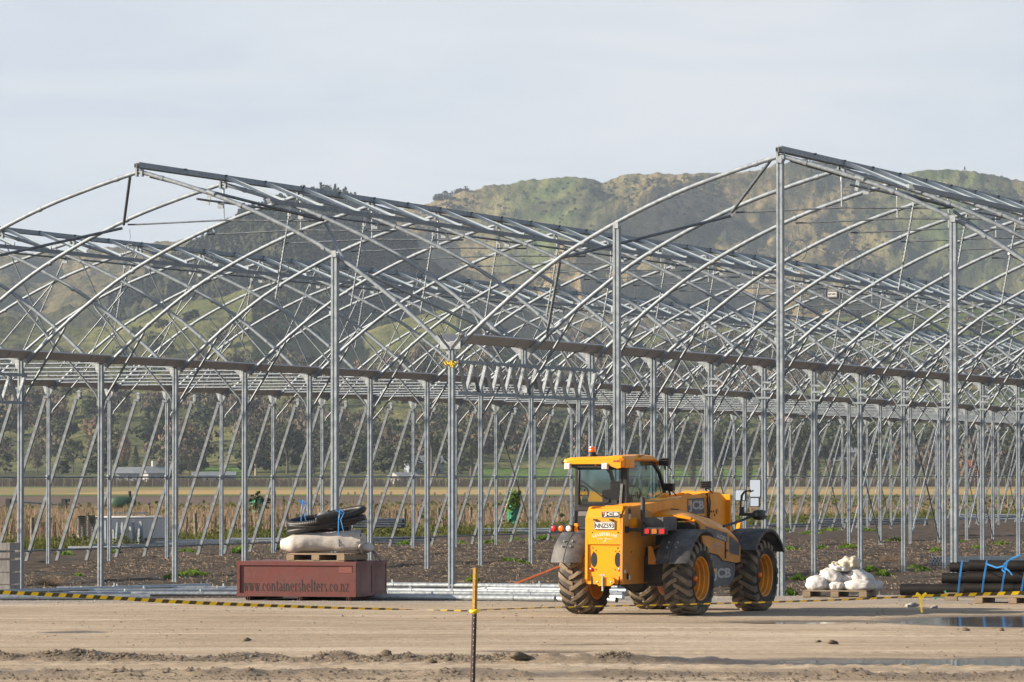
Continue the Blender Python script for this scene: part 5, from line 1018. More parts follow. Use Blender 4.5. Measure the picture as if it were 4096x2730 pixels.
b.add(secs, [(i*n_+j, (i+1)*n_+j, (i+1)*n_+(j+1) % n_, i*n_+(j+1) % n_) for i in range(26) for j in range(n_)], True); b.add(secs[:n_], [tuple(range(n_))]); b.build('sheet', 'tarp', tr)
b = MB()
for k_ in range(6):        # spiral of folds at the open end
    q = 1-k_*0.15; pts = [(1.385+0.012*k_+0.02*math.sin(j*1.7+k_), 0.33*q*math.cos(2*math.pi*j/24)*(1+0.06*math.sin(j*2.1)), 0.17+0.17*q*math.sin(2*math.pi*j/24)*(1+0.08*math.sin(j*1.3+k_))) for j in range(24)]
    b.tube(pts, 0.021, 5, closed=True)
b.ellipsoid((1.37, 0, 0.17), (0.03, 0.32, 0.165)); b.ellipsoid((1.44, 0.02, 0.10), (0.16, 0.27, 0.09), jit=0.35, flat=-0.09); b.build('rolled_end', 'tarp', tr)
b = MB(); b.tube([(1.02+0.01*math.sin(j), 0.345*math.cos(2*math.pi*j/24), 0.18+0.178*math.sin(2*math.pi*j/24)) for j in range(24)], 0.009, 5, closed=True); b.build('tie', 'galv_dark', tr)
# coil of corrugated pipe
cp = thing('pipe_coil', 'tilted coil of black corrugated drain pipe heaped on the tarpaulin', 'pipe coil', VW((742-1176.5)/KU*81.8, 81.8, 0.262+ZT+0.14+0.285), -YAW-R_(3))
pts = []; rr = []; NP = 2000
for i in range(NP):
    t_ = i/(NP-1); a = 0.9+t_*2*math.pi*4.2; ex = 0.58+0.10*math.sin(a*0.31+1)-0.05*t_; ey = 0.40+0.05*math.cos(a*0.27)
    sh = 0.09*math.sin(2*math.pi*t_*1.3); x = ex*math.cos(a)+0.03+sh; y = ey*math.sin(a); z = 0.060+0.20*t_+0.035*math.sin(a*1.3+0.4)+0.03*math.sin(a*0.37)
    z += 0.17*(x+0.6)*(0.35+0.75*math.sin(t_*4.5)**2)+0.16*y*(t_-0.3)
    pts.append((x, y, z)); rr.append(0.054+0.0018*(1 if (i//2) % 2 else -1))
b = MB(); b.tube(pts, rr, 12); b.build('corrugated_pipe', 'black', cp)
b = MB(); b.pipe((-0.06, -0.50, 0.30), (0.36, -0.44, 0.40), 0.066, 0.008, 16); b.build('pipe_end', 'black', cp)
for x, y, z in ((0.33, -0.50, 0.30), (-0.38, 0.1, 0.46)):
    b = MB(); b.tube([(x-0.01, y, z-0.28), (x, y-0.06, z), (x+0.02, y-0.03, z+0.14), (x, y+0.12, z+0.16)], 0.010, 5); b.tube([(x+0.02, y-0.07, z+0.18), (x+0.10, y-0.08, z+0.12), (x+0.04, y-0.09, z+0.0), (x+0.09, y-0.06, z-0.22)], 0.008, 5); b.tube([(x-0.06, y-0.06, z+0.17), (x+0.06, y-0.07, z+0.1)], 0.010, 5); b.build('tie', 'strap', cp)
dm = thing('plastic_dome', 'grey domed plastic cap sitting inside the pipe coil', 'cap', VW((738-1176.5)/KU*81.9, 81.9, 0.262+ZT+0.14+0.355), -YAW); b = MB(); b.lathe([(0.0, 0.37), (0.05, 0.368), (0.11, 0.355), (0.15, 0.32), (0.165, 0.27), (0.168, 0.2), (0.174, 0.195), (0.174, 0.18), (0.168, 0.175), (0.170, 0.12)], (0, 0, 0), 'z', 28); o = b.build('dome', 'capgrey', dm); o.rotation_euler = (0.15, 0.35, 0); b = MB(); b.lathe([(0.176, 0.16), (0.18, 0.15), (0.18, 0.14), (0.176, 0.13)], (0, 0, 0), 'z', 28); o = b.build('rib', 'capgrey', dm); o.rotation_euler = (0.15, 0.35, 0)
hs = MB(); hs.tube([(0, 0, 0.10), (0.1, 0.0, 0.08), (0.20, -0.02, 0.02), (0.26, 0, -0.10), (0.30, 0.02, -0.13)], 0.012, 6); hs.tube([(0, 0.05, 0.09), (0.13, 0.02, 0.06), (0.2, 0.0, -0.05), (0.22, 0, -0.14)], 0.010, 6); o = hs.build('hose', 'galv_dark'); o.location = VW((838-1176.5)/KU*81.7, 81.7, 0.262+ZT+0.13); o.rotation_euler = (0, 0, rz_); tag(o, 'two short grey hoses drooping off the pallet onto the rear red box', 'hose')
# galvanised tubes along the slab edge
def ltube(u0, v0, u1, v1, r, label, z=0.262, lift=0.0, clamps=2, hollow=False, mt='galv_new', group='tubes along the slab edge'):
    p0 = gz(u0, v0, z+r*0.3+lift); p1 = gz(u1, v1, z+r*0.3+lift); p0.z = z+r+lift; p1.z = z+r+lift; o0 = (p0+p1)/2
    t_ = thing('steel_tube', label, 'steel tube', o0, 0, group); a_, b_ = p0-o0, p1-o0
    b = MB(); (b.pipe(a_, b_, r, 0.006) if hollow else b.tube([a_, b_], r, 12)); b.build('tube', mt, t_)
    d = (b_-a_).normalized(); ln = (b_-a_).length
    for i in range(clamps):
        q = a_+d*ln*((i+0.6+0.25*random.random())/(clamps+0.3)); b = MB(); b.tube([q-d*0.045, q+d*0.045], r*1.13, 12); b.box(q+Vector((0, 0, r*1.35)), (0.03, 0.02, 0.07)); b.build('clamp', 'galv_new', t_)
LT = 'galvanised tube in the heap along the slab edge left of the red box'; RT = 'galvanised tube in the heap along the slab edge between the red box and the machine'
ltube(-60, 1378, 345, 1377, 0.048, 'foremost galvanised tube of the left heap running out of the picture', clamps=0)
ltube(30, 1368, 560, 1369, 0.042, LT, clamps=3, group='left tube heap'); ltube(60, 1363, 600, 1361, 0.042, LT, clamps=3, lift=0.03, group='left tube heap'); ltube(130, 1357, 620, 1356, 0.042, LT, clamps=2, lift=0.03, group='left tube heap'); ltube(-40, 1366, 480, 1350, 0.045, 'topmost tube of the left heap slanting up towards the red box', clamps=1, lift=0.06); ltube(-60, 1372, 300, 1369, 0.042, LT, clamps=1, group='left tube heap')
ltube(700, 1375, 1275, 1381, 0.052, 'foremost tube of the right heap with bolted clamps', clamps=3); ltube(760, 1366, 1330, 1371, 0.044, RT, clamps=3, group='right tube heap'); ltube(800, 1359, 1420, 1366, 0.044, RT, clamps=3, group='right tube heap'); ltube(720, 1352, 1440, 1362, 0.044, RT, clamps=2, lift=0.02, group='right tube heap'); ltube(690, 1347, 1420, 1354, 0.05, 'topmost tube of the right heap', clamps=2, lift=0.07)
ltube(1280, 1381, 1417, 1384, 0.050, 'short open ended tube showing its dark mouth behind the machine', hollow=True, clamps=0); ltube(1290, 1374, 1432, 1377, 0.044, 'tube lying just behind the open ended one', clamps=1); ltube(1300, 1368, 1430, 1369, 0.044, RT, clamps=1, group='right tube heap')
# orange ratchet strap
p0 = gz(1155, 1353, 0.20); p1 = Vector((0.06, 8.0, 0)); p1 = gd(1296, 1298, (p1-CAM).dot(FV)); b = MB(); b.bar(p0, p1, 0.055, 0.012, up=(0, -1, 0.2)); os_ = b.build('ratchet_strap', 'orange'); tag(os_, 'taut orange webbing strap rising from the soil behind the machine', 'strap')
for f_ in (0.30, 0.72): b = MB(); c_ = p0.lerp(p1, f_); dv = (p1-p0).normalized(); b.bar(c_-dv*0.12+Vector((0, -0.012, 0.0)), c_+dv*0.12+Vector((0, -0.012, 0.0)), 0.045, 0.006, up=(0, -1, 0.2)); b.build('printed_label', 'stencil', os_)
# grey slatted bin at the left edge
bn = thing('slatted_bin', 'pale grey slatted wooden bin cut by the left edge', 'bin', gz(-44, 1373, 0.262), R_(12)); b = MB(); wd_, hh_ = 0.53, 0.98
for i, (z0_, z1_) in enumerate(((0.05, 0.22), (0.235, 0.44), (0.455, 0.66), (0.70, 0.80), (0.84, 0.97))): b.box((wd_/2, 0, (z0_+z1_)/2), (wd_, 0.03, z1_-z0_)); b.box((wd_, 0.35, (z0_+z1_)/2), (0.03, 0.70, z1_-z0_))
b.build('side', 'woodgrey', bn)
for x, y in ((0.04, 0.03), (wd_-0.04, 0.03), (wd_-0.04, 0.67)): b = MB(); b.box((x, y, 0.49), (0.07, 0.03, 0.98)); b.build('corner_post', 'woodgrey', bn)
# pallet of sacks
g3 = gz(1845, 1374.5, 0.262); g4 = gz(1990, 1375.5, 0.262); a_ = g4-g3; rz3 = math.atan2(a_.y, a_.x); K3 = a_.length/145.0
pl2 = thing('pallet', 'weathered pallet loaded with white sacks', 'pallet', (g3.x, g3.y, 0.262), rz3); pallet_parts(pl2, a_.length, 1.0, 'wood')
def sack(zx, zy, wz, hz_, dep, label, mt='sack', rot=0.0, seed=0, y=0.3, jit=0.10):
    # readings in the enlarged view of this corner: 1 reading = .2432 picture units; origin at the pallet's front left foot
    cx = (zx-262)*0.2432*K3; cz = (572-zy)*0.2432*K3; wx, wz2 = wz/2*0.2432*K3, hz_/2*0.2432*K3
    b = MB(); b.ellipsoid((0, 0, 0), (wx*1.06, dep, wz2*1.08), 48, 30, Matrix.Rotation(rot, 3, 'Y'), jit, pw=0.72); o = b.build('sack', mt)
    for v_ in o.data.vertices:
        n1_ = mnoise.noise(v_.co*7+Vector((seed, 0, 0))); n2_ = mnoise.noise(v_.co*17+Vector((0, seed, 0))); n3_ = abs(mnoise.noise(Vector((v_.co.x*9, v_.co.y*9, v_.co.z*22))+Vector((seed*3, seed, 2)))); v_.co += v_.co.normalized()*(0.006*n1_+0.003*n2_-0.007*max(0.0, 0.25-n3_)/0.25)
        if v_.co.z < -wz2*0.9: v_.co.z = -wz2*0.9
    p = Matrix.Rotation(rz3, 3, 'Z') @ Vector((cx, y, 0)); o.location = (g3.x+p.x, g3.y+p.y, 0.262+cz); o.rotation_euler = (0, 0, rz3); tag(o, label, 'sack'); return o
sack(380, 440, 222, 140, 0.24, 'plump white sack at the left front corner of the pallet', seed=1); sack(560, 462, 160, 92, 0.22, 'small low white sack between the two big front ones', seed=2); sack(768, 456, 280, 104, 0.24, 'wide white sack lying along the front right of the pallet', seed=3); sack(898, 462, 120, 92, 0.28, 'white sack at the right end of the pallet', seed=4, y=0.52)
sack(515, 372, 205, 128, 0.24, 'white sack with puckered corner on the left of the second layer', seed=5, rot=0.35, y=0.36); sack(640, 390, 160, 96, 0.25, 'white sack in the middle of the second layer', seed=6, y=0.48); sack(772, 378, 230, 116, 0.26, 'white sack sloping down on the right of the second layer', seed=7, rot=0.42, y=0.45); sack(470, 330, 160, 70, 0.2, 'cream folded sack mouth on the upper left of the heap', 'sack_cream', seed=8, rot=-0.2, y=0.42, jit=0.3)
sack(655, 262, 190, 130, 0.22, 'crumpled pale sack crowning the heap', 'sack_cream', seed=9, rot=-0.15, y=0.45, jit=0.28); sack(545, 290, 120, 86, 0.18, 'twisted cream sack neck beside the crumpled top sack', 'sack_cream', seed=10, rot=0.5, y=0.40, jit=0.28); sack(590, 300, 150, 56, 0.2, 'white sack flap under the crumpled top sack', seed=11, rot=0.2, y=0.34, jit=0.25)
b = MB()
for i in range(4): b.ellipsoid((0.05*i, 0.01*i, 0.05*math.sin(i)), (0.06, 0.05, 0.035), 8, 6, jit=0.8)
# black pipes on pallets
pg = gz(2080, 1374, 0.262); pr2 = gz(2353, 1376.5, 0.262); ax3 = (pr2-pg).normalized(); sc3 = to_frame(pg)[1]/KU
def bpipe(u0, vtop, vbot, u1, label, hollow=True, dz=0.0, dback=0.0):
    r = (vbot-vtop)/2*sc3; p0 = gd(u0, (vtop+vbot)/2, to_frame(pg)[1]+dback); ln = (u1-u0)*sc3; t_ = MB(); t_.pipe((0, 0, 0), ax3*ln, r, r*0.16, 20); o = t_.build('plastic_pipe', 'pipe_black'); o.location = p0; tag(o, label, 'pipe', 'black pipes at the right'); return o
bpipe(2071, 1341.5, 1369, 2560, 'thick black pipe reaching farthest left in the bottom row of the pile', dback=0.75); bpipe(2166.5, 1316.5, 1342, 2560, 'thick black pipe in the middle row of the rear pile', dback=0.75); bpipe(2184.5, 1291.5, 1316, 2560, 'topmost thick black pipe of the rear pile', dback=0.75)
bpipe(2216, 1340, 1363, 2600, 'bottom black pipe of the strapped front bundle'); bpipe(2221, 1313, 1340, 2600, 'middle black pipe of the strapped front bundle'); bpipe(2228, 1287, 1313, 2600, 'top black pipe of the strapped front bundle'); bpipe(2240, 1353, 1372, 2600, 'black pipe low down at the back of the front bundle', dback=0.35)
_d0, _d1 = to_frame(pg)[1], to_frame(pr2)[1]
def uplocal(u, v, dback=-0.16): return gd(u, v, _d0+(_d1-_d0)*(u-2080)/273.0+dback)
for u0, v0, u1, v1, lb in ((2211, 1290, 2202, 1363, 'leftmost blue strap round the black pipes'), (2268, 1288, 2255, 1373, 'second blue strap from the left round the black pipes'), (2314, 1290, 2299, 1373, 'third blue strap from the left with a loose bow'), (2362, 1290, 2344, 1373, 'blue strap cut by the right edge of the picture')):
    b = MB(); P_ = [uplocal(u0, v0, 0.10), uplocal(u0-0.5, v0+2, -0.10), uplocal((u0+u1)/2-1, (v0+v1)/2, -0.19), uplocal(u1, v1, -0.15)]
    for q0, q1 in zip(P_, P_[1:]): b.bar(q0, q1, 0.032, 0.006, up=tuple(-FV))
    if 'third' in lb:
        for Q in (((2308, 1305), (2318, 1312), (2326, 1322)), ((2308, 1300), (2302, 1310), (2310, 1316)), ((2306, 1298), (2322, 1285), (2344, 1275)), ((2306, 1301), (2290, 1305), (2266, 1296))):
            q = [uplocal(*w_, -0.22) for w_ in Q]
            for q0, q1 in zip(q, q[1:]): b.bar(q0, q1, 0.026, 0.006, up=tuple(-FV))
    tag(b.build('strap', 'strap'), lb, 'strap')
pl3 = thing('pallet', 'pallet under the strapped black pipes, cut by the right edge', 'pallet', gz(2240, 1389, 0.262), math.atan2(ax3.y, ax3.x)); pallet_parts(pl3, 1.3, 0.9, 'wood')
b = MB(); b.box((0, 0, 0.07), (0.22, 0.12, 0.14)); o = b.build('wood_block', 'wood'); o.location = gz(2186, 1381, 0.262); o.rotation_euler = (0, 0, rz3); tag(o, 'short timber block under the left end of the black pipes', 'timber')
b = MB()
for q0, q1 in zip([(-0.14, 0, 0.01), (-0.03, 0, 0.10), (0.05, 0, 0.02), (0.07, 0, 0.12)], [(-0.03, 0, 0.10), (0.05, 0, 0.02), (0.07, 0, 0.12), (0.04, 0, 0.16)]): b.bar(q0, q1, 0.03, 0.008, up=(0, -1, 0))
o = b.build('strap', 'net'); o.location = gz(2165, 1379, 0.262); tag(o, 'crumpled green strap on the slab below the black pipes', 'strap')
# bundle of small square tubes behind the pipes
p0 = gz(2135, 1300, 0.0); p1 = gz(2245, 1290, 0.0); dv = Vector((0.80, 1.0, 0)).normalized()
for j in range(3):
    for i in range(6-j):
        b = MB(); q = p0+RV*(0.085*i+0.04*j)+Vector((0, 0, 0.05+0.075*j)); b.bar(q, q+dv*(3.4+random.uniform(-0.2, 0.2)), 0.07, 0.07); 
        b.cur = 1; b.box(q-dv*0.003, (0.05, 0.004, 0.05), Matrix.Rotation(math.atan2(-dv.x, dv.y), 3, 'Z')); o = b.build('square_tube', ['galv_new', 'black']); tag(o, 'galvanised square tube in the loose bundle behind the black pipes', 'square tube', 'square tubes behind the black pipes')
# yellow painted stake and barrier tape
sp_ = gz(1086, 1578, 0.25); D0 = (sp_-CAM).dot(FV)
stk = thing('star_picket', 'dark steel picket with a yellow painted top in the foreground', 'stake', (sp_.x, sp_.y, 0.25), -YAW+0.25); tp = gd(1093, 1305.5, D0); hs_ = tp.z-0.25; lean = (tp-sp_).dot(RV)
yl = gd(1090, 1412, D0).z-0.25
def ystake(z0, z1, nm, mt):
    b = MB(); f = lambda z: lean*z/hs_
    for a in (0.35, 0.35+2.094, 0.35+4.189):
        ca, sa = math.cos(a)*0.028, math.sin(a)*0.028; nx_, ny_ = -math.sin(a)*0.0035, math.cos(a)*0.0035
        b.add([(f(z)+px, py, z) for z in (z0, z1) for px, py in ((-nx_, -ny_), (ca-nx_, sa-ny_), (ca+nx_, sa+ny_), (nx_, ny_))], [(0, 1, 5, 4), (1, 2, 6, 5), (2, 3, 7, 6), (3, 0, 4, 7), (3, 2, 1, 0), (4, 5, 6, 7)])
    return b.build(nm, mt, stk)
ystake(-0.4, yl, 'shaft', 'stake'); ystake(yl, hs_, 'painted_top', 'stake_y')
b = MB()
for i in range(22):
    z = hs_-0.05-i*0.058
    if z > 0: b.box((lean*z/hs_-0.006, -0.018, z), (0.007, 0.012, 0.009))
b.build('bolt_hole', 'white', stk)
def tape_run(pts, label, tw, seed):
    P_ = [gd(u, v, D0+dz) for u, v, dz in pts]; path = []
    for i in range(len(P_)-1):
        p0_, p1_, p2_, p3_ = P_[max(i-1, 0)], P_[i], P_[i+1], P_[min(i+2, len(P_)-1)]
        for j in range(24): t_ = j/24; path.append(0.5*((2*p1_)+(p2_-p0_)*t_+(2*p0_-5*p1_+4*p2_-p3_)*t_*t_+(3*p1_-p0_-3*p2_+p3_)*t_**3))
    path.append(P_[-1]); ln = [0]
    for a_, b_ in zip(path, path[1:]): ln.append(ln[-1]+(b_-a_).length)
    b = MB(); per = 0.072; s_ = 0.0; k = 0; tot = ln[-1]; ns = int(tot/per)
    def P(s): return Vector((np.interp(s, ln, [q.x for q in path]), np.interp(s, ln, [q.y for q in path]), np.interp(s, ln, [q.z for q in path])))
    for i in range(ns):
        for j in range(2):
            s0, s1 = (i+j/2)*per, (i+(j+1)/2)*per; b.cur = i % 2 if j == 0 else i % 2
            def edge(s, sg, shear): ta = tw(s/tot); up = Vector((0, 0, math.cos(ta)))+(-FV)*math.sin(ta); q = P(min(max(s+shear*sg*math.cos(ta), 0), tot)); return q+up*(sg*0.0195)
            b.add([edge(s0, -1, 0.012), edge(s1, -1, 0.012), edge(s1, 1, 0.012), edge(s0, 1, 0.012)], [(0, 1, 2, 3)])
    o = b.build('barrier_tape', ['tape_y', 'tape_b']); return tag(o, label, 'tape')
tape_run([(-420, 1336, -2), (0, 1361, -1.5), (200, 1371, -1.2), (400, 1383, -0.9), (600, 1391.5, -0.6), (800, 1398, -0.3), (1000, 1402.5, -0.1), (1090, 1404.5, -0.03)], 'yellow and black barrier tape from the picket to the left edge', lambda q: 0.95-0.75*math.sin(min(q*1.25, 1)*math.pi)+(1.3 if q > 0.86 else 0)*min((q-0.86)*10, 1)*0.75, 1)
tape_run([(1088, 1403, -0.03), (1260, 1396.5, -0.2), (1500, 1391, -0.5), (1800, 1383, -0.9), (2000, 1376, -1.1), (2112, 1370, -1.2), (2250, 1366, -1.3), (2353, 1362.5, -1.4), (2800, 1345, -2)], 'yellow and black barrier tape from the picket to the right edge', lambda q: 1.25-0.35*q-0.55*max(0, min((q-0.58)*8, 1)), 2)
b = MB(); kn = gd(2113, 1370, D0-1.22)
for i in range(5): b.bar(kn+RV*(-0.03+0.02*i)+Vector((0, 0, 0.012*math.sin(i*2))), kn+RV*(-0.01+0.02*i)+Vector((0, 0, 0.03*math.cos(i*1.7))), 0.030, 0.01, up=tuple(-FV))
q = kn
for du, dv_ in ((2, 10), (5, 20), (4, 30), (6, 38)): q2 = gd(2113+du, 1370+dv_, D0-1.22); b.bar(q, q2, 0.022-0.003*(dv_ > 25), 0.004, up=tuple(-FV)); q = q2
tag(b.build('tape_tail', 'tape_y'), 'yellow tape knot with a hanging tail on the right', 'tape')
b = MB(); kn = gd(1090, 1405, D0-0.05); b.tube([kn+RV*0.035*math.cos(a)-FV*0.035*math.sin(a)+Vector((0, 0, 0.006*math.sin(a*2))) for a in np.linspace(0, 2*math.pi, 16, endpoint=False)], 0.017, 6, closed=True); tag(b.build('tape_wrap', 'tape_y'), 'yellow tape wound round the picket', 'tape')
# stones and clods one can count on the yard
for i, (u, v, r) in enumerate(((2096, 1396, 0.085), (2148, 1398, 0.055), (2218, 1648 if False else 1449, 0.05), (1913, 1480, 0.06), (2300, 1449, 0.045), (1880, 1508 if False else 1476, 0.035), (885, 1631 if False else 1517, 0.085), (990, 1523, 0.06), (1192, 1521, 0.10), (1240, 1380, 0.07), (566, 1474, 0.05), (770, 1377, 0.08))):
    g = gz(u, v, 0.262); b = MB(); b.ellipsoid((0, 0, 0), (r*1.2, r, r*0.62), 10, 7, jit=0.8)
    o = b.build('stone' if i in (0, 1) else 'mud_clod', 'woodgrey' if i in (0, 1) else 'dry_clod'); o.location = (g.x, g.y, yz(g)+r*0.3); o.rotation_euler = (0, 0, i*1.3)
    tag(o, 'grey stone on the pale slab, larger of the pair' if i == 0 else ('small tan stone right of the larger one on the slab' if i == 1 else 'dark lump of mud lying loose on the dirt yard'), 'stone' if i < 2 else 'mud lump', None if i < 2 else 'loose mud lumps')
# ------------------------------------------------------------------ telescopic handler (x to its right, y forwards, z up)
th = thing('telehandler', 'yellow telescopic handler seen from behind, parked on the dirt yard', 'telehandler', (7.80, -12.35, 0.258), R_(-4.5))
XC = -0.08; TR = 0.88; YR, YF, ZW = 0.14, 2.87, 0.575
def wheel(x, y, sgn):          # sgn +1 on the right side
    wh = bpy.data.objects.new('wheel', None); COL.objects.link(wh); wh.parent = th; wh.location = (x, y, ZW); wh.empty_display_size = 0.1
    if sgn < 0: wh.rotation_euler = (0, 0, math.pi)
    hw = 0.225
    for nm, key in (('tyre', 'ty'), ('tread_lug', 'lg'), ('rim', 'rm'), ('hub', 'hb'), ('hub_cap', 'hc')):
        if key not in WM: WM[key] = wheel_part(key, hw)
        link(nm, WM[key], {'ty': 'rubber', 'lg': 'lug', 'rm': 'rim', 'hb': 'black', 'hc': 'lens_amber'}[key], wh)
    return wh
WM = {}
def wheel_part(key, hw):
    b = MB()
    if key == 'ty':
        pr = [(0.335, -hw*0.80), (0.36, -hw*0.95), (0.43, -hw*1.04), (0.50, -hw*0.98), (0.535, -hw*0.80), (0.548, -hw*0.4), (0.552, 0), (0.548, hw*0.4), (0.535, hw*0.80), (0.50, hw*0.98), (0.43, hw*1.04), (0.36, hw*0.95), (0.335, hw*0.80), (0.325, hw*0.6), (0.325, -hw*0.6), (0.335, -hw*0.80)]
        b.lathe(pr, (0, 0, 0), 'x', 56)
        for i in range(3): r = 0.40+0.03*i; b.lathe([(r-0.006, hw*1.03), (r, hw*1.075), (r+0.006, hw*1.03)], (0, 0, 0), 'x', 56)
    elif key == 'lg':
        n_ = 20
        for i in range(n_):
            for s_ in (-1, 1):
                a0 = 2*math.pi*(i+(0.5 if s_ > 0 else 0))/n_; V = []
                # chevron: starts past the middle, sweeps back to the shoulder and over it
                for t, rr_, wdt in ((-0.03, 0.575, 0.030), (0.05, 0.578, 0.032), (0.12, 0.576, 0.034), (0.185, 0.568, 0.040), (0.222, 0.545, 0.046), (0.238, 0.50, 0.048)):
                    x = s_*t; da = -1.35*max(t, 0)**1.05; 
                    for rr2, w2 in ((rr_-0.055, wdt*1.25), (rr_, wdt)):
                        for q in (-1, 1):
                            a = a0+da+q*w2/0.57; V.append((x, rr2*math.sin(a), rr2*math.cos(a)))
                F = []
                for k in range(5): o_ = k*4; F += [(o_+2, o_+3, o_+7, o_+6), (o_, o_+2, o_+6, o_+4), (o_+1, o_+5, o_+7, o_+3)]
                F += [(0, 1, 3, 2), (20, 22, 23, 21)]; b.add(V, F)
    elif key == 'rm':
        PR = [(0.345, hw*0.90), (0.338, hw*0.94), (0.322, hw*0.90), (0.318, hw*0.66), (0.296, hw*0.60), (0.293, hw*0.36), (0.270, hw*0.30), (0.266, hw*0.06), (0.245, 0.0), (0.242, -hw*0.18), (0.17, -hw*0.22), (0.0, -hw*0.22)]
        for q0, q1 in zip(PR, PR[1:]): b.lathe([q0, q1], (0, 0, 0), 'x', 56)
        b.lathe([(0.0, -hw*0.5), (0.30, -hw*0.5), (0.315, -hw*0.9), (0.345, -hw*0.9)], (0, 0, 0), 'x', 40)
    elif key == 'hb':
        b.lathe([(0.0, hw*0.42), (0.075, hw*0.42), (0.085, hw*0.40), (0.14, hw*0.36), (0.165, hw*0.20), (0.17, -hw*0.2)], (0, 0, 0), 'x', 24)
        for i in range(10): a = i*0.6283; b.tube([(hw*0.02, 0.19*math.cos(a), 0.19*math.sin(a)), (hw*0.12-0.03*0, 0.19*math.cos(a), 0.19*math.sin(a))], 0.014, 6)
    else: b.lathe([(0.0, hw*0.62), (0.035, hw*0.62), (0.045, hw*0.54), (0.045, hw*0.40)], (0, 0, 0), 'x', 16)
    return b.mesh({'ty': 'tyre', 'lg': 'tread_lug', 'rm': 'rim', 'hb': 'hub', 'hc': 'hub_cap'}[key])
for y in (YR, YF):
    wheel(XC+TR, y, 1); wheel(XC-TR, y, -1)
def part(nm, mt, fn, bevel=0.0, parent=None):
    b = MB(); fn(b); return b.build(nm, mt, parent or th, bevel)
# axles and belly
part('axle', 'black', lambda b: b.box((XC, YF, ZW), (1.4, 0.22, 0.24)))
part('axle', 'black', lambda b: (b.box((XC, YR, ZW), (1.4, 0.22, 0.24)), b.lathe([(0, -0.2), (0.2, -0.18), (0.24, 0), (0.2, 0.18), (0, 0.2)], (XC, YR, ZW), 'y', 14)))
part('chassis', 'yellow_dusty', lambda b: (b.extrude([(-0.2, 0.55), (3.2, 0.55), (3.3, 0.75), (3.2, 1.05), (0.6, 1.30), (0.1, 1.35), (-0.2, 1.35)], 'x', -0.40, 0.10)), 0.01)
# tail: two side plates, cover between them
side = [(-1.0, 0.58), (-0.93, 0.50), (0.30, 0.50), (0.42, 0.62), (0.42, 1.30), (0.20, 1.60), (-0.30, 1.70), (-0.72, 1.705), (-0.84, 1.69), (-0.98, 1.52)]
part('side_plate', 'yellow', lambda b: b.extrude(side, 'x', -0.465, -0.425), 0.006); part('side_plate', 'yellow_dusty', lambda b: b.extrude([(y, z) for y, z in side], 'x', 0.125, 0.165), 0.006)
part('rear_cover', 'yellow', lambda b: (b.extrude([(-0.425, 1.115), (0.125, 1.115), (0.125, 1.525), (-0.425, 1.525)], 'y', -0.985, -0.94), b.extrude([(-0.425, 0.50), (0.125, 0.50), (0.125, 1.105), (-0.425, 1.105)], 'y', -0.965, -0.93)), 0.008)
part('top_cover', 'yellow', lambda b: (b.add([(-0.425, -0.985, 1.525), (0.125, -0.985, 1.525), (0.125, -0.90, 1.66), (-0.425, -0.90, 1.66), (-0.425, -0.4, 1.70), (0.125, -0.4, 1.70)], [(0, 1, 2, 3), (3, 2, 5, 4)]), b.extrude([(-0.19, 1.60), (0.13, 1.60), (0.13, 1.71), (-0.17, 1.715)], 'y', -0.90, -0.55)), 0.0)
for x_ in (-0.325, 0.075): part('vent_hole', 'black', lambda b: b.add([(x_+0.052*math.cos(2*math.pi*j/20), -0.9685, 0.88+0.115*math.sin(2*math.pi*j/20)) for j in range(20)], [tuple(range(20))]))
part('bolt', 'black', lambda b: [b.add([(x+r*math.cos(2*math.pi*j/10), -0.9875 if z > 1.115 else -0.9675, z+r*math.sin(2*math.pi*j/10)) for j in range(10)], [tuple(range(10))]) for x, z, r in ((-0.345, 1.06, 0.012), (-0.29, 1.02, 0.012), (0.075, 1.06, 0.014), (0.04, 1.01, 0.011), (0.10, 1.01, 0.011), (-0.34, 1.30, 0.011), (0.09, 1.30, 0.013), (-0.29, 0.725, 0.013), (0.03, 0.725, 0.011), (-0.34, 1.0, 0.009))])
for x in (-0.366, 0.112):
    part('reflector', 'lens_red', lambda b: b.lathe([(0.0, -0.984), (0.024, -0.982), (0.032, -0.975), (0.032, -0.963)], (x, 0, 0.727), 'y', 18))
def slots(b):
    for x in (-0.365, 0.095):
        b.add([(x-0.014, -0.9695, 0.50), (x+0.022, -0.9695, 0.50), (x+0.012, -0.9695, 0.62), (x-0.002, -0.9695, 0.63)], [(0, 1, 2, 3)])
part('notch', 'black', slots)
part('tow_hitch', 'yellow', lambda b: (b.extrude([(-0.27, 0.545), (-0.20, 0.61), (0.02, 0.61), (0.06, 0.575), (0.06, 0.53), (0.0, 0.485), (-0.20, 0.475)], 'y', -1.075, -1.05), b.box((-0.1, -1.02, 0.60), (0.18, 0.10, 0.02)), b.box((-0.1, -1.02, 0.485), (0.18, 0.10, 0.02))), 0.004)
part('hitch_pin', 'galv_new', lambda b: (b.tube([(-0.125, -1.09, 0.40), (-0.125, -1.09, 0.64)], 0.016, 10), b.box((-0.125, -1.09, 0.645), (0.09, 0.035, 0.018)), b.ellipsoid((-0.22, -1.078, 0.535), (0.016, 0.006, 0.016), 8, 5), b.ellipsoid((0.01, -1.078, 0.535), (0.016, 0.006, 0.016), 8, 5)))
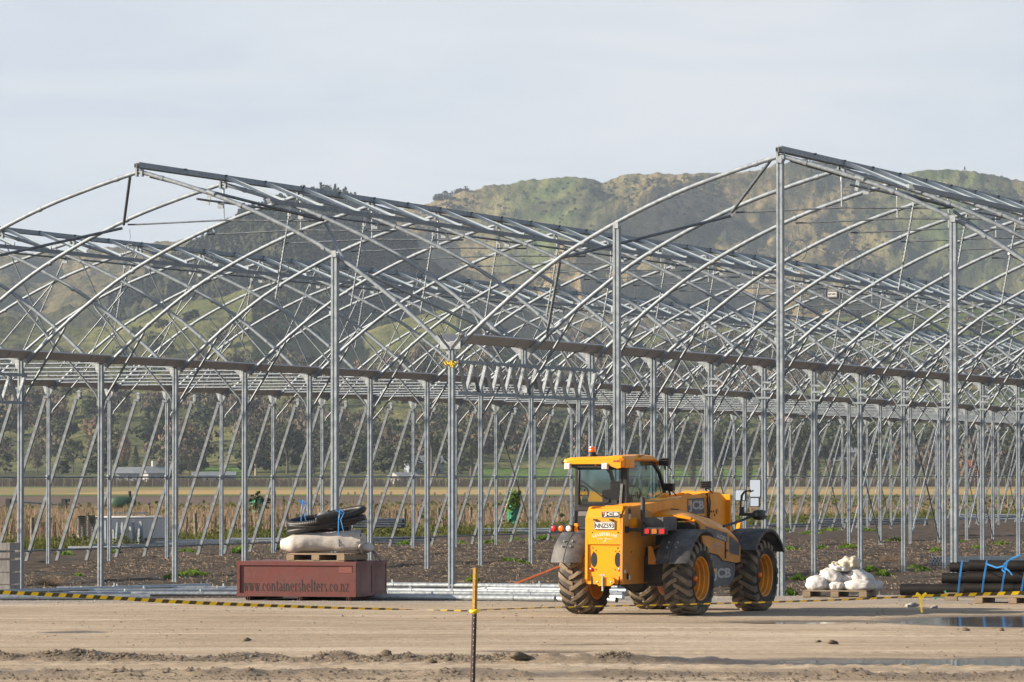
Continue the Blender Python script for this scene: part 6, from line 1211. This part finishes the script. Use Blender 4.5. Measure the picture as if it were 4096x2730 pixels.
# badge and number plate
bd = part('badge', 'black_gloss', lambda b: b.box((-0.035, -0.99, 1.578), (0.315, 0.012, 0.096)), 0.006)
part('badge_border', 'white', lambda b: [b.box((-0.035, -0.9975, 1.578+s_*0.0415), (0.295, 0.002, 0.005)) for s_ in (-1, 1)]+[b.box((-0.035+s_*0.146, -0.9975, 1.578), (0.005, 0.002, 0.083)) for s_ in (-1, 1)], parent=bd)
text('lettering', 'JCB', 0.250, 0.064, 'white', bd, (-0.024, -0.9985, 1.578), (math.pi/2, 0, 0), bold=0.055, spacing=1.15)
part('badge_flash', 'lens_amber', lambda b: b.box((-0.150, -0.9995, 1.596), (0.026, 0.002, 0.034)), parent=bd)
npl = part('number_plate', 'white', lambda b: b.box((-0.135, -0.995, 1.405), (0.355, 0.012, 0.122)), 0.004)
part('plate_rim', 'black', lambda b: [b.box((-0.135, -1.0022, 1.405+s_*0.0555), (0.345, 0.003, 0.006)) for s_ in (-1, 1)]+[b.box((-0.135+s_*0.170, -1.0022, 1.405), (0.006, 0.003, 0.111)) for s_ in (-1, 1)], parent=npl)
text('lettering', 'NNZ593', 0.315, 0.074, 'black', npl, (-0.135, -1.0030, 1.404), (math.pi/2, 0, 0), bold=0.022)
part('plate_lamp', 'black', lambda b: [b.box((x, -1.0, 1.495), (0.055, 0.05, 0.022)) for x in (-0.29, -0.02)])
# company lettering in an arc, with the little island emblem
def arc_text(body, r, span, ht, wdc, mt, par, cx, cy, cz, rot=(math.pi/2, 0, 0)):
    k = len(body)
    for i, ch in enumerate(body):
        a = (i-(k-1)/2)/(k-1)*span; t_ = text('lettering', ch, wdc*(0.35 if ch == 'I' else 1), ht, mt, par, (cx+r*math.sin(a), cy, cz+r*(math.cos(a)-1)), (rot[0], -a if False else 0, 0), bold=0.03); t_.rotation_euler = Matrix.Rotation(a, 3, 'Y').to_euler() if False else (Matrix.Rotation(a, 3, 'Y') @ Matrix.Rotation(math.pi/2, 3, 'X')).to_euler()
arc_text('LEADERBRAND', 0.62, 0.62, 0.048, 0.029, 'soft_yellow', th, -0.135, -0.9872, 1.275)
text('lettering', 'Locally', 0.10, 0.030, 'soft_yellow', th, (-0.215, -0.9872, 1.203), (math.pi/2, 0, 0), shear=0.4); text('lettering', 'Grown', 0.085, 0.028, 'soft_yellow', th, (-0.055, -0.9872, 1.203), (math.pi/2, 0, 0), shear=0.4)
part('emblem', 'soft_yellow', lambda b: (b.add([(-0.13, -0.9875, 1.225), (-0.118, -0.9875, 1.215), (-0.10, -0.9875, 1.205), (-0.122, -0.9875, 1.188), (-0.13, -0.9875, 1.20)], [(0, 1, 2, 3, 4)]), b.add([(-0.128, -0.9875, 1.185), (-0.112, -0.9875, 1.18), (-0.145, -0.9875, 1.145), (-0.158, -0.9875, 1.14), (-0.15, -0.9875, 1.155)], [(0, 1, 2, 3, 4)])))
# boom ------------------------------------------------------------------
BX0, BX1 = -0.31, 0.115
boom = part('boom', 'yellow', lambda b: b.extrude([(-0.78, 1.56), (-0.70, 1.69), (0.88, 1.785), (1.45, 1.82), (2.55, 1.86), (2.60, 1.47), (0.5, 1.44), (-0.5, 1.42)], 'x', BX0, BX1), 0.015)
part('boom_rib', 'yellow', lambda b: (b.extrude([(1.45, 1.823), (1.80, 1.90), (2.02, 1.868), (2.40, 1.90), (2.56, 1.90), (2.56, 1.862), (2.0, 1.845)], 'x', BX1-0.03, BX1), b.extrude([(1.45, 1.823), (1.80, 1.90), (2.02, 1.868), (2.40, 1.90), (2.56, 1.90), (2.56, 1.862), (2.0, 1.845)], 'x', BX0, BX0+0.03)), 0.004, boom)
part('boom_head', 'yellow', lambda b: (b.extrude([(2.565, 1.905), (2.66, 1.93), (3.10, 1.90), (3.34, 1.80), (3.62, 1.28), (3.66, 0.95), (3.45, 0.80), (3.15, 0.86), (2.95, 1.30), (2.62, 1.46)], 'x', BX0-0.02, BX1+0.02), b.box(((BX0+BX1)/2, 3.38, 1.45), (0.62, 0.05, 0.85))), 0.012)
part('pivot_boss', 'yellow', lambda b: (b.tube([(0.16, -0.60, 1.45), (0.215, -0.60, 1.45)], 0.085, 16), b.tube([(0.215, -0.60, 1.45), (0.235, -0.60, 1.45)], 0.045, 12)), 0.0)
sl = part('boom_badge', 'tankgrey', lambda b: b.add([(BX1+0.004, 1.74, 1.805), (BX1+0.004, 2.47, 1.825), (BX1+0.004, 2.47, 1.57), (BX1+0.004, 1.76, 1.555)], [(0, 1, 2, 3)]))
text('lettering', 'JCB', 0.64, 0.185, 'letter_grey', sl, (BX1+0.007, 2.125, 1.687), (math.pi/2, 0, math.pi/2), bold=0.045)
part('badge_flash', 'rim', lambda b: b.add([(BX1+0.0085, 1.775, 1.785), (BX1+0.0085, 1.865, 1.79), (BX1+0.0085, 1.865, 1.70), (BX1+0.0085, 1.775, 1.70)], [(0, 1, 2, 3)]), parent=sl)
part('hose', 'black', lambda b: (b.tube([(BX1+0.01, 2.56, 1.9), (BX1+0.03, 2.57, 1.7), (BX1+0.02, 2.58, 1.47)], 0.013, 6), b.tube([(BX1+0.01, 2.62, 1.92), (BX1+0.035, 2.64, 1.75), (BX1+0.02, 2.63, 1.50)], 0.010, 6)))
part('bolt', 'black', lambda b: [b.tube([(BX1+0.02, y, z), (BX1+0.032, y, z)], 0.016, 8) for y, z in ((2.70, 1.60), (2.80, 1.60), (2.85, 1.54))])
part('boom_reflector', 'lens_dull', lambda b: b.tube([(BX1+0.02, 2.95, 1.60), (BX1+0.034, 2.95, 1.60)], 0.04, 14))
def worklamp(nm, x, y, z):
    o = part(nm, 'black', lambda b: (b.box((x, y, z), (0.16, 0.10, 0.12)), [b.box((x, y-0.06, z-0.045+0.03*i), (0.15, 0.03, 0.010)) for i in range(4)], b.tube([(x, y, z-0.06), (x, y+0.02, z-0.13)], 0.018, 6), b.tube([(x+0.02, y-0.04, z-0.05), (x+0.09, y-0.05, z-0.08), (x+0.13, y-0.03, z-0.14)], 0.011, 6)), 0.004); return o
worklamp('work_lamp', -0.18, 1.72, 1.995); worklamp('work_lamp', 0.04, 2.72, 2.03)
# carriage at the front
part('carriage', 'yellow', lambda b: (b.extrude([(3.55, 0.75), (3.85, 0.75), (3.95, 1.10), (3.9, 1.28), (3.98, 1.42), (4.06, 1.40), (4.08, 1.25), (4.02, 0.6), (3.6, 0.55)], 'x', -0.28, -0.22), b.extrude([(3.55, 0.75), (3.85, 0.75), (3.95, 1.10), (3.9, 1.28), (3.98, 1.42), (4.06, 1.40), (4.08, 1.25), (4.02, 0.6), (3.6, 0.55)], 'x', 0.08, 0.14), b.box((-0.07, 4.05, 1.02), (0.6, 0.06, 0.10)), b.box((-0.07, 4.05, 0.62), (0.6, 0.06, 0.10))), 0.006)
part('crossbeam', 'yellow', lambda b: b.box((0.25, 3.3, 1.26), (0.75, 0.5, 0.06)))
# engine cover on the right ------------------------------------------------
def lerp(a, b_, t): return a+(b_-a)*t
HY = [(0.28, 1.565, 1.485), (0.45, 1.60, 1.465), (0.65, 1.63, 1.41), (1.0, 1.64, 1.35), (1.58, 1.565, 1.28), (2.03, 1.495, 1.15), (2.16, 1.44, 1.05)]
HX = 0.87; DY = 0.50
def hood(b):
    xs = [0.13, 0.34, 0.56, 0.74, 0.83, HX+0.005]; V = []
    for y, zi, zo in HY:
        for k, x in enumerate(xs): t = (x-xs[0])/(xs[-1]-xs[0]); z = lerp(zi, zo, t**2.6); V.append((x-(0.05 if y > 2.1 and k > 3 else 0), y, z))
    n_ = len(xs); b.add(V, [(i*n_+j, i*n_+j+1, (i+1)*n_+j+1, (i+1)*n_+j) for i in range(len(HY)-1) for j in range(n_-1)], True)
hd_ = part('engine_cover', 'yellow', hood); sd = hd_.modifiers.new('solid', 'SOLIDIFY'); sd.thickness = 0.035; sd.offset = -1
S_ = lambda P: [(y+DY, z) for y, z in P]
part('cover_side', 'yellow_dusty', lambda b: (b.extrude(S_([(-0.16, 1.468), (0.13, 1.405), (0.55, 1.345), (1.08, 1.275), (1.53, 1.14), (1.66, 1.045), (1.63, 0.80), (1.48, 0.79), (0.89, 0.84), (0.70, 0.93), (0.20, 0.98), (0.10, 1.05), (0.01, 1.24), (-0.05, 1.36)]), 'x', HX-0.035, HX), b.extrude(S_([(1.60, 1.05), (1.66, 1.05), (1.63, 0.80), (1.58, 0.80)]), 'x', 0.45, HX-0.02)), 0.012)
part('cover_lip', 'yellow', lambda b: [b.bar(p, q, 0.05, 0.035) for p, q in (((0.14, 0.27, 1.55), (0.55, 0.27, 1.545)), ((0.55, 0.27, 1.545), (0.78, 0.29, 1.51)), ((0.78, 0.29, 1.51), (0.865, 0.36, 1.45)))])
part('cover_vent', 'black', lambda b: [b.bar((0.145, 1.0+0.19*i, 1.652-0.020*i), (0.24, 1.08+0.19*i, 1.640-0.021*i), 0.035, 0.016) for i in range(8)])
part('engine_bay', 'black', lambda b: (b.extrude(S_([(-0.18, 1.1), (1.55, 0.8), (1.55, 1.05), (1.0, 1.20), (0.4, 1.30), (0.0, 1.42), (-0.16, 1.45)]), 'x', 0.14, HX-0.04)))
part('stripe', 'tankgrey', lambda b: b.add([(HX+0.0025, y+DY, z) for y, z in ((0.15, 1.385), (1.08, 1.262), (1.08, 1.115), (0.22, 1.24))], [(0, 1, 2, 3)]))
text('lettering', 'AGRI', 0.40, 0.070, 'letter_grey', th, (HX+0.005, 0.82+DY, 1.205), bold=0.03).rotation_euler = (Matrix.Rotation(R_(90), 3, 'Z') @ Matrix.Rotation(R_(90), 3, 'X') @ Matrix.Rotation(R_(-8), 3, 'Z')).to_euler()
def side_arc(body):
    k = len(body); r, span = 0.55, 1.0
    for i, ch in enumerate(body):
        a = (i-(k-1)/2)/(k-1)*span; t_ = text('lettering', ch, 0.032*(0.35 if ch == 'I' else 1), 0.055, 'letter_grey', th, (HX+0.003, 0.66+DY+r*math.sin(a), 1.10+r*(math.cos(a)-1)), bold=0.02); t_.rotation_euler = (Matrix.Rotation(-a, 3, 'X') @ Matrix.Rotation(R_(90), 3, 'Z') @ Matrix.Rotation(R_(90), 3, 'X')).to_euler()
side_arc('LEADERBRAND')
text('lettering', 'Locally Grown', 0.30, 0.035, 'letter_grey', th, (HX+0.003, 0.66+DY, 1.03), (math.pi/2, 0, math.pi/2), shear=0.4)
part('cover_grille', 'tankgrey', lambda b: (b.add([(HX+0.003, y+DY, z) for y, z in ((1.16, 1.23), (1.60, 1.08), (1.57, 0.90), (1.16, 0.96))], [(0, 1, 2, 3)]), [b.box((HX+0.004, 1.38+DY, 0.93+0.035*i), (0.006, 0.36, 0.008)) for i in range(6)]))
part('cover_latch', 'black', lambda b: (b.box((HX+0.007, 0.99+DY, 1.0), (0.012, 0.035, 0.26)), b.box((HX+0.010, 1.03+DY, 0.99), (0.02, 0.08, 0.03))))
# fuel tank
tk_ = part('fuel_tank', 'tankgrey', lambda b: b.extrude(S_([(0.22, 0.97), (0.70, 0.925), (0.89, 0.835), (1.48, 0.78), (1.46, 0.60), (1.38, 0.51), (1.22, 0.44), (0.29, 0.42), (0.22, 0.48)]), 'x', 0.35, HX-0.025), 0.03)
text('lettering', 'JCB', 0.74, 0.20, 'letter_grey', tk_, (HX-0.0235, 0.92+DY, 0.615), (math.pi/2, 0, math.pi/2), bold=0.045)
part('badge_flash', 'rim', lambda b: b.add([(HX-0.022, y+DY, z) for y, z in ((0.555, 0.71), (0.66, 0.71), (0.66, 0.63), (0.555, 0.63))], [(0, 1, 2, 3)]), parent=tk_)
part('battery_box', 'black', lambda b: b.box((0.35, 0.1, 0.72), (0.38, 0.5, 0.4)), 0.01); part('step_plate', 'yellow_dusty', lambda b: b.extrude([(0.28, 1.08), (0.34, 1.08), (0.44, 0.80), (0.28, 0.80)], 'y', -0.25, -0.22))
# silencer, exhaust
part('silencer', 'blackdust', lambda b: (b.box((0.47, -0.28, 1.435), (0.36, 0.50, 0.19)), b.box((0.655, -0.28, 1.43), (0.03, 0.54, 0.22))), 0.03)
part('exhaust', 'blackdust', lambda b: (b.tube([(0.42, -0.45, 1.40), (0.34, -0.5, 1.43), (0.30, -0.5, 1.50), (0.297, -0.5, 1.62), (0.30, -0.5, 1.80)], 0.036, 12, cap=False), b.tube([(0.30, -0.5, 1.80), (0.303, -0.52, 1.85)], 0.036, 12, cap=False), b.tube([(0.303, -0.52, 1.85), (0.30, -0.5, 1.75)], 0.031, 12)))
# mudguards
def guard(x0, x1, yc, a0, a1, r, mt='blackdust'):
    def f(b):
        n_ = 14; V = []; xs = [x0, x0+0.002, x0+0.004, x1-0.004, x1-0.002, x1]; dz = [-0.05, -0.004, 0.0, 0.0, -0.004, -0.05]
        for i in range(n_+1):
            a = R_(a0+(a1-a0)*i/n_)
            for x, q in zip(xs, dz): V.append((x, yc+(r+q)*math.cos(a), ZW+(r+q)*math.sin(a)*0.99))
        m_ = len(xs); b.add(V, [(i*m_+j, i*m_+j+1, (i+1)*m_+j+1, (i+1)*m_+j) for i in range(n_) for j in range(m_-1)], True)
    o = part('mudguard', mt, f); part('guard_seam', 'black', lambda b: b.tube([((x0*0.6+x1*0.4), yc+(r+0.001)*math.cos(R_(a0+(a1-a0)*i/20)), ZW+(r+0.001)*math.sin(R_(a0+(a1-a0)*i/20))*0.99) for i in range(21)], 0.005, 4), parent=o); s_ = o.modifiers.new('solid', 'SOLIDIFY'); s_.thickness = 0.018
    def bolts(b):
        for a in (R_(a0*0.8+a1*0.2), R_(a0*0.72+a1*0.28)):
            for x in (x0*0.72+x1*0.28, x0*0.45+x1*0.55): b.ellipsoid((x, yc+(r+0.012)*math.cos(a), ZW+(r+0.012)*math.sin(a)), (0.018, 0.018, 0.018), 8, 5)
    if a0 > 150: part('bolt', 'galv', bolts, parent=o)
    return o
guard(-1.23, -0.70, YR, 161, 60, 0.775); guard(0.54, 1.09, YR, 161, 62, 0.775); guard(-1.23, -0.70, YF, 150, 35, 0.76); guard(0.54, 1.09, YF, 146, 30, 0.76)
part('guard_stay', 'yellow_dusty', lambda b: (b.bar((-0.46, YR-0.10, 1.05), (-0.72, YR-0.35, 1.18), 0.08, 0.03), b.bar((0.165, YR, 1.0), (0.55, YR-0.2, 1.15), 0.08, 0.03)))
# tail lamps
def tail(x0, x1, zc, cols, y=-0.76):
    h = part('tail_lamp', 'black', lambda b: b.box(((x0+x1)/2, y, zc), (x1-x0, 0.08, 0.115)), 0.010); w3 = (x1-x0)/3
    for i, c in enumerate(cols):
        part('lens', c, lambda b: b.lathe([(0.0, -0.055), (0.03, -0.053), (0.046, -0.044), (0.05, -0.02)], (x0+w3*(i+0.5)+0.0, y+0.0, zc), 'y', 20) if x0 < 0 else b.extrude([(x0+w3*(i+0.5)+dx*0.043, zc+dz*0.038) for dx, dz in ((-1, -0.7), (-0.7, -1), (0.7, -1), (1, -0.7), (1, 0.7), (0.7, 1), (-0.7, 1), (-1, 0.7))], 'y', y-0.052, y-0.03), parent=h)
tail(-1.145, -0.765, 1.355, ('lens_red', 'lens_amber', 'lens_white')); tail(0.425, 0.81, 1.32, ('lens_red', 'lens_dull', 'lens_red'))
part('lamp_bracket', 'black', lambda b: (b.tube([(-0.78, -0.70, 1.36), (-0.45, -0.72, 1.355)], 0.026, 8), b.tube([(0.16, -0.86, 1.345), (0.43, -0.72, 1.335)], 0.026, 8), b.box((0.18, -0.86, 1.345), (0.04, 0.09, 0.10)), b.box((0.40, -0.70, 1.335), (0.07, 0.06, 0.18)), b.tube([(0.33, -0.6, 1.33), (0.37, -0.64, 1.46)], 0.02, 6)))
part('bracket_tab', 'yellow', lambda b: b.box((-0.735, -0.72, 1.37), (0.05, 0.04, 0.13)))
part('sticker', 'white', lambda b: (b.box((0.168, -0.72, 1.545), (0.004, 0.07, 0.085)), b.box((0.168, -0.9, 0.70), (0.004, 0.06, 0.05)), b.box((0.168, -0.72, 0.60), (0.004, 0.05, 0.07))))
part('plate_hole', 'black', lambda b: [b.add([(0.1672, y+ry*math.cos(2*math.pi*j/14), z+rz_2*math.sin(2*math.pi*j/14)) for j in range(14)], [tuple(range(14))]) for y, z, ry, rz_2 in ((-0.05, 0.98, 0.05, 0.09), (-0.72, 1.62, 0.06, 0.06), (-0.80, 0.62, 0.05, 0.055), (0.2, 1.02, 0.03, 0.03), (-0.65, 1.0, 0.02, 0.02))])
# cab ---------------------------------------------------------------------
CX0, CX1, CY0 = -1.20, -0.30, 0.26
def cab_frame(b):
    P = 0.05
    b.bar((CX0+0.03, CY0+0.03, 1.05), (CX0+0.05, CY0+0.03, 2.36), 0.07, 0.07); b.bar((CX1-0.03, CY0+0.03, 1.45), (CX1-0.04, CY0+0.03, 2.36), 0.085, 0.09)
    b.box(((CX0+CX1)/2, CY0+0.02, 2.335), (CX1-CX0, 0.08, 0.085)); b.box(((CX0+CX1)/2, CY0+0.02, 1.665), (CX1-CX0, 0.07, 0.09))
    for x in (CX0+0.03, CX1-0.02):          # curved front pillar from the roof down to the nose
        Q = [(x, CY0+0.35, 2.43), (x, CY0+0.9, 2.425), (x, CY0+1.15, 2.37), (x, CY0+1.38, 2.22), (x, CY0+1.55, 2.0), (x, CY0+1.65, 1.78), (x, CY0+1.68, 1.4)]
        for p, q in zip(Q, Q[1:]): b.bar(p, q, 0.05, 0.055)
        b.bar((x, CY0+0.06, 2.25), (x, CY0+0.12, 2.38), 0.05, 0.055); b.bar((x, CY0+0.12, 2.38), (x, CY0+0.35, 2.43), 0.05, 0.05); b.bar((x, CY0, 1.69), (x, CY0+1.66, 1.74), 0.05, 0.06)
    b.box(((CX0+CX1)/2, CY0+1.66, 1.60), (CX1-CX0, 0.05, 0.30))
cb = part('cab_frame', 'black', cab_frame, 0.008)
part('cab_lower', 'black', lambda b: (b.extrude([(CX0, 1.62), (CX1, 1.62), (CX1, 1.1), (CX0+0.16, 0.95), (CX0+0.07, 1.25), (CX0, 1.42)], 'y', CY0-0.005, CY0+0.03), b.extrude([(CY0, 1.70), (CY0+1.66, 1.74), (CY0+1.68, 0.9), (CY0+0.05, 0.9)], 'x', CX0-0.005, CX0+0.03), b.box((-0.75, CY0+0.85, 0.92), (0.88, 1.6, 0.06)), b.extrude([(CY0, 1.68), (CY0+1.66, 1.70), (CY0+1.66, 1.0), (CY0, 1.0)], 'x', CX1-0.05, CX1-0.02)), 0.0)
part('cab_panel', 'tankgrey', lambda b: b.extrude([(CX0+0.08, 1.615), (CX1-0.10, 1.615), (CX1-0.10, 1.56), (CX0+0.07, 1.54)], 'y', CY0-0.012, CY0-0.006))
def roof(b):
    # cross sections (x, z) from back to front
    S = []
    for y, dz, ins, low in ((CY0-0.28, -0.035, 0.05, 0.0), (CY0-0.25, 0.0, 0.0, 0.0), (CY0+0.10, 0.012, 0.0, 0.0), (CY0+0.55, 0.02, 0.0, 0.03), (CY0+1.0, 0.01, 0.0, 0.06), (CY0+1.22, -0.05, 0.02, 0.05), (CY0+1.30, -0.09, 0.06, 0.03)):
        x0, x1 = -1.275+ins, -0.235-ins; r_low = 2.365 if y < CY0+0.05 else 2.40
        S.append([(x0+0.03, y, 2.37+dz*0.3+low*0.3), (x0, y, 2.40+dz*0.4), (x0+0.02, y, 2.435+dz), (x0+0.12, y, 2.462+dz), (x0+0.45, y, 2.468+dz), (x1-0.32, y, 2.474+dz), (x1-0.14, y, 2.496+dz), (x1-0.03, y, 2.478+dz), (x1, y, 2.43+dz), (x1, y, (2.31 if y < CY0+0.05 else 2.425)+low*0.0+dz*0.3), (x1-0.06, y, (2.30 if y < CY0+0.05 else 2.40)+dz*0.3), (x1-0.26, y, 2.37+dz*0.3)])
    n_ = len(S[0]); V = [p for s_ in S for p in s_]; b.add(V, [(i*n_+j, i*n_+(j+1) % n_, (i+1)*n_+(j+1) % n_, (i+1)*n_+j) for i in range(len(S)-1) for j in range(n_)], False)
    b.add(S[0], [tuple(range(n_))]); b.add(S[-1], [tuple(reversed(range(n_)))])
rf_ = part('cab_roof', 'yellow', roof, 0.012)
part('roof_corner', 'yellow', lambda b: b.extrude([(-0.52, 2.37), (-0.24, 2.30), (-0.22, 2.30), (-0.22, 2.44), (-0.5, 2.42)], 'y', CY0-0.20, CY0+0.12), 0.01, rf_)
text('lettering', 'AGRI', 0.115, 0.036, 'ink_red', rf_, (-0.355, CY0-0.283, 2.405), (math.pi/2, 0, 0), bold=0.03)
part('roof_recess', 'black', lambda b: b.box((-0.80, CY0-0.10, 2.335), (0.80, 0.28, 0.06)))
part('warning_mark', 'lens_amber', lambda b: b.add([(-0.745, CY0-0.245, 2.335), (-0.705, CY0-0.245, 2.335), (-0.725, CY0-0.245, 2.365)], [(0, 1, 2)]))
for x in (-1.19, -0.55):
    o = part('work_lamp', 'white', lambda b: b.box((x, CY0-0.27, 2.325), (0.098, 0.07, 0.098)), 0.006)
    part('lens', 'lens_white', lambda b: [b.box((x+dx*0.022, CY0-0.308, 2.325+dz*0.022), (0.036, 0.008, 0.036)) for dx in (-1, 1) for dz in (-1, 1)], parent=o)
bc = part('beacon_base', 'black', lambda b: (b.lathe([(0.0, 2.545), (0.06, 2.545), (0.062, 2.52), (0.075, 2.50), (0.09, 2.465), (0.0, 2.465)], (-1.02, CY0+0.30, 0), 'z', 18), b.tube([(-0.94, CY0+0.28, 2.49), (-0.91, CY0+0.25, 2.535), (-0.88, CY0+0.25, 2.49), (-0.80, CY0+0.25, 2.475), (-0.62, CY0+0.25, 2.478)], 0.011, 6), b.tube([(-0.78, CY0+0.25, 2.475), (-0.75, CY0+0.25, 2.50), (-0.70, CY0+0.25, 2.475)], 0.010, 6)))
part('beacon_lens', 'beacon', lambda b: b.lathe([(0.0, 2.642), (0.045, 2.640), (0.054, 2.632), (0.056, 2.60), (0.053, 2.598), (0.057, 2.59), (0.058, 2.55), (0.0, 2.545)], (-1.02, CY0+0.30, 0), 'z', 20), parent=bc)
part('aerial', 'black', lambda b: (b.tube([(-0.56, CY0+0.4, 2.48), (-0.56, CY0+0.4, 2.50)], 0.03, 8), b.tube([(-0.56, CY0+0.4, 2.50), (-0.555, CY0+0.4, 2.56), (-0.555, CY0+0.4, 2.63)], [0.020, 0.014, 0.003], 6), b.tube([(-0.30, CY0+0.5, 2.48), (-0.295, CY0+0.5, 2.80)], 0.005, 5), b.box((-0.34, CY0+0.45, 2.497), (0.26, 0.12, 0.012))))
worklamp('work_lamp', -0.16, CY0+1.22, 2.40)
def glass(nm, pts): b = MB(); b.add(pts, [tuple(range(len(pts)))]); return b.build(nm, 'glass', th)
glass('rear_window', [(CX0+0.06, CY0+0.0, 1.70), (CX1-0.07, CY0+0.0, 1.70), (CX1-0.07, CY0, 2.30), (CX0+0.07, CY0, 2.30)])
sw_ = [(CY0+0.07, 1.72), (CY0+1.62, 1.77), (CY0+1.54, 2.0), (CY0+1.37, 2.21), (CY0+1.14, 2.36), (CY0+0.9, 2.41), (CY0+0.35, 2.415), (CY0+0.13, 2.36), (CY0+0.08, 2.25)]
glass('side_window', [(CX1-0.025, y, z) for y, z in sw_]); glass('side_window', [(CX0+0.03, y, z) for y, z in reversed(sw_)])
glass('windscreen', [(CX0+0.05, CY0+1.66, 1.76), (CX1-0.05, CY0+1.66, 1.76), (CX1-0.05, CY0+1.56, 2.0), (CX0+0.05, CY0+1.56, 2.0)]); glass('windscreen', [(CX0+0.05, CY0+1.56, 2.0), (CX1-0.05, CY0+1.56, 2.0), (CX1-0.05, CY0+1.16, 2.37), (CX0+0.05, CY0+1.16, 2.37)])
part('rubber_seal', 'black', lambda b: [b.tube(Q, 0.014, 5, closed=True) for Q in ([(CX0+0.075, CY0-0.012, 1.73), (CX0+0.10, CY0-0.012, 1.705), (CX1-0.11, CY0-0.012, 1.705), (CX1-0.085, CY0-0.012, 1.73), (CX1-0.085, CY0-0.012, 2.28), (CX0+0.09, CY0-0.012, 2.28)],)])
part('wiper', 'black', lambda b: (b.bar((-0.62, CY0-0.03, 1.785), (-1.07, CY0-0.03, 2.10), 0.014, 0.016), b.box((-0.63, CY0-0.035, 1.78), (0.09, 0.03, 0.05)), b.box((-0.53, CY0-0.02, 1.76), (0.16, 0.02, 0.07)), b.ellipsoid((-1.02, CY0-0.02, 1.95), (0.018, 0.012, 0.018), 8, 6), b.ellipsoid((-0.38, CY0-0.02, 1.95), (0.018, 0.012, 0.018), 8, 6)))
part('window_notice', 'white', lambda b: b.box((-1.02, CY0+0.012, 1.84), (0.10, 0.003, 0.06))); part('window_notice', 'wood', lambda b: b.box((-1.02, CY0+0.012, 1.775), (0.11, 0.003, 0.07)))
part('seat', 'black', lambda b: (b.box((-0.62, CY0+0.34, 1.68), (0.44, 0.12, 0.55), Matrix.Rotation(0.16, 3, 'X')), b.box((-0.62, CY0+0.60, 1.42), (0.46, 0.46, 0.12)), b.box((-0.62, CY0+0.36, 2.02), (0.24, 0.08, 0.14))), 0.03)
part('steering_wheel', 'black', lambda b: (b.tube([(-0.72+0.19*math.cos(a), CY0+1.08+0.10*math.sin(a), 1.86+0.16*math.sin(a)) for a in np.linspace(0, 2*math.pi, 20, endpoint=False)], 0.016, 6, closed=True), b.bar((-0.72, CY0+1.08, 1.86), (-0.72, CY0+1.32, 1.45), 0.06, 0.06), b.bar((-0.90, CY0+1.08, 1.86), (-0.54, CY0+1.08, 1.86), 0.03, 0.02)))
part('dashboard', 'tankgrey', lambda b: (b.box((-0.75, CY0+1.45, 1.62), (0.84, 0.30, 0.28)), b.box((-0.42, CY0+0.65, 1.55), (0.16, 0.6, 0.34)), b.tube([(-0.42, CY0+0.75, 1.7), (-0.43, CY0+0.72, 1.92)], 0.022, 6)), 0.03)
part('door_stay', 'chrome', lambda b: [b.tube([(CX1-0.085+0.014*i, CY0-0.03, 2.05), (CX1-0.10+0.014*i, CY0-0.035, 1.85), (CX1-0.125+0.02*i, CY0-0.03, 1.66)], 0.0045, 5) for i in range(3)])
# mirrors on their arm at the front right
part('mirror_arm', 'black', lambda b: (b.tube([(0.98, 1.15, 1.38), (1.02, 1.7, 1.45), (1.06, 2.25, 1.54)], 0.022, 8), b.box((1.04, 2.05, 1.56), (0.28, 0.10, 0.05)), b.tube([(0.94, 2.05, 1.56), (0.92, 2.03, 1.68), (0.93, 2.03, 1.86), (0.97, 2.05, 1.92), (1.06, 2.12, 1.945)], 0.014, 8), b.box((0.935, 2.04, 1.62), (0.06, 0.06, 0.12))), 0.004)
part('marker_lamp', 'black', lambda b: b.ellipsoid((1.09, 2.42, 1.55), (0.10, 0.20, 0.085), 14, 10, pw=0.75)); part('marker_lens', 'lens_white', lambda b: b.box((1.175, 2.47, 1.56), (0.03, 0.10, 0.05)), 0.01)
def mirror(cx, cy, cz, w_, h_, tilt, yaw=0.10):
    pv = bpy.data.objects.new('mirror', None); COL.objects.link(pv); pv.parent = th; pv.location = (cx, cy, cz); pv.rotation_euler = (tilt, 0, yaw); pv.empty_display_size = 0.05
    def rr_(b, w2, h2, y0, y1):
        c = min(w2, h2)*0.18; P = []
        for sx, sz, a in ((1, 1, 0), (-1, 1, 90), (-1, -1, 180), (1, -1, 270)):
            for k in range(4): t_ = R_(a+30*k); P.append((sx*(w2-c)+c*math.cos(t_), sz*(h2-c)+c*math.sin(t_)))
        b.extrude(P, 'y', y0, y1)
    b = MB(); rr_(b, w_/2, h_/2, 0.0, 0.05); b.build('shell', 'black', pv); b = MB(); rr_(b, w_/2-0.008, h_/2-0.008, -0.004, 0.0); b.build('glass', 'chrome', pv)
mirror(0.90, 2.06, 1.865, 0.17, 0.175, R_(-2.5), 0.12); mirror(1.10, 2.20, 1.975, 0.185, 0.285, R_(-2.5), 0.12); mirror(1.09, 2.20, 1.755, 0.15, 0.145, R_(-2), 0.12)
# ------------------------------------------------------------------ air
hz_ = MB(); hz_.box((0, 2650, 215), (3000, 5700, 434)); hzo = frame(hz_.mesh('haze') and hz_.build('haze', None)); tag(hzo, kind='stuff')
vm = bpy.data.materials.new('haze_air'); vm.use_nodes = True; t = vm.node_tree; t.nodes.clear(); o_ = t.nodes.new('ShaderNodeOutputMaterial'); pv = t.nodes.new('ShaderNodeVolumePrincipled')
pv.inputs['Density'].default_value = 0.00007; pv.inputs['Color'].default_value = (0.66, 0.79, 0.97, 1); pv.inputs['Anisotropy'].default_value = 0.2
t.links.new(pv.outputs[0], o_.inputs['Volume']); hzo.data.materials.append(vm)
